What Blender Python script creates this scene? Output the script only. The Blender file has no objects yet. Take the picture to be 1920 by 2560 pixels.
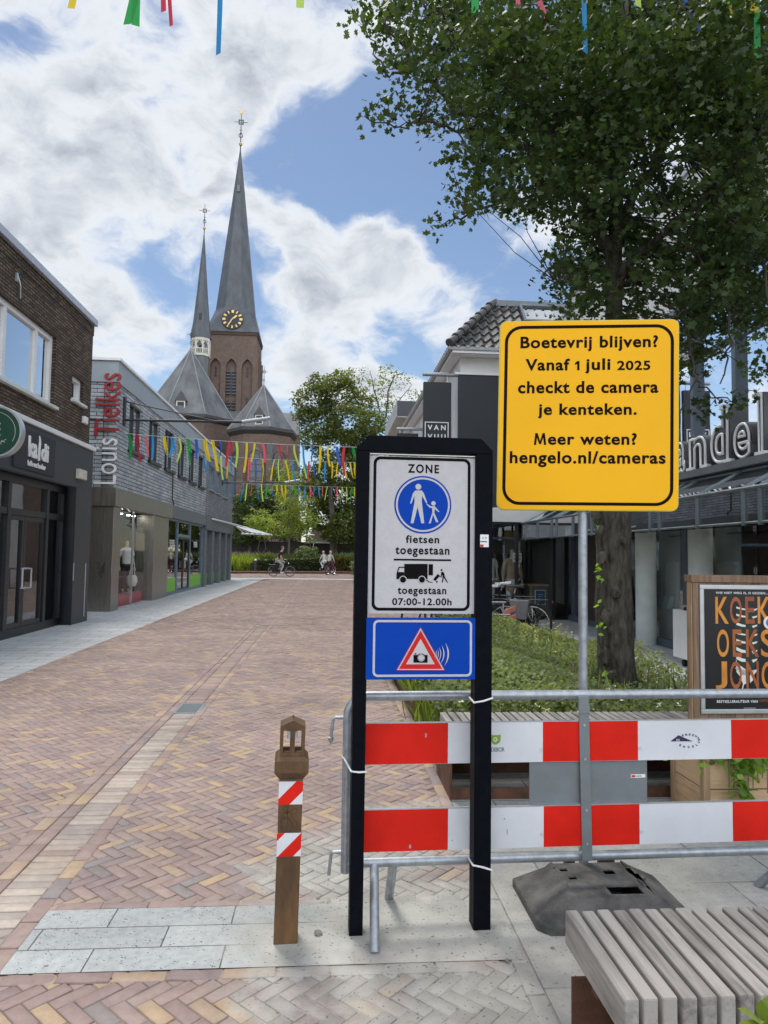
import bpy, bmesh, math, random
import numpy as np
from math import sin, cos, pi, radians, sqrt, atan2
from mathutils import Vector, Matrix

SC = bpy.context.scene
COL = SC.collection
random.seed(7)
RNG = np.random.default_rng(7)

# ------------------------------------------------------------------ camera
F_, CX_, CY_ = 1775.0, 960.0, 1280.0
CAM = Vector((0, 0, 1.6))
_a, _p, _r = radians(4.35), radians(3.4), radians(0.8)
FW = Vector((sin(_a)*cos(_p), cos(_a)*cos(_p), sin(_p)))
_R0 = Vector((cos(_a), -sin(_a), 0)); _U0 = _R0.cross(FW)
UP = _U0*cos(_r) - _R0*sin(_r); RT = _R0*cos(_r) + _U0*sin(_r)
cd = bpy.data.cameras.new("camera"); cam = bpy.data.objects.new("camera", cd); COL.objects.link(cam)
cam.matrix_world = Matrix(((RT.x, UP.x, -FW.x, 0), (RT.y, UP.y, -FW.y, 0), (RT.z, UP.z, -FW.z, CAM.z), (0, 0, 0, 1)))
cd.sensor_fit = 'VERTICAL'; cd.sensor_height = 36.0; cd.lens = 36.0*F_/2560.0
cd.clip_start = 0.05; cd.clip_end = 5000
SC.camera = cam

# ------------------------------------------------------------------ light
SUN_EL, SUN_DIR = radians(60), Vector((-0.28, 0.80, 0)).normalized()
sun_vec = Vector((SUN_DIR.x*cos(SUN_EL), SUN_DIR.y*cos(SUN_EL), sin(SUN_EL)))
sl = bpy.data.lights.new("sun", 'SUN'); sl.energy = 1.15; sl.angle = radians(16); sl.color = (1, .95, .87)
so = bpy.data.objects.new("sun", sl); COL.objects.link(so)
so.rotation_euler = sun_vec.to_track_quat('Z', 'Y').to_euler()
SC.view_settings.view_transform = 'Standard'; SC.view_settings.look = 'None'
SC.view_settings.exposure = 1.2; SC.view_settings.gamma = 1.0
SC.view_settings.use_curve_mapping = False

def pix(x, y):
    """direction of a sight line from the photographer"""
    return FW + RT*((x-CX_)/F_) - UP*((y-CY_)/F_)

W = bpy.data.worlds.new("World"); SC.world = W; W.use_nodes = True
def build_world():
    t = W.node_tree; N = t.nodes; L = t.links
    N.clear()
    out = N.new('ShaderNodeOutputWorld')
    sky = N.new('ShaderNodeTexSky'); sky.sky_type = 'NISHITA'; sky.sun_disc = False
    sky.sun_elevation = SUN_EL; sky.sun_rotation = atan2(SUN_DIR.x, SUN_DIR.y)
    sky.air_density = 1.0; sky.dust_density = 0.25; sky.ozone_density = 1.2
    bs = N.new('ShaderNodeBackground'); bs.inputs[1].default_value = 0.05
    L.new(sky.outputs[0], bs.inputs[0])
    tc = N.new('ShaderNodeTexCoord'); D = tc.outputs['Generated']
    def math_(op, a, b=None, c=None, clamp=False):
        n = N.new('ShaderNodeMath'); n.operation = op; n.use_clamp = clamp
        for i, q in enumerate((a, b, c)):
            if q is None: continue
            if isinstance(q, (int, float)): n.inputs[i].default_value = q
            else: L.new(q, n.inputs[i])
        return n.outputs[0]
    def noise(vec, sc, det, rough, dist=0.0):
        n = N.new('ShaderNodeTexNoise'); n.inputs['Scale'].default_value = sc; n.inputs['Detail'].default_value = det
        n.inputs['Roughness'].default_value = rough; n.inputs['Distortion'].default_value = dist
        L.new(vec, n.inputs['Vector']); return n.outputs[0]
    # warp the direction a little so cloud outlines curl
    wn = N.new('ShaderNodeTexNoise'); wn.inputs['Scale'].default_value = 9; wn.inputs['Detail'].default_value = 4
    L.new(D, wn.inputs['Vector'])
    sub = N.new('ShaderNodeVectorMath'); sub.operation = 'SUBTRACT'; L.new(wn.outputs[1], sub.inputs[0]); sub.inputs[1].default_value = (.5, .5, .5)
    scl = N.new('ShaderNodeVectorMath'); scl.operation = 'SCALE'; L.new(sub.outputs[0], scl.inputs[0]); scl.inputs[3].default_value = .085
    add = N.new('ShaderNodeVectorMath'); add.operation = 'ADD'; L.new(D, add.inputs[0]); L.new(scl.outputs[0], add.inputs[1])
    nrm = N.new('ShaderNodeVectorMath'); nrm.operation = 'NORMALIZE'; L.new(add.outputs[0], nrm.inputs[0])
    # stretch horizontally
    mp = N.new('ShaderNodeMapping'); mp.inputs['Scale'].default_value = (1, 1, 1.7); L.new(nrm.outputs[0], mp.inputs['Vector'])
    big = noise(mp.outputs[0], 6.5, 10, .60, .1)
    fine = noise(mp.outputs[0], 16.0, 8, .6, .15)
    # directions of the cloud banks, their gaps and the cumulus row over the roofs: along sight line (x, y), angular radius, weight
    blobs = [(150, 150, 420, .50), (400, 250, 330, .45), (100, 450, 300, .50), (300, 560, 280, .42), (640, 80, 250, .38), (850, 120, 180, .30), (120, 780, 220, .42),
        (420, 780, 170, .32), (580, 530, 150, .40), (330, 850, 150, .38), (780, 620, 170, .48), (900, 680, 190, .58), (1040, 740, 160, .58), (800, 780, 150, .42), (960, 600, 120, .36), (1130, 790, 110, .42),
        (660, 830, 90, .40), (720, 890, 100, .42), (780, 930, 110, .50), (900, 930, 130, .55), (1020, 935, 130, .50), (1280, 560, 110, .38), (1230, 630, 70, .30), (1750, 450, 260, .5), (1700, 200, 300, .4),
        (760, 400, 150, -.42), (900, 450, 130, -.42), (1030, 470, 120, -.40), (1100, 350, 170, -.42), (1000, 290, 130, -.30), (640, 420, 60, -.40), (400, 690, 80, -.42), (560, 700, 80, -.40), (1160, 610, 100, -.50),
        (1000, 865, 100, -.48), (850, 860, 70, -.38), (660, 650, 55, -.40), (70, 140, 70, -.34), (260, 600, 70, -.32), (200, 330, 60, -.28), (500, 420, 60, -.25),
        ('b', 180, 40, 70, .75), ('b', 120, 30, 45, .45), ('b', -120, 30, 45, .45)]  # unseen cloud cover behind the camera, added to light camera-facing surfaces
    tot = None
    for bl in blobs:
        if bl[0] == 'b':
            _, az, el, rd, w = bl; v = Vector((sin(radians(az))*cos(radians(el)), cos(radians(az))*cos(radians(el)), sin(radians(el))))
        else:
            v = pix(bl[0], bl[1]).normalized(); rd = math.degrees(bl[2]/F_)*1.15; w = bl[3]*(.58 if bl[3] > 0 else 1.0)
        dp = N.new('ShaderNodeVectorMath'); dp.operation = 'DOT_PRODUCT'; L.new(nrm.outputs[0], dp.inputs[0]); dp.inputs[1].default_value = v
        mr = N.new('ShaderNodeMapRange'); mr.interpolation_type = 'SMOOTHSTEP'
        mr.inputs['From Min'].default_value = cos(radians(rd)); mr.inputs['From Max'].default_value = 1.0
        mr.inputs['To Min'].default_value = 0; mr.inputs['To Max'].default_value = w
        L.new(dp.outputs['Value'], mr.inputs['Value'])
        tot = mr.outputs[0] if tot is None else math_('ADD', tot, mr.outputs[0])
    dens = math_('ADD', math_('ADD', math_('MULTIPLY', big, 2.3), math_('MULTIPLY', fine, .75)), math_('MULTIPLY', tot, .85))
    cov = N.new('ShaderNodeMapRange'); cov.interpolation_type = 'SMOOTHSTEP'; L.new(dens, cov.inputs['Value'])
    cov.inputs['From Min'].default_value = 1.46; cov.inputs['From Max'].default_value = 2.04
    # thick parts turn grey, thin backlit parts stay white
    thick = N.new('ShaderNodeMapRange'); thick.interpolation_type = 'SMOOTHSTEP'; L.new(dens, thick.inputs['Value'])
    thick.inputs['From Min'].default_value = 1.82; thick.inputs['From Max'].default_value = 2.60
    bil = noise(mp.outputs[0], 8.0, 8, .6, .4)
    bm = N.new('ShaderNodeMapRange'); L.new(bil, bm.inputs['Value']); bm.inputs['From Min'].default_value = .3; bm.inputs['From Max'].default_value = .7
    tk = math_('MULTIPLY', thick.outputs[0], math_('ADD', math_('MULTIPLY', bm.outputs[0], .9), .40), clamp=True)
    cr = N.new('ShaderNodeValToRGB'); L.new(tk, cr.inputs[0])
    cr.color_ramp.elements[0].color = (.74, .77, .81, 1); cr.color_ramp.elements[1].color = (.36, .40, .47, 1)
    bc = N.new('ShaderNodeBackground'); L.new(cr.outputs[0], bc.inputs[0])
    # clouds opposite the sun are brightened to throw light on camera-facing surfaces
    dv = N.new('ShaderNodeVectorMath'); dv.operation = 'DOT_PRODUCT'; L.new(D, dv.inputs[0]); dv.inputs[1].default_value = SUN_DIR
    fb_ = N.new('ShaderNodeMapRange'); L.new(dv.outputs['Value'], fb_.inputs['Value']); fb_.inputs['From Min'].default_value = -.7; fb_.inputs['From Max'].default_value = .3
    fb_.inputs['To Min'].default_value = 1.35; fb_.inputs['To Max'].default_value = .52; L.new(fb_.outputs[0], bc.inputs[1])
    mx = N.new('ShaderNodeMixShader'); L.new(cov.outputs[0], mx.inputs[0]); L.new(bs.outputs[0], mx.inputs[1]); L.new(bc.outputs[0], mx.inputs[2])
    L.new(mx.outputs[0], out.inputs[0])
build_world()

# ------------------------------------------------------------------ sight-line helpers (full-resolution photo pixels -> metres)
def gp(x, y, z=0.0):
    d = pix(x, y); return CAM + d*((z-CAM.z)/d.z)
def aY(x, y, Y):
    d = pix(x, y); return CAM + d*(Y/d.y)
def aX(x, y, X):
    d = pix(x, y); return CAM + d*(X/d.x)

class Fr:
    """a flat frame: origin O, u to the right, v up, n towards the viewer"""
    def __init__(s, O, ang=None, ux=None, uy=(0, 0, 1)):
        s.O = Vector(O)
        s.ux = Vector((cos(ang), sin(ang), 0)) if ux is None else Vector(ux).normalized()
        s.uy = Vector(uy).normalized(); s.un = s.ux.cross(s.uy)
    def pt(s, u, v, n=0.0): return s.O + s.ux*u + s.uy*v + s.un*n
    def px(s, x, y):
        d = pix(x, y); t = (s.O-CAM).dot(s.un)/d.dot(s.un); q = CAM + d*t - s.O
        k = s.ux.dot(s.uy); a, b = q.dot(s.ux), q.dot(s.uy); v = (b-k*a)/(1-k*k)
        return (a-k*v, v)

# ------------------------------------------------------------------ materials
def newmat(name):
    m = bpy.data.materials.new(name); m.use_nodes = True
    t = m.node_tree; return m, t.nodes, t.links, t.nodes['Principled BSDF']
def c4(c): return (c[0], c[1], c[2], 1)
def mul(c, k): return tuple(min(1, q*k) for q in c[:3])

def P(name, col, rough=.5, metal=0.0, var=.15, scale=5.0, bump=0.0, bdist=.01, bscale=60.0, stretch=(1, 1, 1), col2=None, spec=.5, coat=0.0):
    m, N, L, b = newmat(name)
    tc = N.new('ShaderNodeTexCoord'); mp = N.new('ShaderNodeMapping'); mp.inputs['Scale'].default_value = stretch
    L.new(tc.outputs['Object'], mp.inputs['Vector'])
    n = N.new('ShaderNodeTexNoise'); n.inputs['Scale'].default_value = scale; n.inputs['Detail'].default_value = 6; n.inputs['Roughness'].default_value = .62
    L.new(mp.outputs[0], n.inputs['Vector'])
    r = N.new('ShaderNodeValToRGB'); r.color_ramp.elements[0].position = .32; r.color_ramp.elements[1].position = .68
    r.color_ramp.elements[0].color = c4(mul(col, 1-var)); r.color_ramp.elements[1].color = c4(col2 if col2 else mul(col, 1+var))
    L.new(n.outputs[0], r.inputs[0]); L.new(r.outputs[0], b.inputs['Base Color'])
    rr = N.new('ShaderNodeMapRange'); rr.inputs['To Min'].default_value = max(.02, rough-.08); rr.inputs['To Max'].default_value = min(1, rough+.1)
    L.new(n.outputs[0], rr.inputs['Value']); L.new(rr.outputs[0], b.inputs['Roughness'])
    b.inputs['Metallic'].default_value = metal; b.inputs['Specular IOR Level'].default_value = spec; b.inputs['Coat Weight'].default_value = coat
    if bump > 0:
        n2 = N.new('ShaderNodeTexNoise'); n2.inputs['Scale'].default_value = bscale; n2.inputs['Detail'].default_value = 4
        L.new(mp.outputs[0], n2.inputs['Vector'])
        bp = N.new('ShaderNodeBump'); bp.inputs['Strength'].default_value = bump; bp.inputs['Distance'].default_value = bdist
        L.new(n2.outputs[0], bp.inputs['Height']); L.new(bp.outputs[0], b.inputs['Normal'])
    return m

def BR(name, c1, c2, mortar, bw=.21, bh=.06, ms=.010, bump=.6, rough=.8, offset=.5, spots=0.0, var=.35, sand=None):
    """bricks or slabs laid in metres on the UV map"""
    m, N, L, b = newmat(name)
    tc = N.new('ShaderNodeTexCoord')
    wn = N.new('ShaderNodeTexNoise'); wn.inputs['Scale'].default_value = 7; L.new(tc.outputs['UV'], wn.inputs['Vector'])
    ws = N.new('ShaderNodeVectorMath'); ws.operation = 'MULTIPLY_ADD'; L.new(wn.outputs[1], ws.inputs[0]); ws.inputs[1].default_value = (ms*.8,)*3
    L.new(tc.outputs['UV'], ws.inputs[2])
    k = N.new('ShaderNodeTexBrick'); k.offset = offset; L.new(ws.outputs[0], k.inputs['Vector'])
    k.inputs['Color1'].default_value = c4(c1); k.inputs['Color2'].default_value = c4(c2); k.inputs['Mortar'].default_value = c4(mortar)
    k.inputs['Scale'].default_value = 1; k.inputs['Mortar Size'].default_value = ms; k.inputs['Mortar Smooth'].default_value = .25
    k.inputs['Brick Width'].default_value = bw; k.inputs['Row Height'].default_value = bh; k.inputs['Bias'].default_value = 0
    n = N.new('ShaderNodeTexNoise'); n.inputs['Scale'].default_value = 1.3; n.inputs['Detail'].default_value = 7; n.inputs['Roughness'].default_value = .7
    L.new(tc.outputs['Object'], n.inputs['Vector'])
    n2 = N.new('ShaderNodeTexNoise'); n2.inputs['Scale'].default_value = 28; n2.inputs['Detail'].default_value = 5; L.new(tc.outputs['Object'], n2.inputs['Vector'])
    ad = N.new('ShaderNodeMath'); ad.operation = 'ADD'; L.new(n.outputs[0], ad.inputs[0]); L.new(n2.outputs[0], ad.inputs[1])
    mr = N.new('ShaderNodeMapRange'); mr.inputs['From Min'].default_value = .7; mr.inputs['From Max'].default_value = 1.3
    mr.inputs['To Min'].default_value = 1-var; mr.inputs['To Max'].default_value = 1+var; L.new(ad.outputs[0], mr.inputs['Value'])
    mx = N.new('ShaderNodeVectorMath'); mx.operation = 'SCALE'; L.new(k.outputs[0], mx.inputs[0]); L.new(mr.outputs[0], mx.inputs[3])
    col = mx.outputs[0]
    if spots > 0:
        v = N.new('ShaderNodeTexVoronoi'); v.inputs['Scale'].default_value = 75; L.new(tc.outputs['Object'], v.inputs['Vector'])
        vn = N.new('ShaderNodeTexNoise'); vn.inputs['Scale'].default_value = 30; L.new(tc.outputs['Object'], vn.inputs['Vector'])
        sm = N.new('ShaderNodeMath'); sm.operation = 'MULTIPLY_ADD'; L.new(vn.outputs[0], sm.inputs[0]); sm.inputs[1].default_value = .9; L.new(v.outputs['Distance'], sm.inputs[2])
        vr = N.new('ShaderNodeMapRange'); vr.inputs['From Min'].default_value = .56; vr.inputs['From Max'].default_value = .66
        vr.inputs['To Min'].default_value = 1-spots; vr.inputs['To Max'].default_value = 1; L.new(sm.outputs[0], vr.inputs['Value'])
        m2 = N.new('ShaderNodeVectorMath'); m2.operation = 'SCALE'; L.new(col, m2.inputs[0]); L.new(vr.outputs[0], m2.inputs[3]); col = m2.outputs[0]
    if sand: col = sand_mix(N, L, col, *sand)
    L.new(col, b.inputs['Base Color']); b.inputs['Roughness'].default_value = rough; b.inputs['Specular IOR Level'].default_value = .3
    bp = N.new('ShaderNodeBump'); bp.inputs['Strength'].default_value = bump; bp.inputs['Distance'].default_value = .012
    sb = N.new('ShaderNodeMath'); sb.operation = 'MULTIPLY_ADD'; L.new(k.outputs['Fac'], sb.inputs[0]); sb.inputs[1].default_value = -1.0; L.new(n2.outputs[0], sb.inputs[2])
    L.new(sb.outputs[0], bp.inputs['Height']); L.new(bp.outputs[0], b.inputs['Normal'])
    return m

def sand_mix(N, L, col, spots, sandc=(.415, .405, .365), strength=1.0):
    """patches of spilled joint sand lying on the paving round given ground points (x, y, radius)"""
    g = N.new('ShaderNodeNewGeometry')
    nz = N.new('ShaderNodeTexNoise'); nz.inputs['Scale'].default_value = 2.6; nz.inputs['Detail'].default_value = 9; nz.inputs['Roughness'].default_value = .68
    L.new(g.outputs['Position'], nz.inputs['Vector'])
    tot = None
    for (x, y, r) in spots:
        d = N.new('ShaderNodeVectorMath'); d.operation = 'DISTANCE'; L.new(g.outputs['Position'], d.inputs[0]); d.inputs[1].default_value = (x, y, 0)
        mr = N.new('ShaderNodeMapRange'); mr.inputs['From Min'].default_value = r; mr.inputs['From Max'].default_value = 0
        mr.inputs['To Min'].default_value = 0; mr.inputs['To Max'].default_value = 1; L.new(d.outputs['Value'], mr.inputs['Value'])
        if tot is None: tot = mr.outputs[0]
        else:
            q = N.new('ShaderNodeMath'); q.operation = 'MAXIMUM'; L.new(tot, q.inputs[0]); L.new(mr.outputs[0], q.inputs[1]); tot = q.outputs[0]
    a = N.new('ShaderNodeMath'); a.operation = 'MULTIPLY_ADD'; L.new(nz.outputs[0], a.inputs[0]); a.inputs[1].default_value = 1.5; L.new(tot, a.inputs[2])
    ss = N.new('ShaderNodeMapRange'); ss.interpolation_type = 'SMOOTHSTEP'; ss.inputs['From Min'].default_value = .98; ss.inputs['From Max'].default_value = 1.5
    ss.inputs['To Max'].default_value = .93*strength
    L.new(a.outputs[0], ss.inputs['Value'])
    v = N.new('ShaderNodeTexNoise'); v.inputs['Scale'].default_value = 70; v.inputs['Detail'].default_value = 3; L.new(g.outputs['Position'], v.inputs['Vector'])
    v2 = N.new('ShaderNodeTexNoise'); v2.inputs['Scale'].default_value = 6; v2.inputs['Detail'].default_value = 6; L.new(g.outputs['Position'], v2.inputs['Vector'])
    vr = N.new('ShaderNodeMapRange'); vr.inputs['From Min'].default_value = .30; vr.inputs['From Max'].default_value = .37; vr.inputs['To Min'].default_value = .25; L.new(v.outputs[0], vr.inputs['Value'])
    vb = N.new('ShaderNodeMapRange'); vb.inputs['From Min'].default_value = .3; vb.inputs['From Max'].default_value = .7; vb.inputs['To Min'].default_value = .74; vb.inputs['To Max'].default_value = 1.12; L.new(v2.outputs[0], vb.inputs['Value'])
    vm = N.new('ShaderNodeMath'); vm.operation = 'MULTIPLY'; L.new(vr.outputs[0], vm.inputs[0]); L.new(vb.outputs[0], vm.inputs[1])
    vs_ = N.new('ShaderNodeVectorMath'); vs_.operation = 'SCALE'; vs_.inputs[0].default_value = sandc; L.new(vm.outputs[0], vs_.inputs[3])
    mx = N.new('ShaderNodeMix'); mx.data_type = 'RGBA'; L.new(ss.outputs[0], mx.inputs[0]); L.new(col, mx.inputs[6]); L.new(vs_.outputs[0], mx.inputs[7])
    return mx.outputs[2]

def GLASS(name, tint=(.85, .9, .9), refl=1.0):
    m, N, L, b = newmat(name); out = N['Material Output']; N.remove(b)
    tr = N.new('ShaderNodeBsdfTransparent'); tr.inputs[0].default_value = c4(tint)
    gl = N.new('ShaderNodeBsdfGlossy'); gl.inputs['Roughness'].default_value = .015; gl.inputs[0].default_value = (.95, .97, 1, 1)
    tcg = N.new('ShaderNodeTexCoord'); ng = N.new('ShaderNodeTexNoise'); ng.inputs['Scale'].default_value = 1.1; L.new(tcg.outputs['Object'], ng.inputs['Vector'])
    bg = N.new('ShaderNodeBump'); bg.inputs['Strength'].default_value = .02; bg.inputs['Distance'].default_value = .05; L.new(ng.outputs[0], bg.inputs['Height']); L.new(bg.outputs[0], gl.inputs['Normal'])
    fr = N.new('ShaderNodeFresnel'); fr.inputs[0].default_value = 1.5
    k = N.new('ShaderNodeMath'); k.operation = 'MULTIPLY_ADD'; L.new(fr.outputs[0], k.inputs[0]); k.inputs[1].default_value = 1.6*refl; k.inputs[2].default_value = .06*refl; k.use_clamp = True
    mx = N.new('ShaderNodeMixShader'); L.new(k.outputs[0], mx.inputs[0]); L.new(tr.outputs[0], mx.inputs[1]); L.new(gl.outputs[0], mx.inputs[2])
    L.new(mx.outputs[0], out.inputs[0]); return m

def LEAF(name, dark, light, trans=.35, tcol=None, rough=.5):
    m, N, L, b = newmat(name); out = N['Material Output']
    at = N.new('ShaderNodeAttribute'); at.attribute_name = 'rnd'
    r = N.new('ShaderNodeValToRGB'); r.color_ramp.elements[0].color = c4(dark); r.color_ramp.elements[1].color = c4(light)
    L.new(at.outputs['Fac'], r.inputs[0]); L.new(r.outputs[0], b.inputs['Base Color']); b.inputs['Roughness'].default_value = rough
    b.inputs['Specular IOR Level'].default_value = .35
    tl = N.new('ShaderNodeBsdfTranslucent')
    if tcol: tl.inputs[0].default_value = c4(tcol)
    else:
        g = N.new('ShaderNodeVectorMath'); g.operation = 'MULTIPLY'; L.new(r.outputs[0], g.inputs[0]); g.inputs[1].default_value = (1.9, 1.9, .7); L.new(g.outputs[0], tl.inputs[0])
    mx = N.new('ShaderNodeMixShader'); mx.inputs[0].default_value = trans
    L.new(b.outputs[0], mx.inputs[1]); L.new(tl.outputs[0], mx.inputs[2]); L.new(mx.outputs[0], out.inputs[0]); return m

def WOOD(name, c1, c2, axis=0, scale=9.0, rough=.75, bump=.35, rings=.0):
    st = [14, 14, 14]; st[axis] = .9
    m, N, L, b = newmat(name)
    tc = N.new('ShaderNodeTexCoord'); mp = N.new('ShaderNodeMapping'); mp.inputs['Scale'].default_value = st; L.new(tc.outputs['Object'], mp.inputs['Vector'])
    n = N.new('ShaderNodeTexNoise'); n.inputs['Scale'].default_value = scale*.35; n.inputs['Detail'].default_value = 8; n.inputs['Roughness'].default_value = .65; n.inputs['Distortion'].default_value = .6
    L.new(mp.outputs[0], n.inputs['Vector'])
    nb = N.new('ShaderNodeTexNoise'); nb.inputs['Scale'].default_value = 3.5; nb.inputs['Detail'].default_value = 5; L.new(tc.outputs['Object'], nb.inputs['Vector'])
    at = N.new('ShaderNodeAttribute'); at.attribute_name = 'rnd'
    s1 = N.new('ShaderNodeMath'); s1.operation = 'MULTIPLY_ADD'; L.new(nb.outputs[0], s1.inputs[0]); s1.inputs[1].default_value = .5; L.new(n.outputs[0], s1.inputs[2])
    s2 = N.new('ShaderNodeMath'); s2.operation = 'MULTIPLY_ADD'; L.new(at.outputs['Fac'], s2.inputs[0]); s2.inputs[1].default_value = .28; L.new(s1.outputs[0], s2.inputs[2])
    r = N.new('ShaderNodeValToRGB'); r.color_ramp.elements[0].position = .52; r.color_ramp.elements[1].position = 1.05
    r.color_ramp.elements[0].color = c4(c1); r.color_ramp.elements[1].color = c4(c2)
    L.new(s2.outputs[0], r.inputs[0]); L.new(r.outputs[0], b.inputs['Base Color']); b.inputs['Roughness'].default_value = rough; b.inputs['Specular IOR Level'].default_value = .25
    bp = N.new('ShaderNodeBump'); bp.inputs['Strength'].default_value = bump; bp.inputs['Distance'].default_value = .004
    L.new(n.outputs[0], bp.inputs['Height']); L.new(bp.outputs[0], b.inputs['Normal']); return m

def PAVE(name, stops, sand):
    """clay pavers: colour per brick from the face attribute, plus dirt and spilled sand"""
    m, N, L, b = newmat(name)
    at = N.new('ShaderNodeAttribute'); at.attribute_name = 'rnd'
    r = N.new('ShaderNodeValToRGB'); r.color_ramp.interpolation = 'CONSTANT'
    while len(r.color_ramp.elements) < len(stops): r.color_ramp.elements.new(.5)
    for e, (p, c) in zip(r.color_ramp.elements, stops): e.position = p; e.color = c4(c)
    L.new(at.outputs['Fac'], r.inputs[0])
    g = N.new('ShaderNodeNewGeometry')
    n = N.new('ShaderNodeTexNoise'); n.inputs['Scale'].default_value = 18; n.inputs['Detail'].default_value = 8; n.inputs['Roughness'].default_value = .7; L.new(g.outputs['Position'], n.inputs['Vector'])
    n2 = N.new('ShaderNodeTexNoise'); n2.inputs['Scale'].default_value = 1.1; n2.inputs['Detail'].default_value = 5; L.new(g.outputs['Position'], n2.inputs['Vector'])
    ad = N.new('ShaderNodeMath'); ad.operation = 'ADD'; L.new(n.outputs[0], ad.inputs[0]); L.new(n2.outputs[0], ad.inputs[1])
    mr = N.new('ShaderNodeMapRange'); mr.inputs['From Min'].default_value = .6; mr.inputs['From Max'].default_value = 1.4; mr.inputs['To Min'].default_value = .66; mr.inputs['To Max'].default_value = 1.34
    L.new(ad.outputs[0], mr.inputs['Value'])
    sc = N.new('ShaderNodeVectorMath'); sc.operation = 'SCALE'; L.new(r.outputs[0], sc.inputs[0]); L.new(mr.outputs[0], sc.inputs[3])
    # thin pale dust film everywhere
    dn = N.new('ShaderNodeTexNoise'); dn.inputs['Scale'].default_value = 3.3; dn.inputs['Detail'].default_value = 9; dn.inputs['Roughness'].default_value = .75; L.new(g.outputs['Position'], dn.inputs['Vector'])
    dm = N.new('ShaderNodeMapRange'); dm.inputs['From Min'].default_value = .42; dm.inputs['From Max'].default_value = .78; dm.inputs['To Max'].default_value = .26; L.new(dn.outputs[0], dm.inputs['Value'])
    mx = N.new('ShaderNodeMix'); mx.data_type = 'RGBA'; L.new(dm.outputs[0], mx.inputs[0]); L.new(sc.outputs[0], mx.inputs[6]); mx.inputs[7].default_value = (.40, .36, .315, 1)
    col = sand_mix(N, L, mx.outputs[2], sand)
    L.new(col, b.inputs['Base Color']); b.inputs['Roughness'].default_value = .72; b.inputs['Specular IOR Level'].default_value = .35
    bp = N.new('ShaderNodeBump'); bp.inputs['Strength'].default_value = .35; bp.inputs['Distance'].default_value = .006; L.new(n.outputs[0], bp.inputs['Height']); L.new(bp.outputs[0], b.inputs['Normal'])
    return m

def EMIT(name, col, s):
    m, N, L, b = newmat(name); b.inputs['Emission Color'].default_value = c4(col); b.inputs['Emission Strength'].default_value = s; b.inputs['Base Color'].default_value = c4(col); return m

# ------------------------------------------------------------------ objects
def root_of(o):
    while o.parent: o = o.parent
    return o
def finish(me, o, mat):
    """box-projected UVs in metres"""
    nl = len(me.loops)
    while len(me.uv_layers): me.uv_layers.remove(me.uv_layers[0])
    if nl:
        co = np.empty(len(me.vertices)*3, 'f'); me.vertices.foreach_get('co', co); co = co.reshape(-1, 3)
        lv = np.empty(nl, 'i'); me.loops.foreach_get('vertex_index', lv)
        nf = len(me.polygons); nr = np.empty(nf*3, 'f'); me.polygons.foreach_get('normal', nr); nr = np.abs(nr.reshape(-1, 3))
        lt = np.empty(nf, 'i'); me.polygons.foreach_get('loop_total', lt)
        ax = np.repeat(np.argmax(nr, 1), lt); c = co[lv]
        uv = np.empty((nl, 2), 'f')
        uv[:, 0] = np.where(ax == 0, c[:, 1], c[:, 0]); uv[:, 1] = np.where(ax == 2, c[:, 1], c[:, 2])
        ul = me.uv_layers.new(name='UVMap'); ul.data.foreach_set('uv', uv.ravel())
    if mat is not None:
        for q in (mat if isinstance(mat, (list, tuple)) else [mat]): me.materials.append(q)

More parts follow.
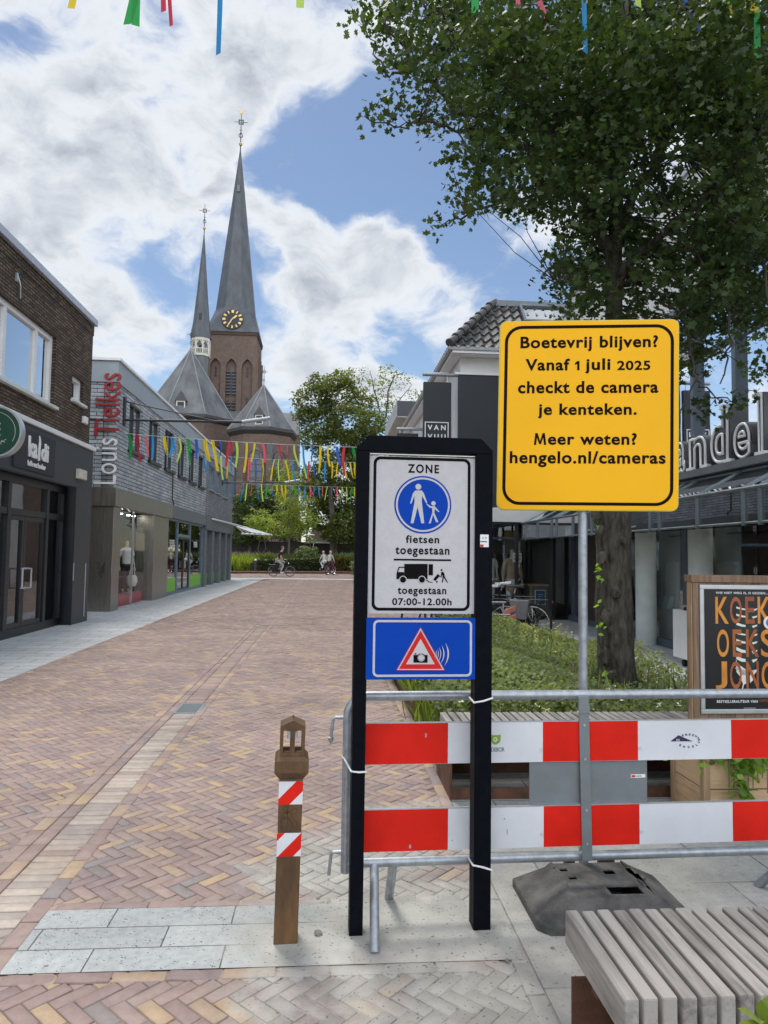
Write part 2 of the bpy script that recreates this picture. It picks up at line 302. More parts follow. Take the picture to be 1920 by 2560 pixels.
class MB:
    def __init__(s): s.v = []; s.f = []; s.m = []; s.ch = []
    def add(s, vs, fs, mi=0):
        vs = [tuple(q) for q in vs]; s.ch.append((vs, fs, mi)); b = len(s.v); s.v += [tuple(q) for q in vs]; s.f += [tuple(i+b for i in f) for f in fs]; s.m += [mi]*len(fs); return s
    def box(s, x0, x1, y0, y1, z0, z1, mi=0):
        if x0 > x1: x0, x1 = x1, x0
        if y0 > y1: y0, y1 = y1, y0
        vs = [(x, y, z) for z in (z0, z1) for y in (y0, y1) for x in (x0, x1)]
        return s.add(vs, [(0, 2, 3, 1), (4, 5, 7, 6), (0, 1, 5, 4), (2, 6, 7, 3), (0, 4, 6, 2), (1, 3, 7, 5)], mi)
    def fbox(s, fr, u0, u1, v0, v1, n0, n1, mi=0):
        if u0 > u1: u0, u1 = u1, u0
        if v0 > v1: v0, v1 = v1, v0
        vs = [fr.pt(u, v, n) for n in (n0, n1) for v in (v0, v1) for u in (u0, u1)]
        return s.add(vs, [(0, 2, 3, 1), (4, 5, 7, 6), (0, 1, 5, 4), (2, 6, 7, 3), (0, 4, 6, 2), (1, 3, 7, 5)], mi)
    def rim(s, fr, u0, u1, v0, v1, w, n0, n1, mi=0):
        """four butted bars round a rectangle, w wide inside it"""
        s.fbox(fr, u0, u1, v1-w, v1, n0, n1, mi); s.fbox(fr, u0, u1, v0, v0+w, n0, n1, mi)
        s.fbox(fr, u0, u0+w, v0+w, v1-w, n0, n1, mi); s.fbox(fr, u1-w, u1, v0+w, v1-w, n0, n1, mi); return s
    def prism(s, fr, pts, n0, n1, mi=0):
        k = len(pts); A = sum(pts[i][0]*pts[(i+1) % k][1]-pts[(i+1) % k][0]*pts[i][1] for i in range(k))
        if A < 0: pts = pts[::-1]
        vs = [fr.pt(u, v, n0) for u, v in pts]+[fr.pt(u, v, n1) for u, v in pts]
        fs = [tuple(range(k-1, -1, -1)), tuple(range(k, 2*k))]+[(i, (i+1) % k, k+(i+1) % k, k+i) for i in range(k)]
        return s.add(vs, fs, mi)
    def tube(s, pts, r, n=8, mi=0, caps=True):
        pts = [Vector(q) for q in pts]; R = r if isinstance(r, (list, tuple)) else [r]*len(pts)
        vs = []; fs = []; up = None
        for i, q in enumerate(pts):
            d = (pts[min(i+1, len(pts)-1)]-pts[max(i-1, 0)]); d = d.normalized() if d.length > 1e-9 else Vector((0, 0, 1))
            if up is None:
                a = d.orthogonal().normalized()
            else:
                a = up-d*up.dot(d); a = a.normalized() if a.length > 1e-6 else d.orthogonal().normalized()
            up = a; b_ = d.cross(a)
            for j in range(n):
                t = 2*pi*j/n; vs.append(q+(a*cos(t)+b_*sin(t))*R[i])
        for i in range(len(pts)-1):
            for j in range(n):
                fs.append((i*n+j, i*n+(j+1) % n, (i+1)*n+(j+1) % n, (i+1)*n+j))
        if caps:
            fs.append(tuple(range(n-1, -1, -1))); fs.append(tuple((len(pts)-1)*n+j for j in range(n)))
        return s.add(vs, fs, mi)
    def disc(s, fr, u, v, r, n0, n1, n=40, mi=0, r2=None, a0=0, a1=2*pi):
        """solid disc, or a ring if r2 (inner radius) is given"""
        full = abs(a1-a0-2*pi) < 1e-6
        ang = [a0+(a1-a0)*i/(n if full else n-1) for i in range(n)]
        if r2 is None: return s.prism(fr, [(u+r*cos(t), v+r*sin(t)) for t in ang], n0, n1, mi)
        vs = []
        for t in ang:
            for (rr, nn) in ((r, n0), (r, n1), (r2, n1), (r2, n0)): vs.append(fr.pt(u+rr*cos(t), v+rr*sin(t), nn))
        fs = []
        for i in range(n if full else n-1):
            a, b_ = 4*i, 4*((i+1) % n)
            for k in range(4): fs.append((a+k, b_+k, b_+(k+1) % 4, a+(k+1) % 4))
        if not full: fs += [(0, 1, 2, 3), (4*(n-1)+3, 4*(n-1)+2, 4*(n-1)+1, 4*(n-1))]
        return s.add(vs, fs, mi)
    def lathe(s, c, prof, n=24, mi=0):
        c = Vector(c); vs = []; fs = []
        for (r, z) in prof:
            for j in range(n): t = 2*pi*j/n; vs.append(c+Vector((r*cos(t), r*sin(t), z)))
        for i in range(len(prof)-1):
            for j in range(n): fs.append((i*n+j, i*n+(j+1) % n, (i+1)*n+(j+1) % n, (i+1)*n+j))
        return s.add(vs, fs, mi)
    def build(s, name, mat, parent=None, smooth=False, bevel=0.0, local=False, rnd=False):
        me = bpy.data.meshes.new(name)
        off = Vector((0, 0, 0))
        if parent is not None and not local: off = root_of(parent).location
        me.from_pydata([(x-off.x, y-off.y, z-off.z) for x, y, z in s.v], [], s.f)
        if isinstance(mat, (list, tuple)): me.polygons.foreach_set('material_index', s.m)
        o = bpy.data.objects.new(name, me); COL.objects.link(o)
        if parent is not None: o.parent = parent
        finish(me, o, mat)
        bm = bmesh.new(); bm.from_mesh(me); bmesh.ops.recalc_face_normals(bm, faces=bm.faces); bm.to_mesh(me); bm.free()
        if rnd:
            # one value per connected box of six faces (planks)
            a = me.attributes.new('rnd', 'FLOAT', 'FACE'); k = (len(me.polygons)+5)//6
            a.data.foreach_set('value', np.repeat(RNG.random(k), 6)[:len(me.polygons)].astype('f'))
        if smooth:
            me.polygons.foreach_set('use_smooth', [True]*len(me.polygons))
            try: me.set_sharp_from_angle(angle=radians(42))
            except Exception: pass
        if bevel > 0:
            md = o.modifiers.new('bevel', 'BEVEL'); md.width = bevel; md.segments = 2; md.limit_method = 'ANGLE'; md.angle_limit = radians(40)
        return o

    def each(s, name, *a, **k):
        """every added piece becomes a part of its own"""
        return [MB().add(*c).build(name, *a, **k) for c in s.ch]

def tag(o, label=None, cat=None, group=None, kind=None):
    if label: o['label'] = label
    if cat: o['category'] = cat
    if group: o['group'] = group
    if kind: o['kind'] = kind
    return o
def thing(name, loc, label, cat, group=None, rz=0.0):
    o = bpy.data.objects.new(name, None); COL.objects.link(o); o.location = loc; o.rotation_euler = (0, 0, rz); o.empty_display_size = .2
    return tag(o, label, cat, group)

def text(name, s, mat, parent, fr, box, n0=.0, depth=.0015, bold=0.0, space=1.0, tube=0):
    """lettering fitted exactly to box (u0,v0,u1,v1) on a frame"""
    cu = bpy.data.curves.new('t', 'FONT'); cu.body = s; cu.extrude = .1; cu.offset = bold; cu.space_character = space; cu.resolution_u = 5
    if tube: cu.extrude = 0; cu.fill_mode = 'NONE'; cu.bevel_depth = tube; cu.bevel_resolution = 1
    o = bpy.data.objects.new('t', cu); COL.objects.link(o)
    me = bpy.data.meshes.new_from_object(o.evaluated_get(bpy.context.evaluated_depsgraph_get()))
    bpy.data.objects.remove(o); bpy.data.curves.remove(cu)
    co = np.empty(len(me.vertices)*3, 'f'); me.vertices.foreach_get('co', co); co = co.reshape(-1, 3)
    mn, mx = co.min(0), co.max(0); u0, v0, u1, v1 = box
    u = u0+(co[:, 0]-mn[0])/(mx[0]-mn[0])*(u1-u0); v = v0+(co[:, 1]-mn[1])/(mx[1]-mn[1])*(v1-v0)
    n = n0+((co[:, 2] > 0)*depth if not tube else (co[:, 2]-mn[2])/(mx[2]-mn[2])*depth)
    off = root_of(parent).location if parent is not None else Vector((0, 0, 0))
    X = np.outer(u, np.array(fr.ux))+np.outer(v, np.array(fr.uy))+np.outer(n, np.array(fr.un))+np.array(fr.O-off)
    me.vertices.foreach_set('co', X.astype('f').ravel()); me.materials.clear(); me.name = name
    ob = bpy.data.objects.new(name, me); COL.objects.link(ob)
    if parent is not None: ob.parent = parent
    me.update(); finish(me, ob, mat); return ob

def plate(name, mat, parent, fr, outer, holes, n0, n1, local=False):
    """a flat wall or plate with openings cut through it"""
    cu = bpy.data.curves.new('c', 'CURVE'); cu.dimensions = '2D'; cu.fill_mode = 'BOTH'; cu.extrude = .5
    for pl in [outer]+list(holes):
        sp = cu.splines.new('POLY'); sp.points.add(len(pl)-1)
        for q, (u, v) in zip(sp.points, pl): q.co = (u, v, 0, 1)
        sp.use_cyclic_u = True
    o = bpy.data.objects.new('c', cu); COL.objects.link(o)
    me = bpy.data.meshes.new_from_object(o.evaluated_get(bpy.context.evaluated_depsgraph_get()))
    bpy.data.objects.remove(o); bpy.data.curves.remove(cu)
    co = np.empty(len(me.vertices)*3, 'f'); me.vertices.foreach_get('co', co); co = co.reshape(-1, 3)
    n = np.where(co[:, 2] > 0, n1, n0); off = root_of(parent).location if (parent is not None and not local) else Vector((0, 0, 0))
    X = np.outer(co[:, 0], np.array(fr.ux))+np.outer(co[:, 1], np.array(fr.uy))+np.outer(n, np.array(fr.un))+np.array(fr.O-off)
    me.vertices.foreach_set('co', X.astype('f').ravel()); me.materials.clear(); me.name = name
    ob = bpy.data.objects.new(name, me); COL.objects.link(ob)
    if parent is not None: ob.parent = parent
    me.update()
    bm = bmesh.new(); bm.from_mesh(me); bmesh.ops.remove_doubles(bm, verts=bm.verts, dist=1e-5); bmesh.ops.recalc_face_normals(bm, faces=bm.faces); bm.to_mesh(me); bm.free()
    finish(me, ob, mat); return ob
def rect(u0, u1, v0, v1): return [(u0, v0), (u1, v0), (u1, v1), (u0, v1)]
def rrect(u0, u1, v0, v1, r, n=6):
    out = []
    for cx, cy, a in ((u1-r, v1-r, 0), (u0+r, v1-r, pi/2), (u0+r, v0+r, pi), (u1-r, v0+r, 3*pi/2)):
        out += [(cx+r*cos(a+pi/2*i/n), cy+r*sin(a+pi/2*i/n)) for i in range(n+1)]
    return out
def arch(uc, w, v0, vs, n=10, rise=1.0):
    """opening with a pointed head: w wide, springing at vs"""
    h = w/2; pts = [(uc-h, v0), (uc+h, v0), (uc+h, vs)]
    R = w*1.0
    for i in range(1, n+1):
        t = i/n*radians(60); pts.append((uc-h+R*cos(t), vs+R*sin(t)*rise))
    for i in range(n-1, -1, -1):
        t = i/n*radians(60); pts.append((uc+h-R*cos(t), vs+R*sin(t)*rise))
    return pts

SHAPES = {
 'oval': np.array([(0, -.5, 0), (.22, -.15, .06), (.24, .12, .06), (0, .5, 0), (-.24, .12, .06), (-.22, -.15, .06)]),
 'lobed': np.array([(0, -.45, 0), (.16, -.30, .03), (.48, -.22, .10), (.33, -.02, .05), (.46, .22, .10), (.16, .18, .02), (0, .55, 0),
                    (-.16, .18, .02), (-.46, .22, .10), (-.33, -.02, .05), (-.48, -.22, .10), (-.16, -.30, .03)]),
 'tuft': np.array([(0, -.5, 0), (.40, -.28, .10), (.22, .02, .02), (.46, .22, .12), (.08, .12, 0), (0, .52, .05), (-.16, .18, .02), (-.46, .30, .12), (-.24, 0, .02), (-.42, -.25, .08)]),
 'blade': np.array([(-.035, 0, 0), (.035, 0, 0), (.03, .5, .03), (0, 1.0, .16), (-.03, .5, .03)]),
}
def leaves(name, Pts, size, mat, parent=None, shape='oval', up=.4, seed=1, rnd=None, axis=None, clump=None):
    rng = np.random.default_rng(seed); Pts = np.asarray(Pts, float); n = len(Pts); S = SHAPES[shape]; k = len(S)
    nv = rng.normal(size=(n, 3)); nv[:, 2] = np.abs(nv[:, 2])+up*1.2
    nv /= np.linalg.norm(nv, axis=1)[:, None]
    if axis is None: tv = rng.normal(size=(n, 3))
    else: tv = axis
    tv = tv-nv*np.sum(tv*nv, 1)[:, None]
    if axis is not None:
        tv = axis/np.linalg.norm(axis, axis=1)[:, None]; nv = rng.normal(size=(n, 3)); nv -= tv*np.sum(nv*tv, 1)[:, None]
        nv /= np.linalg.norm(nv, axis=1)[:, None]
    tv /= np.linalg.norm(tv, axis=1)[:, None]
    sv = np.cross(tv, nv)
    sz = (np.full(n, size) if np.isscalar(size) else np.asarray(size))*(rng.uniform(.7, 1.25, n))
    V = Pts[:, None, :]+sz[:, None, None]*(S[None, :, 0, None]*sv[:, None, :]+S[None, :, 1, None]*tv[:, None, :]+S[None, :, 2, None]*nv[:, None, :])
    off = np.array(root_of(parent).location) if parent is not None else np.zeros(3)
    V = (V-off).reshape(-1, 3).astype('f')
    me = bpy.data.meshes.new(name); me.vertices.add(n*k); me.vertices.foreach_set('co', V.ravel())
    me.loops.add(n*k); me.loops.foreach_set('vertex_index', np.arange(n*k, dtype='i'))
    me.polygons.add(n); me.polygons.foreach_set('loop_start', np.arange(0, n*k, k, dtype='i'))
    me.update(calc_edges=True)
    a = me.attributes.new('rnd', 'FLOAT', 'FACE'); rv = rng.random(n) if rnd is None else np.clip(rnd+rng.normal(size=n)*.12, 0, 1)
    a.data.foreach_set('value', rv.astype('f'))
    me.materials.append(mat); o = bpy.data.objects.new(name, me); COL.objects.link(o)
    if parent is not None: o.parent = parent
    return o
def blob_points(blobs, dens, seed=1, cluster=9, spread=.28, shell=.5):
    """points in clumps through a set of balls; also a value per clump"""
    rng = np.random.default_rng(seed); out = []; val = []; cen = []
    for (c, r) in blobs:
        nc = max(2, int(dens*r*r*4)); d = rng.normal(size=(nc, 3)); d /= np.linalg.norm(d, axis=1)[:, None]
        rad = r*(rng.random(nc)**(1/3)*(1-shell)+shell*rng.uniform(.75, 1.05, nc))
        C = np.array(c)+d*rad[:, None]*np.array([1, 1, .85])
        cv = rng.random(nc)
        for q, vv in zip(C, cv):
            m = rng.integers(max(2, cluster//2), cluster*3//2); out.append(q+rng.normal(size=(m, 3))*spread*np.array([1, 1, .6])); val.append(np.full(m, vv)); cen.append(q)
    return np.concatenate(out), np.concatenate(val), np.array(cen)

# ------------------------------------------------------------------ shared materials
SAND = [(.25, 3.15, 1.15), (.65, 2.6, 1.0), (.1, 3.7, .8), (.5, 4.2, .8), (.75, 3.2, .9), (.4, 2.1, .9)]
M = {}
M['pave'] = PAVE('clay_pavers', [(0, (0.272, 0.193, 0.175)), (.24, (0.301, 0.217, 0.192)), (.46, (0.241, 0.180, 0.173)), (.60, (0.355, 0.258, 0.183)), (.74, (0.313, 0.229, 0.199)), (.90, (0.397, 0.282, 0.180)), (.96, (0.227, 0.193, 0.187))], SAND)
M['pale'] = PAVE('pale_gutter_bricks', [(0, (.36, .305, .265)), (.3, (.42, .355, .30)), (.6, (.31, .26, .235)), (.8, (.37, .30, .245)), (.95, (.29, .22, .19))], [(-40, -40, .1)])
m, N_, L_, b_ = newmat('joint_sand'); M['joint'] = m
c_ = N_.new('ShaderNodeRGB'); c_.outputs[0].default_value = (.19, .155, .125, 1)
L_.new(sand_mix(N_, L_, c_.outputs[0], [(x, y, r*1.25) for x, y, r in SAND]), b_.inputs['Base Color']); b_.inputs['Roughness'].default_value = .95
M['granite'] = BR('granite_strip', (.385, .40, .395), (.33, .345, .345), (.10, .095, .09), bw=.52, bh=.163, ms=.0035, bump=.3, rough=.8, spots=.72, var=.2, sand=([(.3, 3.1, 1.1), (.7, 2.9, .8), (-.15, 3.05, .45)],))
M['slab'] = BR('concrete_slabs', (.335, .335, .32), (.28, .285, .28), (.12, .12, .115), bw=.60, bh=.40, ms=.006, bump=.3, rough=.8, spots=.45, var=.2, sand=([(.9, 3.2, 1.0), (1.3, 2.6, .9), (1.6, 3.6, .8)],))
M['walk'] = BR('pavement_slabs', (.47, .485, .485), (.40, .415, .42), (.15, .155, .155), bw=.60, bh=.30, ms=.008, bump=.25, rough=.8, spots=.25, var=.16)
M['earth'] = P('earth', (.10, .085, .06), .95, var=.4, scale=3)
M['dark_brick'] = BR('dark_brown_brick', (.175, .125, .080), (.070, .052, .036), (.030, .026, .021), bw=.22, bh=.062, ms=.012, bump=1.0, var=.45)
M['grey_brick'] = BR('grey_slate_brick', (.46, .50, .53), (.31, .345, .37), (.055, .062, .07), bw=.50, bh=.105, ms=.010, bump=1.0, var=.38, offset=.37)
M['church_brick'] = BR('church_brick', (.180, .118, .094), (.128, .086, .070), (.16, .13, .11), bw=.22, bh=.065, ms=.010, bump=.3, var=.3)
M['brown_brick'] = BR('brown_brick', (.24, .155, .115), (.17, .11, .085), (.20, .18, .16), bw=.22, bh=.065, ms=.010, bump=.4, var=.3)
M['charcoal'] = P('charcoal_panel', (.036, .040, .047), .45, var=.14, scale=2.2, bump=.05)
M['charcoal2'] = P('charcoal_render', (.024, .027, .034), .6, var=.15, scale=1.5, bump=.1, bscale=90)
M['black_frame'] = P('black_aluminium', (.012, .013, .016), .35, var=.2, scale=4)
M['grey_frame'] = P('grey_blue_frame', (.13, .20, .25), .4, var=.15)
M['white'] = P('white_paint', (.74, .75, .75), .45, var=.06, scale=3)
M['white_wall'] = P('white_render', (.66, .66, .64), .8, var=.1, scale=1.2, bump=.12, bscale=50)
M['pale_metal'] = P('pale_metal_cap', (.44, .47, .52), .45, metal=.2, var=.1)
M['steel'] = P('brushed_steel_cladding', (.30, .285, .255), .34, metal=.85, var=.2, scale=2.5, stretch=(8, 8, .6), bump=.06, bscale=30)
M['galv'] = P('galvanised_steel', (.36, .39, .42), .42, metal=.65, var=.22, scale=26, bump=.06, bscale=160)
M['galvflat'] = P('grey_steel_plate', (.20, .225, .24), .5, metal=.4, var=.08, scale=9, bump=.04)
M['glass'] = GLASS('shop_glass', (.88, .92, .92), .9)
M['clear'] = GLASS('clear_glass', (.93, .96, .96), .32)
M['upglass'] = GLASS('window_glass', (.32, .36, .40), 2.6)
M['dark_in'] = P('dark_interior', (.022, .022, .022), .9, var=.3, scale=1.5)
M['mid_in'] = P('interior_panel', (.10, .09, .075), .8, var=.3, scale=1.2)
M['slate'] = P('slate_roof', (.085, .093, .106), .5, var=.30, scale=1.0, stretch=(1, 1, .35), bump=.25, bscale=3)
M['slate2'] = P('lead_slate_roof', (.115, .120, .126), .55, var=.42, scale=.6, stretch=(1, 1, .18), bump=.2, bscale=3)
M['cream'] = P('cream_wood', (.60, .58, .52), .7, var=.08)
M['gold'] = P('gold_leaf', (.70, .50, .20), .35, metal=.5, var=.1)
M['iron'] = P('dark_iron', (.025, .027, .03), .5, var=.2)
M['tile'] = P('dark_pantile', (.070, .067, .066), .55, var=.35, scale=4, bump=.15)
M['zinc'] = P('zinc', (.15, .17, .185), .5, metal=.4, var=.15)
M['corten'] = P('corten_steel', (.105, .046, .026), .75, var=.45, scale=9, bump=.25, bscale=120)
M['rust'] = P('rusted_steel', (.085, .045, .018), .6, var=.5, scale=9, stretch=(1, 1, .35), bump=.25, bscale=140, col2=(.16, .078, .026))
M['frame_black'] = P('black_powder_coat', (.0045, .0055, .0085), .45, var=.2, scale=20, bump=.05, bscale=500, spec=.035)
M['sign_white'] = P('sign_white', (.50, .49, .505), .45, var=.05, scale=30, bump=.12, bscale=220, spec=.2)
M['sign_blue'] = P('sign_blue', (.003, .050, .37), .42, var=.06, scale=6, spec=.08)
M['sign_black'] = P('sign_black', (.006, .005, .006), .5, var=.05, spec=.05)
M['sign_red'] = P('sign_red', (.56, .022, .016), .4, var=.06, scale=8, spec=.12)
M['sign_yellow'] = P('sign_yellow', (.90, .46, .008), .36, var=.04, scale=1.8, spec=.14)
M['ink'] = P('dark_brown_ink', (.009, .005, .004), .5, var=.05, spec=.05)
M['board_white'] = P('board_white', (.62, .635, .67), .45, var=.06, scale=4, spec=.2)
M['board_red'] = P('board_red', (.62, .018, .010), .42, var=.12, scale=4, spec=.12)
M['alu'] = P('aluminium', (.52, .54, .56), .35, metal=.7, var=.1, scale=8)
M['rubber'] = P('black_rubber', (.058, .056, .054), .78, var=.35, scale=9, bump=.6, bscale=70, col2=(.135, .130, .122))
M['tyre'] = P('tyre_rubber', (.014, .014, .015), .7)
M['tie'] = P('white_nylon', (.72, .73, .74), .4, var=.03)
M['bench_wood'] = WOOD('weathered_hardwood', (.095, .085, .076), (.34, .318, .295), axis=1)
M['planter_wood'] = WOOD('pale_larch', (.28, .175, .095), (.56, .39, .235), axis=0, rough=.65)
M['planter_post'] = WOOD('pale_larch_post', (.22, .145, .085), (.48, .33, .20), axis=2, rough=.65)
M['stand_wood'] = WOOD('brown_hardwood', (.13, .082, .052), (.32, .215, .145), axis=2, rough=.65)
M['poster_black'] = P('poster_black', (.007, .008, .011), .28, var=.2, scale=2)
M['orange'] = P('poster_orange', (.70, .24, .025), .4, var=.3, scale=5, col2=(.80, .32, .035))
M['rust_ink'] = P('poster_rust', (.32, .075, .022), .4, var=.2, scale=5, col2=(.46, .13, .025))
M['neon'] = P('white_tube', (.82, .83, .83), .3, var=.03)
M['letter_grey'] = P('grey_letter_metal', (.15, .157, .168), .5, metal=.2, var=.1, scale=2)
M['red_letter'] = P('red_letter', (.33, .022, .024), .5, var=.1)
M['concrete'] = P('pale_concrete', (.60, .65, .63), .75, var=.12, scale=2.5, bump=.1)
M['lime'] = P('lime_green_film', (.20, .52, .04), .5, var=.08)
M['red_plinth'] = P('red_plinth', (.40, .012, .022), .5, var=.1)
M['skin'] = P('skin', (.50, .31, .22), .55, var=.06)
M['mannequin'] = P('mannequin_cream', (.55, .47, .37), .5, var=.05)
M['tee'] = P('white_cotton', (.72, .73, .75), .85, var=.05, bump=.2, bscale=40)
M['black_cloth'] = P('black_cloth', (.012, .012, .014), .85)
M['grey_trousers'] = P('light_grey_cloth', (.42, .41, .39), .85, var=.1)
M['hair_grey'] = P('grey_hair', (.42, .40, .37), .8)
M['hair_brown'] = P('short_brown_hair', (.14, .09, .06), .8)
M['beige'] = P('beige_jacket', (.42, .41, .34), .85, var=.12)
M['coat'] = P('camel_coat', (.36, .25, .17), .85, var=.12, scale=8)
M['maroon'] = P('maroon_cloth', (.10, .02, .045), .8)
M['bike_black'] = P('bike_black', (.012, .013, .015), .35)
M['chrome'] = P('chrome', (.62, .63, .64), .2, metal=.9, var=.05)
M['grey_bag'] = P('grey_pannier', (.21, .21, .225), .8, var=.15, scale=8)
M['seat_white'] = P('pale_saddle_cover', (.58, .58, .58), .7, var=.08)
M['pink'] = P('salmon_cloth', (.62, .22, .17), .7)
M['bark'] = P('tree_bark', (.034, .029, .022), .95, var=.7, scale=18, stretch=(1, 1, .30), bump=1.0, bdist=.05, bscale=16, col2=(.105, .093, .072))
M['bark2'] = P('grey_bark', (.11, .095, .075), .95, var=.35, scale=4, stretch=(1, 1, .3), bump=.5, bscale=20)
M['leaf_main'] = LEAF('maple_leaves', (.023, .047, .017), (.078, .118, .036), .30)
M['leaf_dark'] = LEAF('dark_foliage', (.024, .048, .016), (.085, .125, .034), .3)
M['leaf_olive'] = LEAF('olive_foliage', (.050, .072, .018), (.15, .175, .045), .35)
M['leaf_lime'] = LEAF('lime_foliage', (.11, .16, .03), (.29, .34, .065), .4)
M['leaf_sparse'] = LEAF('locust_foliage', (.085, .115, .035), (.23, .27, .085), .4)
M['leaf_bed'] = LEAF('bed_foliage', (.075, .108, .050), (.30, .355, .175), .38, rough=.7)
M['leaf_bed2'] = LEAF('bed_grass', (.075, .12, .025), (.24, .31, .075), .4)
M['leaf_fresh'] = LEAF('fresh_leaves', (.15, .30, .03), (.33, .50, .07), .4)
M['leaf_hedge'] = LEAF('hedge_foliage', (.022, .038, .012), (.075, .105, .028), .25)
M['leaf_autumn'] = LEAF('bronze_hedge', (.075, .052, .014), (.22, .15, .035), .3)
M['grass_lime'] = LEAF('lime_grass', (.12, .17, .02), (.32, .39, .055), .4)
M['grass_mauve'] = LEAF('mauve_flowers', (.12, .10, .11), (.25, .20, .25), .3)
M['petal'] = LEAF('white_petals', (.62, .62, .52), (.80, .80, .72), .3)
M['petal_pink'] = LEAF('pink_petals', (.50, .12, .40), (.62, .22, .52), .3)
for nm, c in dict(yellow=(.80, .60, .02), green=(.02, .36, .07), red=(.62, .04, .075), blue=(.02, .30, .66), lime=(.52, .72, .11), royal=(.04, .13, .56), pink=(.78, .14, .20)).items():
    m, N_, L_, b_ = newmat('ribbon_'+nm); b_.inputs['Roughness'].default_value = .55
    tc_ = N_.new('ShaderNodeTexCoord'); n_ = N_.new('ShaderNodeTexNoise'); n_.inputs['Scale'].default_value = 9; L_.new(tc_.outputs['Object'], n_.inputs['Vector'])
    r_ = N_.new('ShaderNodeValToRGB'); r_.color_ramp.elements[0].color = c4(mul(c, .85)); r_.color_ramp.elements[1].color = c4(c); L_.new(n_.outputs[0], r_.inputs[0]); L_.new(r_.outputs[0], b_.inputs['Base Color'])
    t_ = N_.new('ShaderNodeBsdfTranslucent'); L_.new(r_.outputs[0], t_.inputs[0])
    x_ = N_.new('ShaderNodeMixShader'); x_.inputs[0].default_value = .45; L_.new(b_.outputs[0], x_.inputs[1]); L_.new(t_.outputs[0], x_.inputs[2]); L_.new(x_.outputs[0], N_['Material Output'].inputs[0])
    M['rib_'+nm] = m

# ------------------------------------------------------------------ ground
GUT = (-1.67, -1.21)
def struct(o, name=None): o['kind'] = 'structure'; return o
struct(MB().box(-900, 900, -60, 2500, -.5, -.03).build('ground', M['earth']))

def herringbone(name, region, bounds, Wb=.068, n=3, joint=.006, zt=0.0):
    x0, x1, y0, y1 = bounds; R2 = sqrt(.5)
    # lattice: (1,1) along x, (n,-n) along -y after a 45 degree turn
    du = sqrt(2)*Wb; dv = n*sqrt(2)*Wb
    ni = int((x1-x0)/du)+6; nj = int((y1-y0)/dv)+8
    I, J = np.meshgrid(np.arange(-6, ni), np.arange(-4, nj)); I = I.ravel(); J = J.ravel()
    cen = []
    for (a, b_, L1, L2, h) in ((n/2, .5, n, 1, 0), (.5, 1+n/2, 1, n, 1)):
        gx = I+a+J*n; gy = I+b_-J*n
        X = (gx+gy)*R2*Wb; Y = (gy-gx)*R2*Wb      # turned -45 degrees
        cen.append(np.stack([X, -Y, np.full(len(X), h)], 1))
    C = np.concatenate(cen); C[:, 0] += x0; C[:, 1] += y0
    C = C[(C[:, 0] > x0) & (C[:, 0] < x1) & (C[:, 1] > y0) & (C[:, 1] < y1)]
    return C[region(C[:, 0], C[:, 1])]
def lay(name, rows, zt=0.0, jit=.0012):
    """rows: array cx, cy, half length, half width, angle, value -> bevelled bricks"""
    rows = np.asarray(rows, float); n = len(rows); rng = np.random.default_rng(3)
    cx, cy, hl, hw, an, val = rows.T; up_ = .0035*(val >= 1); val = val % 1.0
    near = cy < 15
    V = []; Fc = []; R = []
    b = 0
    for sel, bev in ((near, True), (~near, False)):
        k = int(sel.sum())
        if not k: continue
        c, s = np.cos(an[sel]+rng.normal(size=k)*.008), np.sin(an[sel]+rng.normal(size=k)*.008)
        tz = zt+rng.normal(size=k)*jit+up_[sel]; tx = rng.normal(size=k)*.010; ty = rng.normal(size=k)*.010
        def ring(d, dz):
            out = []
            for sx, sy in ((-1, -1), (1, -1), (1, 1), (-1, 1)):
                lx = sx*(hl[sel]-d); ly = sy*(hw[sel]-d)
                out.append(np.stack([cx[sel]+lx*c-ly*s, cy[sel]+lx*s+ly*c, tz+dz+lx*tx+ly*ty], 1))
            return np.stack(out, 1)
        if bev:
            v = np.concatenate([ring(.0, -.009), ring(.0, -.003), ring(.0035, 0)], 1); m = 12
            f = [(8, 9, 10, 11)]+[(i, (i+1) % 4, 4+(i+1) % 4, 4+i) for i in range(4)]+[(4+i, 4+(i+1) % 4, 8+(i+1) % 4, 8+i) for i in range(4)]
        else:
            v = ring(.0, 0); m = 4; f = [(0, 1, 2, 3)]
        f = np.array(f)
        Fc.append((f[None]+b+np.arange(k)[:, None, None]*m).reshape(-1, 4)); V.append(v.reshape(-1, 3)); R.append(np.repeat(val[sel], len(f))); b += k*m
    return np.concatenate(V), np.concatenate(Fc), np.concatenate(R)
def paved(name, rows, mat, sheet, zs=-.0045):
    V, Fq, R = lay(name, rows)
    nv = len(V); sv = []; sf = []
    for (x0, x1, y0, y1) in sheet:
        k = len(sv)+nv; sv += [(x0, y0, zs), (x1, y0, zs), (x1, y1, zs), (x0, y1, zs)]; sf.append((k, k+1, k+2, k+3))
    V = np.concatenate([V, np.array(sv)]).astype('f'); Fq = np.concatenate([Fq, np.array(sf)]).astype('i')
    me = bpy.data.meshes.new(name); me.vertices.add(len(V)); me.vertices.foreach_set('co', V.ravel())
    me.loops.add(Fq.size); me.loops.foreach_set('vertex_index', Fq.ravel()); me.polygons.add(len(Fq)); me.polygons.foreach_set('loop_start', np.arange(0, Fq.size, 4, dtype='i'))
    mi = np.zeros(len(Fq), 'i'); mi[len(R):] = 1
    me.update(calc_edges=True); me.polygons.foreach_set('material_index', mi)
    a = me.attributes.new('rnd', 'FLOAT', 'FACE'); a.data.foreach_set('value', np.concatenate([R, np.zeros(len(sf))]).astype('f'))
    me.materials.append(mat); me.materials.append(M['joint']); me.update()
    o = bpy.data.objects.new(name, me); COL.objects.link(o); o['kind'] = 'structure'; return o

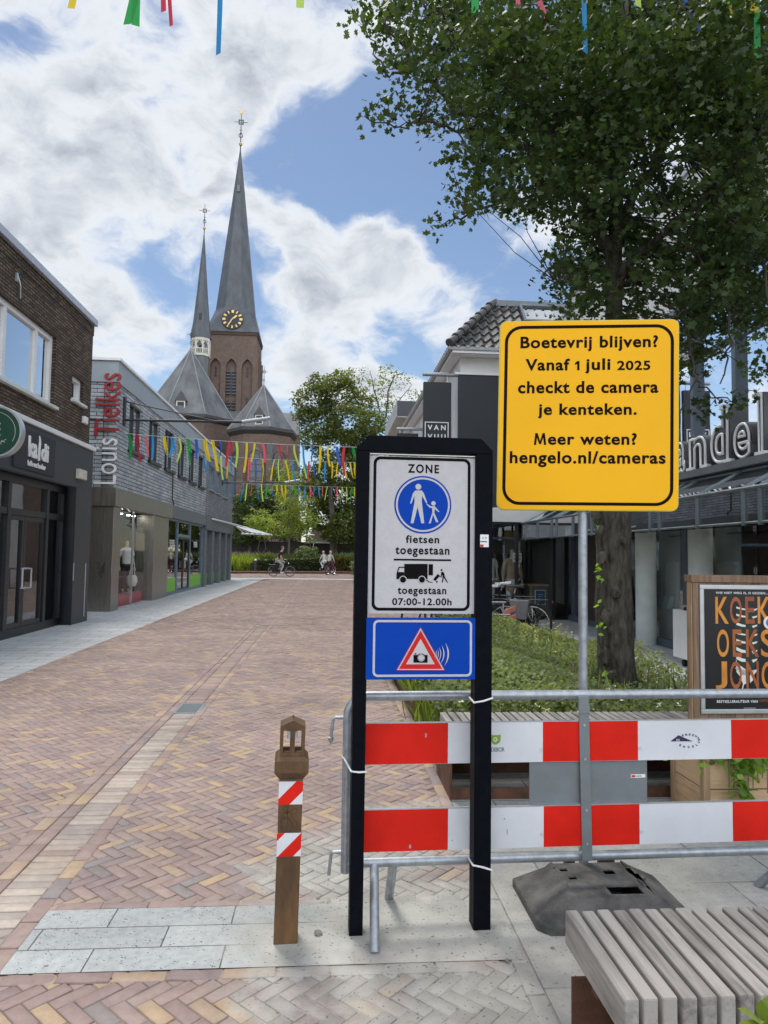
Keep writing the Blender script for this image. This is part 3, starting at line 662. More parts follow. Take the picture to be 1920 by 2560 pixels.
def reg_main(x, y):
    a = (x > -3.92) & (x < .745) & (y > 1.0) & (y < 43.4)
    a &= ~((x > GUT[0]+.05) & (x < GUT[1]-.05))
    a &= ~((y > 2.90) & (y < 3.32) & (x > GUT[1]))
    b = (x >= .745) & (x < 3.3) & (y > 12.4) & (y < 43.4)
    c = (x > 3.92) & (x < 4.50) & (y > 5.25) & (y < 17.6)
    return a | b | c
hb = herringbone('h', reg_main, (-4.2, 4.8, .9, 43.6), Wb=.0635, n=2.5)
hb2 = herringbone('h', lambda x, y: (y > 45.4) & (y < 58), (-16, 10, 45.3, 58.2), Wb=.09)
rows = []
def addrows(C, Wb, n=3, joint=.0065):
    for x, y, h in C: rows.append((x, y, (n*Wb-joint)/2, (Wb-joint)/2, -pi/4 if h else pi/4, random.random()))
addrows(hb, .0635, n=2.5, joint=.005); addrows(hb2, .09)
def course(x, y0, y1, w=.07, l=.205):       # a row of stretchers along the street
    y = y0
    while y < y1: rows.append((x, min(y+l/2, y1), (l-.007)/2, (w-.006)/2, pi/2, random.random()*.999+1)); y += l
for x in (-1.6255, -1.5395, -1.2530): course(x, 1.0, 43.4, .085)
course(.783, 1.0, 2.87, .075); course(.783, 3.36, 12.4, .075); course(-3.885, 1, 43.4); course(4.50, 5.2, 17.6)
for y in (2.83, 3.38):
    x = GUT[1]+.12
    while x < .74: rows.append((x, y, .0985, .031, 0, random.random()*.999+1)); x += .204
gr = []; y = 1.0
while y < 43.4:
    if y < 7.25: gr.append((-1.396, y, .0335, .098, 0, random.random()))
    elif y > 7.72: rows.append((-1.396, y, .098, .0335, 0, random.random()*.999+1))
    y += .0725
struct(paved('brick_road', rows, M['pave'], [(-3.95, .84, .9, 43.5), (.84, 3.35, 12.3, 43.5), (3.9, 4.55, 5.2, 17.7), (-16, 10, 45.2, 58.3)]))
gr = [(x, y, b, a, pi/2, v) for x, y, a, b, _, v in gr]
gr = [(x, y, a, b, 0, v) for x, y, a, b, _, v in gr]
struct(paved('drain_gutter', gr, M['pale'], [(-1.497, -1.296, .9, 7.25)], zs=-.0042))
# strip of granite slabs across the street, the slabbed terrace and both pavements
def sheet(name, x0, x1, y0, y1, z, mat, dx=0.0, dy=0.0):
    o = MB().add([(x0, y0, z), (x1, y0, z), (x1, y1, z), (x0, y1, z)], [(0, 1, 2, 3)]).build(name, mat); o['kind'] = 'structure'
    for q in o.data.uv_layers[0].data: q.uv.x += dx; q.uv.y += dy
    return o
sheet('granite_strip', -1.212, .80, 2.866, 3.355, .003, M['granite'], .13, -2.866+.0)
sheet('slab_terrace', .823, 6.3, .9, 5.30, .001, M['slab'], .1, .12)
sheet('shop_pavement', 4.54, 8.5, 5.30, 17.7, .001, M['walk'])
sheet('shop_pavement', -8.5, -3.92, .9, 43.5, .002, M['walk'])
sheet('crossing_strip', -30, 20, 43.5, 45.25, .004, M['walk'])
sheet('park_path', -14.5, -8.0, 45.25, 70, .002, P('pale_path', (.50, .42, .35), .9, var=.1))

# drain grate in the gutter
g0 = gp(492, 1752)
gr_ = thing('drain_grate', (-1.396, 7.48, 0), 'dark slotted metal drain grate in the pale brick gutter', 'drain grate')
f = MB(); f.rim(Fr((-1.39, 7.48, 0), ux=(1, 0, 0), uy=(0, 1, 0)), -.125, .125, -.23, .23, .025, -.003, .006); f.build('frame', M['galvflat'], gr_)
f = MB()
for i in range(11): f.box(-1.39-.1, -1.39+.1, 7.48-.2+i*.038, 7.48-.2+i*.038+.018, -.004, .004)
f.build('slotted_cover', M['galvflat'], gr_)
# loose stones lying about
for (px, py, r, lb) in ((795, 2250, .010, 'small dark stone on the sand beside the rusty bollard'), (795, 2338, .018, 'flat grey stone on the sand at the left foot of the black sign frame'),
                        (1268, 2404, .009, 'small dark stone on the slabs left of the foreground bench'), (1381, 2372, .008, 'tiny dark pebble at the end of the foreground bench top'), (1185, 2258, .008, 'dark pebble on the sand inside the black sign frame')):
    q = gp(px, py); bm = bmesh.new(); bmesh.ops.create_icosphere(bm, subdivisions=2, radius=r)
    for v in bm.verts: v.co *= random.uniform(.8, 1.2); v.co.z = v.co.z*.6+r*.5
    me = bpy.data.meshes.new('stone'); bm.to_mesh(me); bm.free(); me.materials.append(P('stone', (.20, .195, .18), .9)); o = bpy.data.objects.new('stone', me); COL.objects.link(o); o.location = q
    tag(o, lb, 'stone')

# ------------------------------------------------------------------ left: brown brick coffee shop
UX, UY_, UZ = Vector((1, 0, 0)), Vector((0, 1, 0)), Vector((0, 0, 1))
def facing_x(X): return Fr((X, 0, 0), ux=(0, 1, 0))        # seen from the street on the left: u = +Y
def facing_mx(X): return Fr((X, 0, 0), ux=(0, -1, 0))      # right side of the street: u = -Y
def facing_my(Y, X=0): return Fr((X, Y, 0), ux=(1, 0, 0))  # faces the photographer

b1 = thing('coffee_shop', (-5.55, 12, 0), 'dark brown brick shop building with white parapet cap and charcoal shopfront, nearest on the left', 'building')
f1 = facing_x(-5.55); Y0, Y1, ZR = 6.0, 16.66, 6.78
wins = [(10.6, 14.50, 4.45, 5.86), (15.47, 16.15, 4.82, 5.36)]
plate('wall', M['dark_brick'], b1, f1, rect(Y0, Y1, 3.86, ZR), [rect(*w) for w in wins], -.30, 0)
w_ = MB(); w_.box(-9.5, -5.86, Y1-.25, Y1, 0, ZR); w_.box(-9.5, -5.86, Y0, Y0+.25, 0, ZR); w_.box(-9.5, -9.3, Y0+.25, Y1-.25, 0, ZR); w_.box(-9.3, -5.86, Y0+.25, Y1-.25, ZR-.5, ZR-.35)
w_.build('side_wall', M['dark_brick'], b1)
# soldier course under the cap, and the cap itself
s_ = MB()
y = Y0
while y < Y1-.03: s_.box(-5.548, -5.535, y, y+.052, ZR-.23, ZR-.01); y += .064
s_.build('soldier_course', M['dark_brick'], b1)
MB().box(-5.9, -5.46, Y0-.02, Y1+.04, ZR+.002, ZR+.15).build('parapet_cap', M['pale_metal'], b1, bevel=.012)
def window(parent, fr, u0, u1, v0, v1, mull, fw=.075, mat='white', n=-.12, casement=None, sill=True, glass='upglass', back=.5, sillmat='concrete', sillh=.06):
    f = MB(); f.rim(fr, u0, u1, v0, v1, fw, n-.05, n+.05)
    for q in mull: f.fbox(fr, q-fw*.5, q+fw*.5, v0+fw, v1-fw, n-.048, n+.048)
    wf = f.build('window', M[mat], parent)
    g = MB(); g.fbox(fr, u0+fw, u1-fw, v0+fw, v1-fw, n-.012, n-.004); g.build('pane', M[glass], wf)
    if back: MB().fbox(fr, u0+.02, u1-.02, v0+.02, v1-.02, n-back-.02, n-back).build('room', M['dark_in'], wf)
    if sill: MB().fbox(fr, u0-.06, u1+.06, v0-sillh-.002, v0-.002, -.1, .09).build('sill', M[sillmat], wf, bevel=.008)
    return wf
wA = window(b1, f1, 10.6, 14.50, 4.45, 5.86, [f1.px(24, 800)[0]-.0, f1.px(103, 800)[0]], fw=.10, back=.9)
# opened casement leaning inward in the right-hand light
u0 = f1.px(108, 900)[0]; c_ = MB()
cf = Fr((-5.72, 14.36, 4.58), ux=(-.10, -1, 0), uy=(-.10, 0, 1)); c_.rim(cf, .02, .46, .0, 1.14, .05, -.03, .03); c_.build('casement', M['white'], wA)
window(b1, f1, 15.47, 16.15, 4.82, 5.36, [], fw=.085, back=.6)
# white capping strip and projecting shopfront
ff = facing_x(-5.45)
plate('fascia', M['charcoal'], b1, ff, [(Y0, 2.95), (15.68, 2.95), (15.68, .0), (Y1+.02, .0), (Y1+.02, 3.86), (Y0, 3.86)], [], -.30, 0)
MB().box(-5.75, -5.40, Y0, Y1+.06, 3.862, 3.96).build('fascia_cap', M['white'], b1, bevel=.01)
fd = facing_x(-5.74)
uA, uB, uC, uD, uE = [fd.px(x, 1400)[0] for x in (8, 52, 106, 163, -40)]
f = MB()
f.fbox(fd, Y0, 15.72, 2.80, 2.948, -.06, .06)
for u in (Y0+.05, 10.0, uE-.6, uA, uC): f.fbox(fd, u-.06, u+.06, .16, 2.80, -.06, .07)
f.fbox(fd, 15.60, 15.72, .16, 2.80, -.06, .07)
f.fbox(fd, Y0, 15.72, 0.0, .16, -.06, .05)
for a, b_ in ((Y0+.11, 9.94), (10.06, uE-.66), (uE-.54, uA-.06), (uA+.06, uC-.06), (uC+.06, 15.60)): f.fbox(fd, a, b_, 2.22, 2.34, -.05, .06)
f.build('shopfront_frame', M['black_frame'], b1)
g = MB(); g.fbox(fd, Y0+.11, uA-.06, .16, 2.22, -.006, .006); g.fbox(fd, uC+.06, 15.60, .16, 2.22, -.006, .006); g.fbox(fd, Y0+.11, 15.6, 2.34, 2.8, -.006, .006)
g.each('shop_window', M['glass'], b1)
for k, (a, b_, hs) in enumerate(((uA+.065, uB-.006, -1), (uB+.006, uC-.065, 1))):
    d = MB(); d.rim(fd, a, b_, .165, 2.215, .085, -.03, .04); dr = d.build('door', M['black_frame'], b1)
    MB().fbox(fd, a+.085, b_-.085, .25, 2.13, -.004, .004).each('door_glass', M['glass'], dr)
    u = (uB-.06 if hs < 0 else uB+.06); o_ = .13*hs
    MB().tube([fd.pt(u, .88, .04), fd.pt(u, .88, .12), fd.pt(u+o_, .88, .12), fd.pt(u+o_, 1.24, .12), fd.pt(u, 1.24, .12), fd.pt(u, 1.24, .04)], .017, 8).build('handle', M['pale_metal'], dr, smooth=True)
    MB().fbox(fd, a+.09, b_-.09, 1.92, 2.11, -.02, -.006).build('notice', M['white'], dr)
# interior
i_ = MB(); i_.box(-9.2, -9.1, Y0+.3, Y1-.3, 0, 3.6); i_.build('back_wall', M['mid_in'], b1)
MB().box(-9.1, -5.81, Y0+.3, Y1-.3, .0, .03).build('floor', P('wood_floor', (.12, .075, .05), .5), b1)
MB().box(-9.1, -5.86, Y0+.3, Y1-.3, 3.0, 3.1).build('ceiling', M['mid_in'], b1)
tag(MB().box(-6.75, -6.35, 11.2, 14.2, .03, 1.05).box(-6.8, -6.3, 11.1, 14.3, 1.051, 1.1).build('counter', P('counter_white', (.45, .45, .43), .5), None), 'pale counter inside the coffee shop behind its glass door', 'counter')
t = thing('coffee_machine', (-6.55, 12.9, 1.1), 'steel coffee machine on the pale counter inside the coffee shop', 'coffee machine')
MB().box(-6.78, -6.36, 12.55, 13.25, 1.16, 1.5).build('body', M['alu'], t, bevel=.02); MB().box(-6.76, -6.38, 12.57, 12.62, 1.1, 1.158).box(-6.76, -6.38, 13.18, 13.23, 1.1, 1.158).each('foot', M['iron'], t); MB().tube([(-6.34, 12.7, 1.3), (-6.25, 12.7, 1.28)], .018).tube([(-6.34, 13.05, 1.3), (-6.25, 13.05, 1.28)], .018).each('filter_handle', M['iron'], t)
u0, u1 = fd.px(113, 1440)[0]+.03, fd.px(134, 1440)[0]
tag(MB().fbox(fd, u0, u1, .18, 1.05, -.14, -.12).build('white_board', P('milky_board', (.55, .60, .57), .4), None), 'tall milky white board standing inside the right pane of the coffee shop', 'board')
u0, u1 = fd.px(0, 1500)[0]-.25, fd.px(19, 1500)[0]
t = thing('advertising_panel', (-5.9, u0, 0), 'white panel with small picture at the bottom of the left coffee shop door', 'panel')
MB().fbox(fd, u0, u1, .19, .98, -.12, -.10).build('board', M['white'], t); MB().fbox(fd, u1-.28, u1-.10, .40, .62, -.099, -.096).build('picture', P('dull_picture', (.12, .12, .12), .6), t)
tag(MB().fbox(fd, uB-.17, uB-.02, 1.38, 1.58, -.03, -.02).build('sticker', P('blue_sticker', (.03, .12, .35), .5), None), 'small blue sticker on the left coffee shop door glass', 'sticker')
# kaldi sign
us = thing('shop_sign', (-5.43, 13.6, 3.0), 'black square shop sign reading kaldi on the charcoal fascia', 'shop sign')
fs = facing_x(-5.42); a, b_ = fs.px(36, 1130)[0], fs.px(139, 1120)[0]
vt, vb = fs.px(100, 1078)[1], fs.px(100, 1186)[1]
MB().fbox(fs, a, b_, 3.02, 3.74, -.03, .0).build('board', M['charcoal2'], us, bevel=.004)
lu0, lu1 = fs.px(70, 1130)[0], fs.px(120, 1130)[0]
# the word with its tall flame-shaped l
def fpx(fr, x, y): return fr.px(x, y)
ka = fs.px(70, 1094), fs.px(92, 1147)
hL = (lu1-lu0)
text('lettering', 'ka', M['neon'], us, fs, (lu0, 3.26, lu0+hL*.42, 3.64), .0, .02, bold=.028)
text('lettering', 'di', M['neon'], us, fs, (lu0+hL*.63, 3.26, lu1, 3.60), .0, .02, bold=.028)
l0 = lu0+hL*.46
MB().prism(fs, [(l0+.020, 3.235), (l0+.085, 3.25), (l0+.088, 3.46), (l0+.105, 3.56), (l0+.085, 3.64), (l0+.035, 3.71), (l0+.045, 3.60), (l0+.030, 3.50), (l0+.022, 3.40)], 0, .02).build('lettering', M['neon'], us)
text('small_lettering', 'koffie met karakter', M['neon'], us, fs, (lu0+.0, 3.10, lu1-.10, 3.20), .0, .012, bold=.02)
tag(MB().fbox(ff, *[ff.px(189, 1180)[0], ff.px(207, 1180)[0]], 3.13, 3.34, .0, .10).build('alarm_box', P('cream_plastic', (.55, .52, .44), .5), None, bevel=.015), 'cream alarm box on the charcoal fascia right of the shop sign', 'alarm box')
tag(MB().fbox(f1, f1.px(204, 1035)[0], f1.px(213, 1035)[0], 4.42, 4.58, 0, .08).build('wall_lamp', M['white'], None, bevel=.02), 'small white fitting on the brown brick below the little window', 'wall fitting')
tag(MB().tube([f1.pt(f1.px(40, 710)[0], 6.36, .03), f1.pt(f1.px(42, 725)[0], 6.22, .06), f1.pt(f1.px(44, 740)[0], 6.0, .05)], .014, 6).fbox(f1, f1.px(39, 710)[0]-.03, f1.px(39, 710)[0]+.03, 6.26, 6.42, 0, .03).build('wall_hook', M['alu'], None), 'white metal hook on the brown brick wall above the wide window', 'hook')
for (px, z0, z1, lb) in ((183, .95, 1.32, 'short pale strip on the charcoal pier right of the shop window'), (213, .12, 1.3, 'long pale corner strip on the charcoal pier at the building edge')):
    u = ff.px(px, 1430)[0]; tag(MB().fbox(ff, u-.012, u+.012, z0, z1, .0, .012).build('guard_strip', M['pale_metal'], None), lb, 'strip')
# projecting round sign
c = aX(-9, 1080, -5.08); fr_ = Fr((c.x, c.y, c.z), ux=(1, 0.02, 0)); R_ = (aX(55, 1080, -5.08)-aX(-9, 1080, -5.08)).length
rr = (c-CAM).length*57/F_
rs = thing('round_sign', (c.x, c.y, c.z), 'round dark green projecting sign with grey rim on the coffee shop wall', 'round sign')
MB().disc(fr_, 0, 0, rr, -.075, .075, r2=rr-.028).build('rim', M['alu'], rs, smooth=True)
MB().disc(fr_, 0, 0, rr-.03, -.06, .06).build('face', P('sign_green', (.010, .060, .035), .35, var=.1), rs)
MB().disc(fr_, 0, 0, rr*.76, .06, .062, r2=rr*.745, a0=-.5, a1=1.9).build('ring_line', M['cream'], rs)
text('lettering', 'z', M['cream'], rs, fr_, (.015, .02, .085, .13), .06, .003, bold=.03)
text('small_lettering', 'oom', M['cream'], rs, fr_, (.0, -.07, .085, -.04), .06, .003)
s_ = MB()
for q in range(3):
    x, y = .10-.05*q, -.16-.03*q
    s_.prism(fr_, [(x, y), (x+.07, y+.05), (x+.074, y+.044), (x+.005, y-.005)], .06, .062); s_.prism(fr_, [(x, y+.03), (x+.06, y), (x+.058, y-.006), (x-.002, y+.024)], .06, .063)
s_.build('sprig', M['cream'], rs)
MB().tube([(c.x-rr, c.y, c.z+.1), (-5.45, c.y, c.z+.1)], .02).tube([(c.x-rr, c.y, c.z-.1), (-5.45, c.y, c.z-.1)], .02).each('bracket', M['iron'], rs)

# ------------------------------------------------------------------ left: grey slate brick building
b2 = thing('grey_shop_building', (-5.7, 30, 0), 'grey slate brick shop building with dark windows and a row of shopfronts', 'building')
f2 = facing_x(-5.70); BY0, BY1, BZ = 19.1, 42.0, 6.62
W2 = [(20.35, 21.75, 4.46, 5.82), (22.56, 23.95, 4.46, 5.82), (24.72, 26.1, 4.46, 5.82), (26.92, 28.3, 4.46, 5.82), (28.97, 30.35, 4.46, 5.82), (31.07, 32.4, 4.46, 5.82),
      (33.8, 35.3, 4.54, 5.68), (36.0, 37.4, 4.54, 5.68), (38.35, 39.9, 4.54, 5.68)]
plate('wall', M['grey_brick'], b2, f2, rect(BY0, 33.0, 3.26, 6.05), [rect(*w) for w in W2[:6]], -.3, 0)
plate('wall', BR('darker_grey_brick', (.25, .275, .295), (.19, .21, .23), (.07, .075, .08), bw=.42, bh=.10, ms=.008, bump=.8, var=.25), b2, f2, rect(33.004, BY1, 3.26, 6.05), [rect(*w) for w in W2[6:]], -.3, -.004)
MB().box(-12, -6.02, BY0, BY0+.3, 3.26, 6.05).build('end_wall', M['grey_brick'], b2)
MB().box(-12, -6.02, BY1-.3, BY1, 0, 6.05).box(-12, -11.7, BY0+.3, BY1-.3, 0, 6.05).build('rear_wall', M['grey_brick'], b2)
MB().box(-12, -5.66, BY0-.04, BY1+.03, 6.052, BZ).build('parapet', P('grey_parapet_panel', (.30, .345, .37), .5, var=.08, scale=1), b2)
MB().box(-12, -5.60, BY0-.10, BY1+.06, BZ+.002, BZ+.07).build('roof_edge', M['white'], b2)
for k, (a, b_, c, d) in enumerate(W2):
    m_ = 'black_frame' if k < 6 else 'grey_frame'
    window(b2, f2, a, b_, c, d, [(a+b_)/2], fw=.06 if k < 6 else .07, mat=m_, n=-.13, sillmat='black_frame' if k < 6 else 'alu', sillh=.10 if k < 6 else .04)
st = MB(); st.box(-6.9, -5.60, BY0-.06, BY0+.2, 2.76, 3.255); st.box(-5.90, -5.60, BY0+.202, 25.8, 2.76, 3.255); st.build('steel_fascia', M['steel'], b2, bevel=.006)
st = MB(); st.box(-6.35, -5.66, BY0, 19.75, 0, 2.755); st.build('steel_pier', M['steel'], b2, bevel=.006)
st = MB(); st.box(-6.25, -5.68, 23.55, 25.6, 0, 2.755); st.build('steel_pier', M['steel'], b2, bevel=.006)
MB().box(-8, -6.36, BY0+.02, BY0+.35, 0, 3.255).build('brick_pier', M['grey_brick'], b2)
MB().box(-5.88, -5.64, 25.82, 32.95, 2.80, 3.255).build('grey_fascia', P('grey_fascia', (.13, .155, .175), .5, var=.06), b2)
MB().box(-5.90, -5.62, 33.0, BY1, 2.62, 3.255).build('dark_fascia', M['zinc'], b2)
# green shop with blue-grey frames
fg = facing_x(-5.80)
f = MB()
for u in (25.86, 27.55, 30.0, 32.85): f.fbox(fg, u-.06, u+.06, .0, 2.79, -.05, .05)
for a, b_ in ((25.92, 27.49), (27.61, 29.94), (30.06, 32.79)): f.fbox(fg, a, b_, .0, .10, -.045, .045); f.fbox(fg, a, b_, 2.72, 2.79, -.045, .045)
f.fbox(fg, 27.61, 29.94, 2.15, 2.26, -.044, .044)
f.build('shopfront_frame', M['grey_frame'], b2)
MB().fbox(fg, 25.92, 27.49, .1, 2.72, -.005, .005).fbox(fg, 27.61, 29.94, 2.26, 2.72, -.005, .005).fbox(fg, 30.06, 32.79, .1, 2.72, -.005, .005).each('shop_window', M['glass'], b2)
d = MB(); d.rim(fg, 27.62, 28.76, .1, 2.14, .06, -.03, .03); d.rim(fg, 28.78, 29.93, .1, 2.14, .06, -.03, .03); dr = d.build('door', M['black_frame'], b2)
MB().fbox(fg, 27.68, 28.70, .16, 2.08, -.004, .004).fbox(fg, 28.84, 29.87, .16, 2.08, -.004, .004).each('door_glass', M['glass'], dr)
MB().tube([fg.pt(28.70, .95, .09), fg.pt(28.70, 1.25, .09)], .02).tube([fg.pt(28.86, .95, .09), fg.pt(28.86, 1.25, .09)], .02).each('handle', M['chrome'], dr)
MB().fbox(fg, 25.93, 27.48, .11, .62, .008, .014).fbox(fg, 30.07, 32.78, .11, .62, .008, .014).each('green_film', M['lime'], b2)
for a in (26.3, 30.9): text('lettering', 'THE BED', M['neon'], b2, fg, (a, 1.78, a+.85, 2.02), .008, .004)
# dark piers beyond
f = MB()
for u in (33.3, 35.4, 37.6, 39.8, 41.7): f.fbox(fg, u-.33, u+.30, 0, 2.615, -.2, .12)
f.each('dark_pier', M['zinc'], b2)
MB().fbox(fg, 33.2, 41.7, .05, 2.6, -.12, -.11).build('shop_window', M['glass'], b2)
MB().fbox(fg, 33.2, 41.7, .06, .60, -.105, -.10).each('green_film', M['lime'], b2)
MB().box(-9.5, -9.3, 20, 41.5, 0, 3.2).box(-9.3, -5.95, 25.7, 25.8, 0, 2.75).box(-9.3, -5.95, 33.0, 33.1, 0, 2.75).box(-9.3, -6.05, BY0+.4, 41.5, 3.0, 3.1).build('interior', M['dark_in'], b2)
# display window between the steel piers
fw_ = facing_x(-5.80)
MB().box(-5.86, -5.80, 19.76, 19.80, .06, 2.75).box(-5.86, -5.80, 21.58, 21.62, .06, 2.75).each('window_bar', M['alu'], b2)
MB().fbox(fw_, 19.8, 23.54, .06, 2.74, -.03, -.02).build('shop_window', GLASS('display_glass', (.97, .98, .98), .07), b2)
for y in (20.6, 21.6, 22.4, 23.0): MB().disc(Fr((-6.2, y, 2.70), ux=(1, 0, 0), uy=(0, -1, 0)), 0, 0, .05, 0, .02, 10).build('glow_disc', EMIT('added_display_glow', (1, .96, .88), 20.0), b2)  # glowing discs added to brighten the window display, not lamps of the shop
MB().box(-7.6, -7.5, 19.9, 23.5, 0, 2.75).box(-7.5, -6.9, 23.3, 23.4, 0, 2.75).build('display_back', P('display_black', (.014, .014, .016), .7), b2)
# vertical lettering on the near face
fn = facing_my(BY0-.0); 
pL = fn.px(245, 1210); pR = fn.px(288, 1210)
def vtext(s, m_, px0, py0, px1, py1, parent, bold):
    # reads upwards: u axis along +z, v axis towards -x
    fv = Fr((0, BY0, 0), ux=(0, 0, 1), uy=(-1, 0, 0))
    P0, P1 = aY(px0, py0, BY0), aY(px1, py1, BY0)
    z0, z1 = min(P0.z, P1.z), max(P0.z, P1.z); x0, x1 = min(P0.x, P1.x), max(P0.x, P1.x)
    return text('lettering', s, m_, parent, fv, (z0, -x1, z1, -x0), .03, .05, bold)
nm_ = thing('wall_lettering', (-6.0, BY0, 3.3), 'tall vertical shop name in white and red letters on the grey brick end wall', 'lettering')
vtext('Louis', M['neon'], 240, 1096, 291, 1211, nm_, -.005); vtext('Tielkes', M['red_letter'], 243, 933, 300, 1091, nm_, .0)
MB().box(-6.9, -5.69, BY0-.03, BY0-.002, 5.02, 5.07).build('wall_rail', M['iron'], nm_)
# rain pipe and graffiti
tag(MB().tube([f2.pt(26.0, 4.35, .03), f2.pt(26.0, 3.45, .03), f2.pt(26.25, 3.38, .03), f2.pt(26.25, 3.27, .03)], .02, 6).build('cable', M['iron'], None), 'thin dark cable running down the grey slate brick wall', 'cable')
fp = facing_my(BY0-.001)
gz = MB(); pts = [(238, 1405), (250, 1410), (244, 1422), (256, 1418), (248, 1430), (262, 1408), (258, 1428), (246, 1436)]
gz.tube([fp.pt(*fp.px(*q), .004) for q in pts], .006, 4); gz.tube([fp.pt(*fp.px(*q), .004) for q in ((246, 1440), (254, 1436), (250, 1446))], .005, 4)
tag(gz.build('graffiti', M['sign_black'], None), 'small black scribbled tag on the nearest steel pier', 'graffiti')
# glass corner canopy at the far end
c0 = aX(525, 1288, -5.60); cn = thing('glass_canopy', (-5.5, 41, 2.9), 'pale glass canopy with metal ribs at the far corner of the grey building', 'canopy')
cy0, cy1 = 34.2, 44.2
f = MB(); f.tube([(-5.55, cy0, 3.16), (-5.35, cy1, 3.18), (-3.6, cy1+.5, 2.70), (-5.45, cy1+.3, 2.75)], .05, 6)
for k in range(6): f.tube([(-5.50, 42.0+k*.44, 3.12), (-5.2+k*.32, cy1+.42, 2.72)], .025, 5)
f.build('frame', M['white'], cn)
MB().add([(-5.6, 41.2, 3.16), (-5.4, cy1, 3.18), (-3.6, cy1+.5, 2.72), (-4.6, 42, 2.78), (-5.6, 41.2, 3.14), (-5.4, cy1, 3.16), (-3.6, cy1+.5, 2.70), (-4.6, 42, 2.76)], [(0, 1, 2, 3), (4, 7, 6, 5), (0, 4, 5, 1), (1, 5, 6, 2), (2, 6, 7, 3), (3, 7, 4, 0)]).build('pane', GLASS('milk_glass', (.75, .78, .75), 1.2), cn)

# banner booms with stays
def boom(px0, py0, px1, py1, pxs, pys, X, label, r=.035):
    A = aX(px0, py0, X); B = aY(px1, py1, A.y); S = aX(pxs, pys, X); S.y = A.y
    t = thing('banner_boom', A, label, 'boom', 'banner booms on the grey building')
    E = A+(B-A)*1.24+Vector((0, .0, .12)); mid = A+(B-A)*.80
    MB().tube([A, B], r, 8).build('pole', M['iron'], t, smooth=True)
    MB().tube([S, mid], r*.5, 6).build('stay', M['iron'], t)
    MB().tube([B, E], r*1.5, 8).build('rolled_banner', M['galv'], t, smooth=True)
    MB().box(A.x-.06, A.x+.03, A.y-.08, A.y+.08, A.z-.15, S.z+.12).build('wall_plate', M['iron'], t)
boom(310, 1050, 605, 1055, 312, 1004, -5.68, 'long black banner boom with stay above the nearest grey brick windows')
boom(556, 1207, 712, 1206, 557, 1186, -5.68, 'far black banner boom at the end of the grey building')

# ------------------------------------------------------------------ church
ch = thing('church', (-16.6, 119, 0), 'brown brick church with tall slate spire, clock and lower polygonal roofs beyond the street', 'church')
TX0, TX1, TY0, TZ = -20.40, -12.40, 115.0, 36.8
TC = ((TX0+TX1)/2, TY0+4.0); ft = facing_my(TY0)
arcs = [arch(TX0+1.45, 1.75, 23.6, 31.4), arch(TC[0], 1.75, 23.6, 31.4), arch(TX1-1.45, 1.75, 23.6, 31.4)]
plate('tower_wall', M['church_brick'], ch, ft, rect(TX0, TX1, 0, TZ), arcs, -.55, 0)
MB().box(TX0, TX1, TY0+.552, TY0+.75, 0, TZ).box(TX1-.4, TX1, TY0+.752, TY0+8, 0, TZ).box(TX0, TX0+.4, TY0+.752, TY0+8, 0, TZ).box(TX0+.4, TX1-.4, TY0+7.6, TY0+8, 0, TZ).build('tower_core', M['church_brick'], ch)
fs_ = Fr((TX1, 0, 0), ux=(0, 1, 0))
f = MB()
for k in range(4): f.fbox(fs_, TY0+.1+k*2.6-(.0 if k == 0 else .3), TY0+.4+k*2.6-(.3 if k == 3 else 0), 23, 34, .0, .3)
f.each('tower_rib', M['church_brick'], ch)
lv = MB(); lb_ = MB()
for c_, v0, v1 in ((TC[0]-.48, 27.0-2.6, 26.0), (TC[0]+.48, 27.0-2.6, 26.0), (TC[0]-.48, 26.9, 31.0), (TC[0]+.48, 26.9, 31.0)):
    lb_.prism(ft, arch(c_, .78, v0, v1-.5), -.545, -.50)
    k = v0+.25
    while k < v1-.2: lv.fbox(ft, c_-.36, c_+.36, k, k+.14, -.49, -.30); k += .52
lb_.each('belfry_opening', M['iron'], ch); lv.build('louvre', M['slate2'], ch)
sl_ = MB()
for c_ in (TX0+1.45, TX1-1.45):
    for v in (25.0, 30.0):
        for k in range(3): sl_.prism(ft, arch(c_, .34, v+k*.6, v+k*.6+.25), -.545, -.50)
        
sl_.each('slit_window', M['iron'], ch)
MB().box(TX0-.15, TX1+.15, TY0-.16, TY0+8.15, TZ+.002, TZ+.5).build('cornice', P('dark_cornice', (.07, .045, .035), .8), ch)
MB().box(TX0-.2, TX1+.2, TY0-.22, TY0-.01, 23.0, 23.45).build('string_course', P('sand_stone', (.28, .22, .17), .8), ch)
# broach spire: square base, chamfered to an octagon, then the needle
def spire(cx, cy, z0, z1, hw, zc, ztip, ho):
    vs = []; t = tanh = .4142
    sq = [(-1, -1), (1, -1), (1, 1), (-1, 1)]
    vs += [(cx+hw*a, cy+hw*b, z0) for a, b in sq]                     # 0..3
    oc = []
    for k in range(8):
        a = pi/8+k*pi/4-pi*.75+0; oc.append((cx+ho/cos(pi/8)*cos(a-0), cy+ho/cos(pi/8)*sin(a-0)))
    # octagon vertices, index 0,1 around corner (-,-) ...
    vs += [(x, y, zc) for x, y in oc]; vs += [(cx, cy, ztip)]
    return vs, oc
vs, oc = spire(TC[0], TC[1], TZ+.5, 0, 4.25, 41.8, 71.0, 3.15)
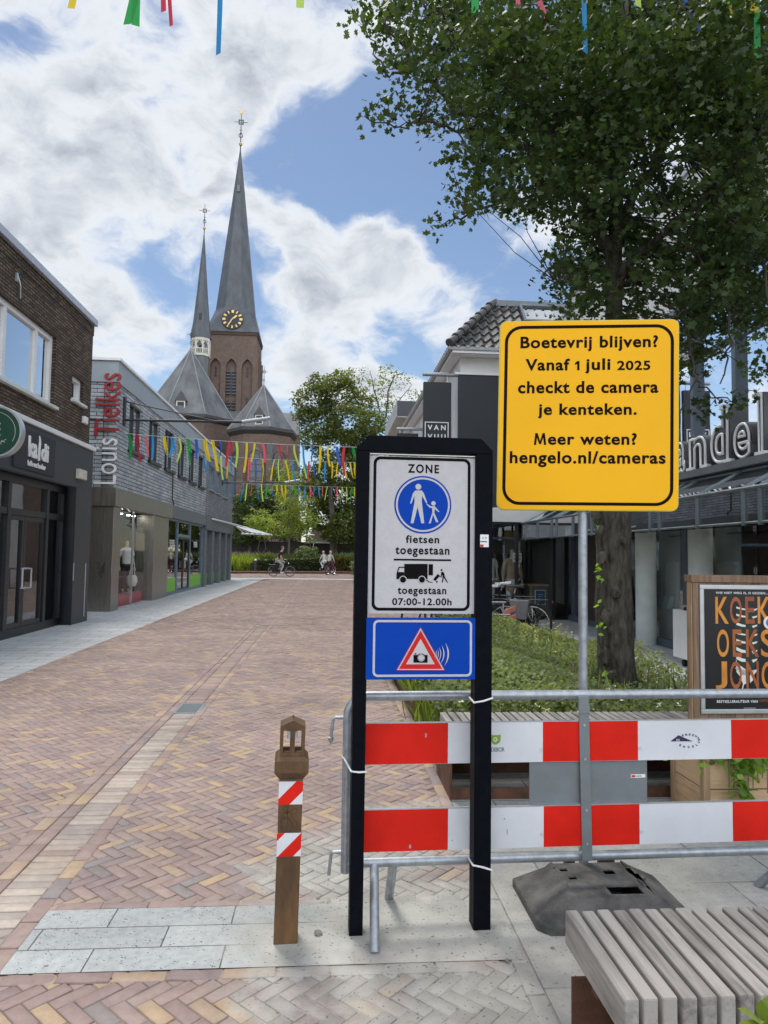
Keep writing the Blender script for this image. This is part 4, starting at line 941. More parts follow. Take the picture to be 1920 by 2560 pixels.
# vertex k of the octagon starts at angle pi/8-135 deg; map each to its square corner
fc = []; ang = [atan2(y-TC[1], x-TC[0]) for x, y in oc]; order = sorted(range(8), key=lambda k: ang[k])
od = [4+k for k in order]                       # ccw from -pi : ( -157.5, -112.5, -67.5, -22.5, 22.5, 67.5, 112.5, 157.5 )
c00, c10, c11, c01 = 0, 1, 2, 3
fc += [(c00, c10, od[2], od[1]), (c10, c11, od[4], od[3]), (c11, c01, od[6], od[5]), (c01, c00, od[0], od[7])]
fc += [(c00, od[1], od[0]), (c10, od[3], od[2]), (c11, od[5], od[4]), (c01, od[7], od[6])]
fc += [(od[k], od[(k+1) % 8], 12) for k in range(8)]
MB().add(vs, fc).build('spire', M['slate'], ch)
cz = 39.35; fk = Fr((TC[0], TY0+.25, cz), ux=(1, 0, 0), uy=(0, .17, 1))
ck = MB().disc(fk, 0, 0, 1.72, -.6, .30).build('clock_face', M['iron'], ch)
n_ = MB()
for k in range(12):
    a = pi/2-k*pi/6; ca, sa = cos(a), sin(a)
    w_ = .17 if k % 3 else .22
    if k in (1, 5, 6, 7, 11): w_ = .11
    n_.prism(fk, [(ca*r-sa*o, sa*r+ca*o) for r, o in ((1.12, -w_*.8), (1.60, -w_), (1.60, w_), (1.12, w_*.8))], .30, .34)
n_.build('numerals', M['gold'], ck)
def hand(a, l, w_, n):
    a = pi/2-a; ca, sa = cos(a), sin(a); return [(ca*r-sa*o, sa*r+ca*o) for r, o in ((-.25*l, -w_*.4), (l*.7, -w_), (l, 0), (l*.7, w_), (-.25*l, w_*.4))]
MB().prism(fk, hand(radians(47), 1.05, .17, 0), .35, .39).prism(fk, hand(radians(210), 1.45, .11, 0), .40, .44).build('clock_hand', M['gold'], ck)
# cross, ball and weathercock
def finial(cx, cy, z, s, parent, cock=True):
    f = MB(); f.tube([(cx, cy, z-1.0*s), (cx, cy, z+5.4*s)], [.10*s, .05*s], 6); f.tube([(cx-1.15*s, cy, z+3.9*s), (cx+1.15*s, cy, z+3.9*s)], .06*s, 6)
    fr = facing_my(cy, cx); f.disc(fr, 0, z+3.9*s, .42*s, -.05*s, .05*s, 16, r2=.34*s); f.disc(fr, 0, z+1.5*s, .38*s, -.05*s, .05*s, 12, r2=.28*s)
    for a in (45, 135, 225, 315): f.disc(fr, .42*s*cos(radians(a)), z+3.9*s+.42*s*sin(radians(a)), .16*s, -.04*s, .04*s, 8, r2=.09*s)
    for q in (-.2, 2.4): f.tube([(cx-.22*s, cy, z+(2+q*.2)*s), (cx+.22*s, cy, z+(2+q*.2)*s)], .05*s, 5)
    cr = f.build('cross', M['iron'], parent)
    MB().lathe((cx, cy, z), [(.0, -.32*s), (.22*s, -.24*s), (.33*s, 0), (.22*s, .24*s), (0, .32*s)], 12).build('ball', M['gold'], cr, smooth=True)
    if cock:
        k = fr; zz = z+5.5*s
        MB().prism(k, [(-.1*s, zz-.1*s), (.1*s, zz-.1*s), (.35*s, zz+.25*s), (.42*s, zz+.62*s), (.30*s, zz+.50*s), (.16*s, zz+.22*s), (-.06*s, zz+.2*s), (-.22*s, zz+.55*s), (-.42*s, zz+.72*s), (-.52*s, zz+.45*s), (-.40*s, zz+.40*s), (-.28*s, zz+.12*s)], -.05*s, .05*s).build('weathercock', M['gold'], cr)
finial(TC[0], TC[1], 71.2, 1.0, ch)
MB().fbox(facing_my(TY0+3.1), TC[0]-.25, TC[0]+.25, 62.3, 63.4, -.3, .25).build('spire_hatch', M['zinc'], ch)
# polygonal roofs (choir and chapel) with brick walls, dormers and windows
def polyroof(cx, cy, R, z0, zp, n, rot, parent, wr=.92, px=None):
    a = [rot+2*pi*k/n for k in range(n)]
    vs = [(cx+R*cos(t), cy+R*sin(t), z0) for t in a]+[(cx, cy, zp)]
    MB().add(vs, [(k, (k+1) % n, n) for k in range(n)]).build('roof', M['slate2'], parent)
    w_ = MB(); vw = [(cx+R*wr*cos(t), cy+R*wr*sin(t), z) for z in (0, z0-.9) for t in a]
    w_.add(vw, [(k, (k+1) % n, n+(k+1) % n, n+k) for k in range(n)]); w_.build('wall', M['church_brick'], parent)
    g = MB(); vg = [(cx+R*q*cos(t), cy+R*q*sin(t), z) for q, z in ((1.0, z0), (1.02, z0-.45), (.94, z0-.9)) for t in a]
    g.add(vg, [(j*n+k, j*n+(k+1) % n, (j+1)*n+(k+1) % n, (j+1)*n+k) for j in range(2) for k in range(n)]); g.build('eaves', P('dark_eaves', (.045, .04, .038), .7), parent)
    h = MB()
    for t in a: h.tube([(cx+R*cos(t), cy+R*sin(t), z0+.03), (cx, cy, zp+.03)], .09, 5)
    h.build('hip', P('lead_hip', (.24, .245, .25), .5), parent)
    return a
rot = -pi/2-pi/8+.12
polyroof(-21.2, 106.5, 7.1, 20.9, 31.8, 8, rot, ch); polyroof(-9.6, 99.5, 4.9, 18.4, 25.1, 8, -pi/2-pi/8-.1, ch)
# stepped buttresses and tall windows of the chapel
def facet(cx, cy, R, k, rot, n=8):
    t0, t1 = rot+2*pi*k/n, rot+2*pi*(k+1)/n; A = Vector((cx+R*cos(t0), cy+R*sin(t0), 0)); B = Vector((cx+R*cos(t1), cy+R*sin(t1), 0))
    return Fr((A+B)/2, ux=(B-A)), (B-A).length
for k in (7, 0, 1):
    fr, wl = facet(-9.6, 99.5, 4.9*.92, k, -pi/2-pi/8-.1)
    f = MB(); f.prism(fr, arch(0, 1.75, 6.0, 14.2), .0, .05); wf = f.build('tall_window', P('leaded_glass', (.10, .115, .13), .3, var=.3, scale=2), ch)
    f = MB(); f.prism(fr, [(-1.05, 5.8), (-.875, 5.8), (-.875, 14.2), (-1.05, 14.2)], 0, .18); f.prism(fr, [(.875, 5.8), (1.05, 5.8), (1.05, 14.2), (.875, 14.2)], 0, .18)
    f.disc(fr, 0, 14.3, 1.05, .0, .16, 20, r2=.88, a0=0, a1=pi)
    for v in np.arange(7, 14, .9): f.fbox(fr, -.87, .87, v, v+.08, .05, .09)
    f.fbox(fr, -.06, .06, 6, 14.2, .05, .12); f.disc(fr, 0, 14.4, .55, .05, .12, 16, r2=.46)
    f.build('window_frame', P('dark_stone', (.11, .075, .058), .85), wf)
for k in range(8):
    t = -pi/2-pi/8-.1+2*pi*k/8
    if sin(t) > .6: continue
    fr = Fr((-9.6+4.5*cos(t), 99.5+4.5*sin(t), 0), ux=(-sin(t), cos(t), 0))
    b_ = MB()
    for j in range(6): b_.fbox(fr, -.42, .42, j*2.7, (j+1)*2.7-.002, -.2, 1.5-j*.24)
    b_.build('buttress', M['church_brick'], ch)
for k in (7, 0, 1):
    fr, wl = facet(-21.2, 106.5, 7.1*.92, k, rot); f = MB(); f.prism(fr, arch(0, 2.2, 8, 15.5), .0, .06); f.build('tall_window', P('leaded_glass', (.08, .085, .095), .3, var=.3, scale=2), ch)
    f = MB(); f.disc(fr, 0, 15.6, 1.35, 0, .2, 20, r2=1.1, a0=0, a1=pi); f.build('window_arch', M['church_brick'], ch)
def dormer(px, py, Y, s, parent):
    q = aY(px, py, Y); x, y, z = q
    d = MB(); d.box(x-.62*s, x+.62*s, y, y+2.2, z-1.0*s, z+.55*s); dm = d.build('dormer', M['iron'], parent)
    MB().add([(x-.85*s, y-.2, z+.55*s), (x+.85*s, y-.2, z+.55*s), (x, y-.2, z+2.0*s), (x-.85*s, y+2.4, z+.55*s), (x+.85*s, y+2.4, z+.55*s), (x, y+2.4, z+2.0*s)], [(0, 1, 2), (3, 5, 4), (0, 2, 5, 3), (1, 4, 5, 2), (0, 3, 4, 1)]).build('dormer_roof', P('dark_lead', (.06, .06, .065), .5), dm)
    MB().rim(facing_my(y-.01), x-.62*s, x+.62*s, z-1.0*s, z+.55*s, .16*s, 0, .12).build('dormer_frame', M['cream'], dm)
    MB().tube([(x, y-.1, z+1.9*s), (x, y-.1, z+2.9*s)], [.08, .02], 5).build('dormer_finial', M['zinc'], dm)
dormer(452, 1012, 100.6, 1.0, ch); dormer(648, 1046, 95.3, .85, ch)
# bell turret with lantern and slender spire
LX, LY = -20.15, 108.6; cxz = lambda py: aY(498, py, LY).z
zb, zl0, zl1, zt = 24.0, cxz(888), cxz(846), cxz(572)
f = MB(); n = 8
def ringv(R, z, rot=pi/8): return [(LX+R*cos(rot+2*pi*k/n), LY+R*sin(rot+2*pi*k/n), z) for k in range(n)]
v = ringv(1.32, zb)+ringv(1.32, zl0-.25); f.add(v, [(k, (k+1) % n, n+(k+1) % n, n+k) for k in range(n)]); f.build('turret_drum', M['slate2'], ch)
v = ringv(1.62, zl1-.1)+ringv(1.25, zl1+2.6)+ringv(.82, zl1+7.2)+[(LX, LY, zt)]
MB().add(v, [(j*n+k, j*n+(k+1) % n, (j+1)*n+(k+1) % n, (j+1)*n+k) for j in range(2) for k in range(n)]+[(2*n+k, 2*n+(k+1) % n, 3*n) for k in range(n)]).build('turret_spire', M['slate'], ch)
f = MB()
for z0, z1, R in ((zl0-.3, zl0, 1.45), (zl0+.75, zl0+.88, 1.36), (zl1-.55, zl1-.1, 1.48)):
    v = ringv(R, z0)+ringv(R, z1); f.add(v, [(k, (k+1) % n, n+(k+1) % n, n+k) for k in range(n)]+[tuple(range(n)), tuple(range(2*n-1, n-1, -1))])
for k in range(n):
    a = pi/8+2*pi*k/n; f.tube([(LX+1.36*cos(a), LY+1.36*sin(a), zl0), (LX+1.36*cos(a), LY+1.36*sin(a), zl1-.4)], .14, 6)
    b0 = Vector((LX+1.3*cos(a), LY+1.3*sin(a), 0)); a2 = a+2*pi/n; b1_ = Vector((LX+1.3*cos(a2), LY+1.3*sin(a2), 0)); m_ = (b0+b1_)/2
    for e in (b0, b1_): f.tube([(e.x, e.y, zl1-1.25), ((e.x+m_.x)/2, (e.y+m_.y)/2, zl1-.75), (m_.x, m_.y, zl1-.5)], .09, 5)
    for w_ in (.3, .5, .7): q = b0.lerp(b1_, w_); f.tube([(q.x, q.y, zl0), (q.x, q.y, zl0+.8)], .05, 4)
f.build('lantern', M['cream'], ch)
MB().lathe((LX, LY, zl1-1.5), [(.0, .5), (.2, .45), (.32, .1), (.5, -.35), (.0, -.38)], 12).build('bell', M['iron'], ch, smooth=True)
MB().fbox(facing_my(LY-1.05), LX-.22, LX+.22, zl1+2.2, zl1+3.6, -.2, .12).build('turret_hatch', M['iron'], ch)
finial(LX, LY, zt+.1, .72, ch, cock=False)
finial(-21.2, 106.5, 31.9, .55, ch, False); finial(-9.6, 99.5, 25.0, .5, ch, False)
MB().box(-26, -5, 108, 113.6, 0, 19.5).build('nave_wall', M['church_brick'], ch)
MB().add([(-26, 107.6, 19.5), (-5, 107.6, 19.5), (-5, 114, 19.5), (-26, 114, 19.5), (-26, 111, 23.5), (-5, 111, 23.5)], [(0, 1, 5, 4), (2, 3, 4, 5), (0, 4, 3), (1, 2, 5)]).build('nave_roof', M['slate2'], ch)

# ------------------------------------------------------------------ right: white house with charcoal shopfront and pantiled roof
b3 = thing('white_shop_house', (4.5, 18, 0), 'white house with dark pantiled hip roof and charcoal panels above a clothes shop', 'building')
f3 = facing_my(17.70); EZ = 6.72
plate('wall', M['white_wall'], b3, f3, rect(3.25, 8.2, 6.2, EZ), [], -.2, 0)
MB().fbox(f3, 3.22, 8.2, 2.82, 6.198, -.18, .03).build('charcoal_panel', M['charcoal2'], b3, bevel=.006)
MB().fbox(f3, 3.10, 8.2, 6.20, 6.26, -.0, .06).build('moulding', M['white'], b3)
MB().fbox(f3, 3.22, 6.11, 2.46, 2.818, -.35, .05).build('white_fascia', M['white_wall'], b3)
MB().box(3.26, 3.55, 17.9, 30, 0, EZ).box(8.0, 8.2, 17.9, 30, 0, EZ).box(3.56, 7.99, 29.8, 30, 0, EZ).build('side_wall', M['white_wall'], b3)
f = MB()
for y in (19.0, 22.0, 25.0, 28.0): f.fbox(facing_mx(3.26), -y-1.1, -y, 3.3, 5.6, .002, .05)
f.each('side_window', M['white'], b3)
MB().box(3.16, 3.258, 17.9, 29.9, 2.5, 3.2).build('side_fascia', M['zinc'], b3)
# eaves box and gutter
MB().box(2.98, 8.2, 17.30, 17.69, EZ-.06, EZ+.02).box(2.98, 3.25, 17.70, 30.2, EZ-.06, EZ+.02).build('soffit', M['white'], b3)
f = MB(); f.tube([(8.2, 17.28, EZ+.06), (2.93, 17.28, EZ+.06), (2.93, 30.2, EZ+.06)], .06, 8); f.build('gutter', P('grey_gutter', (.33, .335, .33), .5), b3, smooth=True)
def pantiles(name, O, ud, vd, nd, uw, vl, keep, parent):
    """corrugated tile courses: u along the eaves, v up the slope"""
    cw, ch_ = .24, .31; du = cw/8; nu = int(uw/du); nvr = int(vl/ch_)+1
    V = []; Fq = []
    for r in range(nvr):
        for (tv, lift) in ((0, .055), (1, .012)):
            for i in range(nu+1):
                u = i*du; ph = (u/cw) % 1.0
                h = .032*sin(2*pi*ph)+(.018 if .2 < ph < .5 else 0)
                V.append(O+ud*u+vd*(r*ch_+tv*ch_+(.02*sin(2*pi*ph) if tv == 0 else 0))+nd*(lift+h))
        # the front lip of the course
        for i in range(nu+1):
            u = i*du; ph = (u/cw) % 1.0; V.append(O+ud*u+vd*(r*ch_+.02*sin(2*pi*ph))+nd*(.0+.032*sin(2*pi*ph)))
        b = r*3*(nu+1)
        for i in range(nu):
            if keep((i+.5)*du, r*ch_+.15):
                Fq.append((b+i, b+i+1, b+nu+1+i+1, b+nu+1+i)); Fq.append((b+2*(nu+1)+i, b+2*(nu+1)+i+1, b+i+1, b+i))
    return MB().add(V, Fq).build(name, M['tile'], parent)
RS, RH = 1.43, 1.62; SLP = Vector((0, RS, RH)).normalized(); SL = sqrt(RS*RS+RH*RH)
pantiles('roof', Vector((2.94, 17.28, EZ+.06)), Vector((1, 0, 0)), SLP, Vector((0, -RH, RS)).normalized(), 5.3, SL, lambda u, v: u > v/SL*RS-.05, b3)
pantiles('roof', Vector((2.94, 30.2, EZ+.06)), Vector((0, -1, 0)), Vector((RS, 0, RH)).normalized(), Vector((-RH, 0, RS)).normalized(), 12.9, SL, lambda u, v: u < 12.9-v/SL*RS+.05, b3)
A = Vector((2.90, 17.24, EZ+.14)); B = Vector((2.94+RS, 17.28+RS, EZ+.16+RH)); hp = MB()
for k in range(8):
    p0 = A.lerp(B, k/8-.012); p1 = A.lerp(B, (k+1)/8+.02); hp.tube([p0+Vector((0, 0, .035)), p1], [.115, .085], 9)
hp.build('hip_tiles', M['tile'], b3, smooth=True)
MB().box(2.9+RS, 8.3, 17.2+RS, 30, EZ+RH+.04, EZ+RH+.20).build('roof_cap', M['zinc'], b3)
# roof window
q = aY(1330, 790, 18.25); fr = Fr(Vector((5.05, 17.28, EZ+.06))+SLP*SL*.52, ux=(1, 0, 0), uy=SLP)
f = MB(); f.rim(fr, -.05, 1.25, .1, .95, .07, .02, .14); rw = f.build('roof_window', M['zinc'], b3); MB().fbox(fr, .02, 1.18, .17, .88, .06, .08).build('pane', M['upglass'], rw)
# shop below
fs3 = facing_my(17.78)
f = MB()
for u in (3.3, 4.75, 5.72, 6.05): f.fbox(fs3, u-.04, u+.04, .1, 2.4, -.05, .04)
f.fbox(fs3, 3.26, 6.09, 2.4, 2.459, -.05, .04); f.fbox(fs3, 3.26, 5.68, 0, .1, -.05, .04)
for a, b_ in ((3.34, 4.71), (4.79, 5.68)): f.fbox(fs3, a, b_, 2.02, 2.08, -.03, .03)
f.build('shopfront_frame', M['black_frame'], b3)
MB().fbox(fs3, 3.34, 4.71, .1, 2.02, -.004, .004).fbox(fs3, 4.79, 5.68, .1, 2.02, -.004, .004).fbox(fs3, 3.34, 4.71, 2.08, 2.4, -.004, .004).fbox(fs3, 4.79, 5.68, 2.08, 2.4, -.004, .004).each('shop_window', M['clear'], b3)
MB().box(3.6, 6.0, 21.0, 21.1, 0, 2.8).box(5.7, 5.8, 17.95, 20.9, 0, 2.8).box(3.56, 6.0, 17.95, 21.0, 2.62, 2.75).build('interior', M['mid_in'], b3)
MB().box(3.56, 5.69, 17.90, 20.9, 0, .05).build('floor', P('shop_floor', (.20, .17, .14), .5), b3)
MB().box(5.10, 5.66, 20.2, 20.4, .05, 2.3).build('wall_panel', P('beige_panel', (.22, .18, .14), .7), b3)
t = thing('wooden_counter', (4.75, 18.5, .05), 'low wooden counter with blue poster in the clothes shop window', 'counter')
p0, p1 = aY(1325, 1460, 18.2), aY(1380, 1538, 18.2)
MB().box(p0.x, p1.x, 18.2, 18.8, .10, p0.z-.05).build('body', P('olive_panel', (.13, .125, .095), .7), t)
MB().box(p0.x-.06, p1.x+.08, 18.12, 18.9, p0.z-.049, p0.z).box(p0.x-.02, p0.x+.04, 18.16, 18.198, .1, p0.z-.05).box(p1.x-.04, p1.x+.02, 18.16, 18.198, .1, p0.z-.05).build('wood_edge', M['planter_post'], t)
q0, q1 = aY(1338, 1475, 18.15), aY(1364, 1512, 18.15); fq = facing_my(18.155)
MB().fbox(fq, q0.x, q1.x, q1.z, q0.z, -.04, 0).build('poster', M['white'], t)
MB().fbox(fq, q0.x+.015, q1.x-.015, q1.z+.015, q0.z-.015, 0, .004).build('poster_face', P('poster_blue', (.012, .10, .20), .5), t)
for k, v in enumerate((.30, .42, .68, .74)): MB().fbox(fq, q0.x+.06+.02*(k % 2), q1.x-.06-.02*(k % 2), q0.z-(q0.z-q1.z)*v-.008, q0.z-(q0.z-q1.z)*v, .004, .007).build('print_line', M['white'], t)
t = thing('clothes_rail', (4.95, 19.6, .05), 'dark clothes rail with hanging garments behind the wooden counter', 'clothes rail')
f = MB(); f.tube([(4.5, 19.6, .05), (4.5, 19.6, 1.7), (5.4, 19.6, 1.7), (5.4, 19.6, .05)], .02, 6); f.build('rail', M['iron'], t)
for k in range(8):
    x = 4.6+.1*k; g = MB(); g.prism(Fr((x, 19.6, 0), ux=(0, 1, 0)), [(-.22, .75), (.22, .75), (.20, 1.4), (.05, 1.66), (-.05, 1.66), (-.20, 1.4)], -.02, .025); g.build('garment', random.choice([M['black_cloth'], M['coat'], P('navy', (.03, .035, .06), .9)]), t)
f = MB(); u0, v0 = f3.px(1283, 1382); u1, v1 = f3.px(1306, 1406)
t = thing('window_lettering', (u0, 17.7, v1), 'pale square shop lettering stuck on the clothes shop window', 'lettering')
fw3 = facing_my(17.77)
MB().fbox(fw3, u0, u1, v1, v0, 0, .004).build('panel', P('grey_film', (.30, .30, .29), .6), t)
text('lettering', 'VAN', M['black_frame'], t, fw3, (u0+.03, v1+(v0-v1)*.62, u1-.03, v0-.05), .004, .003, bold=.02); text('lettering', 'VUU', M['black_frame'], t, fw3, (u0+.03, v1+(v0-v1)*.22, u1-.03, v1+(v0-v1)*.50), .004, .003, bold=.02)
# hanging shop signs on bars
def hang(x0, x1, Y, ztop, zbar, zbot, label, lettered, X):
    t = thing('hanging_sign', (X, Y, zbar), label, 'shop sign', 'dark hanging shop signs')
    MB().tube([(x0-.02, Y, zbar), (X, Y, zbar)], .055, 10).build('bar', M['galv'], t, smooth=True)
    MB().tube([(x0+.1, Y, zbar-.05), (x0+.1, Y, ztop)], .012, 5).tube([(x1-.1, Y, zbar-.05), (x1-.1, Y, ztop)], .012, 5).each('hanger', M['alu'], t)
    MB().box(x0, x1, Y-.06, Y+.06, zbot, ztop).build('panel', M['charcoal2'], t, bevel=.008)
    if lettered:
        fr = facing_my(Y-.062); a = fr.px(1062, 1054); b_ = fr.px(1121, 1110)
        f = MB(); f.rim(fr, a[0], b_[0], a[1]-.78, a[1], .022, 0, .006); f.build('outline', M['neon'], t)
        w = b_[0]-a[0]
        for k, s in enumerate(('VAN', 'VUU', 'REN')): text('lettering', s, M['neon'], t, fr, (a[0]+w*.12, a[1]-.21-.235*k, b_[0]-w*.12, a[1]-.08-.235*k), 0, .006, bold=.03, space=1.6)
hang(2.33, 3.05, 17.9, 6.03, 6.24, 4.2, 'dark hanging shop sign with white framed lettering on a steel bar', True, 3.24)
p0 = aY(993, 1072, 25.0); hang(p0.x, p0.x+.75, 25.0, p0.z-.16, p0.z, 3.4, 'farther plain dark hanging sign just above the black frame', False, 3.24)
# brick building with a boxy roof further on
b4 = thing('brick_house', (4.6, 38, 0), 'brick building with projecting grey box eaves beyond the white house', 'building')
MB().box(3.9, 9, 35.6, 48, 0, 8.5).build('wall', M['brown_brick'], b4)
MB().box(3.25, 9.2, 35.0, 42.5, 8.5, 9.28).build('box_eaves', M['charcoal'], b4)
MB().box(3.235, 3.249, 35.0, 42.5, 8.5, 9.28).build('eaves_panel', P('pale_panel', (.35, .355, .37), .6), b4)
MB().box(3.27, 9.1, 35.02, 42.4, 8.46, 8.499).build('soffit', M['white_wall'], b4)
wf = MB().rim(facing_my(35.59), 4.15, 4.75, 6.0, 8.3, .08, 0, .04).build('window', M['white'], b4); MB().fbox(facing_my(35.59), 4.23, 4.67, 6.08, 8.22, .005, .015).build('pane', M['upglass'], wf)
MB().tube([(4.05, 35.5, 8.45), (4.05, 35.5, 5)], .06, 8).build('drain_pipe', M['alu'], b4)
b5b = thing('low_house', (3.6, 33, 0), 'lower white house with slatted white eaves between the white shop and the brick building', 'building')
MB().box(3.3, 8, 30.3, 35.4, 0, 6.6).build('wall', M['white_wall'], b5b); MB().box(2.95, 8, 30.25, 35.3, 6.601, 6.72).build('eaves', M['white'], b5b)
MB().add([(2.9, 30.22, 6.73), (8, 30.22, 6.73), (8, 35.3, 6.73), (2.9, 35.3, 6.73), (4.6, 30.22, 8.2), (8, 30.22, 8.2), (8, 35.3, 8.2), (4.6, 35.3, 8.2)], [(0, 3, 7, 4), (4, 7, 6, 5), (0, 4, 5, 1), (3, 2, 6, 7)]).build('roof', M['tile'], b5b)

# ------------------------------------------------------------------ right: book shop with canopy
b5 = thing('book_shop', (6.2, 11, 0), 'book shop building with round columns, glass front, glazed upper floor and white parapet, right side', 'building')
f5 = facing_mx(6.12)
MB().fbox(f5, -17.68, -2.0, 6.05, 8.3, -.4, 0).build('parapet_wall', M['white_wall'], b5)
MB().fbox(f5, -17.70, -2.0, 8.302, 8.42, -.5, .05).build('parapet_cap', M['pale_metal'], b5)
f = MB()
f.fbox(f5, -17.68, -2.0, 2.9, 3.25, -.4, 0); f.fbox(f5, -17.68, -2, 5.9, 6.048, -.2, .05); f.fbox(f5, -17.68, -2, 4.95, 5.02, -.06, .03)
y = -17.6
while y < -2: f.fbox(f5, y-.05, y+.05, 3.252, 5.898, -.1, .08); y += 1.24
f.build('upper_frame', P('blue_grey_aluminium', (.16, .20, .24), .4, metal=.3), b5)
g = MB(); y = -17.6; k = 0
bl = MB()
while y < -3:
    if k % 3 == 1: 
        for z in np.arange(3.3, 5.85, .06): bl.fbox(f5, y+.06, y+1.18, z, z+.02, -.09, -.05)
    y += 1.24; k += 1
bl.build('blind', P('dark_blind', (.05, .05, .052), .6), b5)
MB().fbox(f5, -17.6, -2.0, 3.252, 5.898, -.03, -.02).build('upper_glass', GLASS('reflective_glass', (.18, .20, .22), 6.5), b5)
MB().box(6.6, 6.7, 2.2, 17.6, 3.25, 6.0).build('upper_room', M['dark_in'], b5)
# ground floor
f = MB()
for y in (-17.4, -14.3, -11.75, -9.2, -6.6, -4.0): f.fbox(f5, y-.07, y+.07, .14, 2.898, -.08, .06)
f.fbox(f5, -17.68, -2, 0, .14, -.08, .06); f.build('shopfront_frame', P('blue_grey_frame', (.085, .105, .135), .45), b5)
MB().fbox(f5, -14.23, -11.82, .14, 2.898, -.01, 0).fbox(f5, -11.68, -9.27, .14, 2.898, -.01, 0).fbox(f5, -9.13, -6.67, .14, 2.898, -.01, 0).fbox(f5, -6.53, -4.07, .14, 2.898, -.01, 0).each('shop_window', M['clear'], b5)
MB().fbox(f5, -17.33, -14.37, .14, 2.898, -.06, 0).build('dark_door', P('dark_blue_door', (.040, .055, .085), .5), b5)
MB().fbox(f5, -17.1, -15.9, .14, 2.7, .001, .03).build('brown_panel', P('brown_panel', (.055, .042, .032), .5), b5)
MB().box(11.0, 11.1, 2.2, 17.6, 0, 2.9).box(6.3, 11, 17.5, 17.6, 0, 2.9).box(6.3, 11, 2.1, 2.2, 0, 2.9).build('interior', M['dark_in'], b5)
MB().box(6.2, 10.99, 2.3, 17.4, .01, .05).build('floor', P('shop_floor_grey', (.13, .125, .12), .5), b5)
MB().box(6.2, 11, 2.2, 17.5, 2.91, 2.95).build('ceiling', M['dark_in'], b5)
for px in (1615, 1752):
    q = aX(px, 1500, 5.90); MB().lathe((5.90, q.y, 0), [(.185, .0), (.185, 2.9)], 28).build('column', M['concrete'], b5, smooth=True)
for (x, y) in ((7.4, 13.6), (7.9, 12.1), (7.2, 10.4), (8.6, 9.6), (7.6, 14.4), (8.4, 11.2)):
    MB().disc(Fr((x, y, 2.78), ux=(1, 0, 0), uy=(0, -1, 0)), 0, 0, .045, 0, .02, 10).build('glow_disc', EMIT('spot_light', (1, .93, .8), 60.0), b5)
# shelves with books
BOOKC = [P('book_'+n, c, .6, var=.1) for n, c in dict(a=(.30, .06, .05), b=(.05, .10, .22), c=(.45, .42, .36), d=(.38, .27, .06), e=(.04, .04, .045), f=(.10, .22, .14), g=(.32, .12, .18)).items()]
def shelf(x, y0, y1, z1, label, dx=.3):
    t = thing('bookshelf', (x, (y0+y1)/2, .05), label, 'bookshelf')
    c = MB(); c.box(x, x+.03, y0, y1, .05, z1); nz = int((z1-.1)/.36)
    for k in range(nz+1): c.box(x-dx, x-.001, y0+.03, y1-.03, .1+k*.36, .125+k*.36)
    c.box(x-dx, x-.001, y0, y0+.028, .05, z1); c.box(x-dx, x-.001, y1-.028, y1, .05, z1); c.build('case', P('shelf_brown', (.16, .12, .09), .6), t)
    for k in range(nz):
        m = MB(); yy = y0+.04
        while yy < y1-.08:
            w = random.uniform(.02, .05); h = random.uniform(.20, .31)
            if random.random() < .88: m.box(x-dx+.04, x-.02, yy, yy+w, .126+k*.36, .126+k*.36+h, random.randrange(7))
            yy += w+.003
        m.build('book_row', BOOKC, t)
shelf(9.6, 4.0, 8.4, 2.4, 'long bookshelf full of books deep in the book shop at its right end')
shelf(10.2, 8.8, 12.2, 2.4, 'bookshelf full of books deep in the book shop, behind the round columns')
def stand(px, py0, py1, X, w, label, m):
    q = aX(px, py0, X); z = aX(px, py1, X).z; t = thing('display_stand', (X, q.y, .05), label, 'display stand')
    fr = facing_mx(X); f = MB(); f.prism(fr, rrect(-q.y-w/2, -q.y+w/2, .62, q.z, .07), -.04, .04); f.build('back_panel', m, t); f = MB(); f.box(X-.5, X+.35, q.y-w*.9, q.y+w*.9, .05, .60); f.build('base', m, t)
    for k in range(4):
        yy = q.y-w*.8+k*w*.45; f = MB(); fr2 = Fr((X-.28, yy, .62), ux=(0, -1, 0), uy=(.35, 0, 1)); f.fbox(fr2, 0, .16, 0, .24, 0, .02); f.build('book', BOOKC[(k*3+2) % 7], t)
BT = P('taupe_board', (.17, .145, .12), .7)
stand(1680, 1405, 1560, 6.9, .42, 'taupe book display stand with rounded back left of the blue-grey window post', BT)
stand(1820, 1405, 1480, 7.2, .55, 'wide taupe book display stand right of the second column', BT)
# canopy
cn = thing('shop_canopy', (5.4, 11, 2.0), 'steel and glass canopy along the book shop front', 'canopy')
ys = [aX(x, 1330, 4.8).y for x in (1314, 1344, 1379, 1391, 1432, 1479, 1625, 1649, 1744, 1860, 1902)]+[6.3, 5.2, 4.8, 3.4]
f = MB()
for y in ys:
    f.box(4.78, 4.82, y-.02, y+.02, 1.99, 2.42); f.tube([(4.8, y, 2.43), (6.05, y, 3.10)], .022, 5)
f.tube([(4.8, 17.5, 2.42), (4.8, 3.2, 2.42)], .024, 6); f.tube([(4.8, 17.5, 2.02), (4.8, 3.2, 2.02)], .016, 6); f.tube([(5.42, 17.5, 2.76), (5.42, 3.2, 2.76)], .03, 6); f.tube([(6.04, 17.5, 3.10), (6.04, 3.2, 3.10)], .03, 6)
f.build('frame', P('canopy_steel', (.17, .21, .225), .4, metal=.5), cn)
MB().box(4.806, 4.814, 3.2, 17.5, 2.03, 2.41).build('fascia_glass', GLASS('smoked_glass', (.38, .42, .44), 1.6), cn)
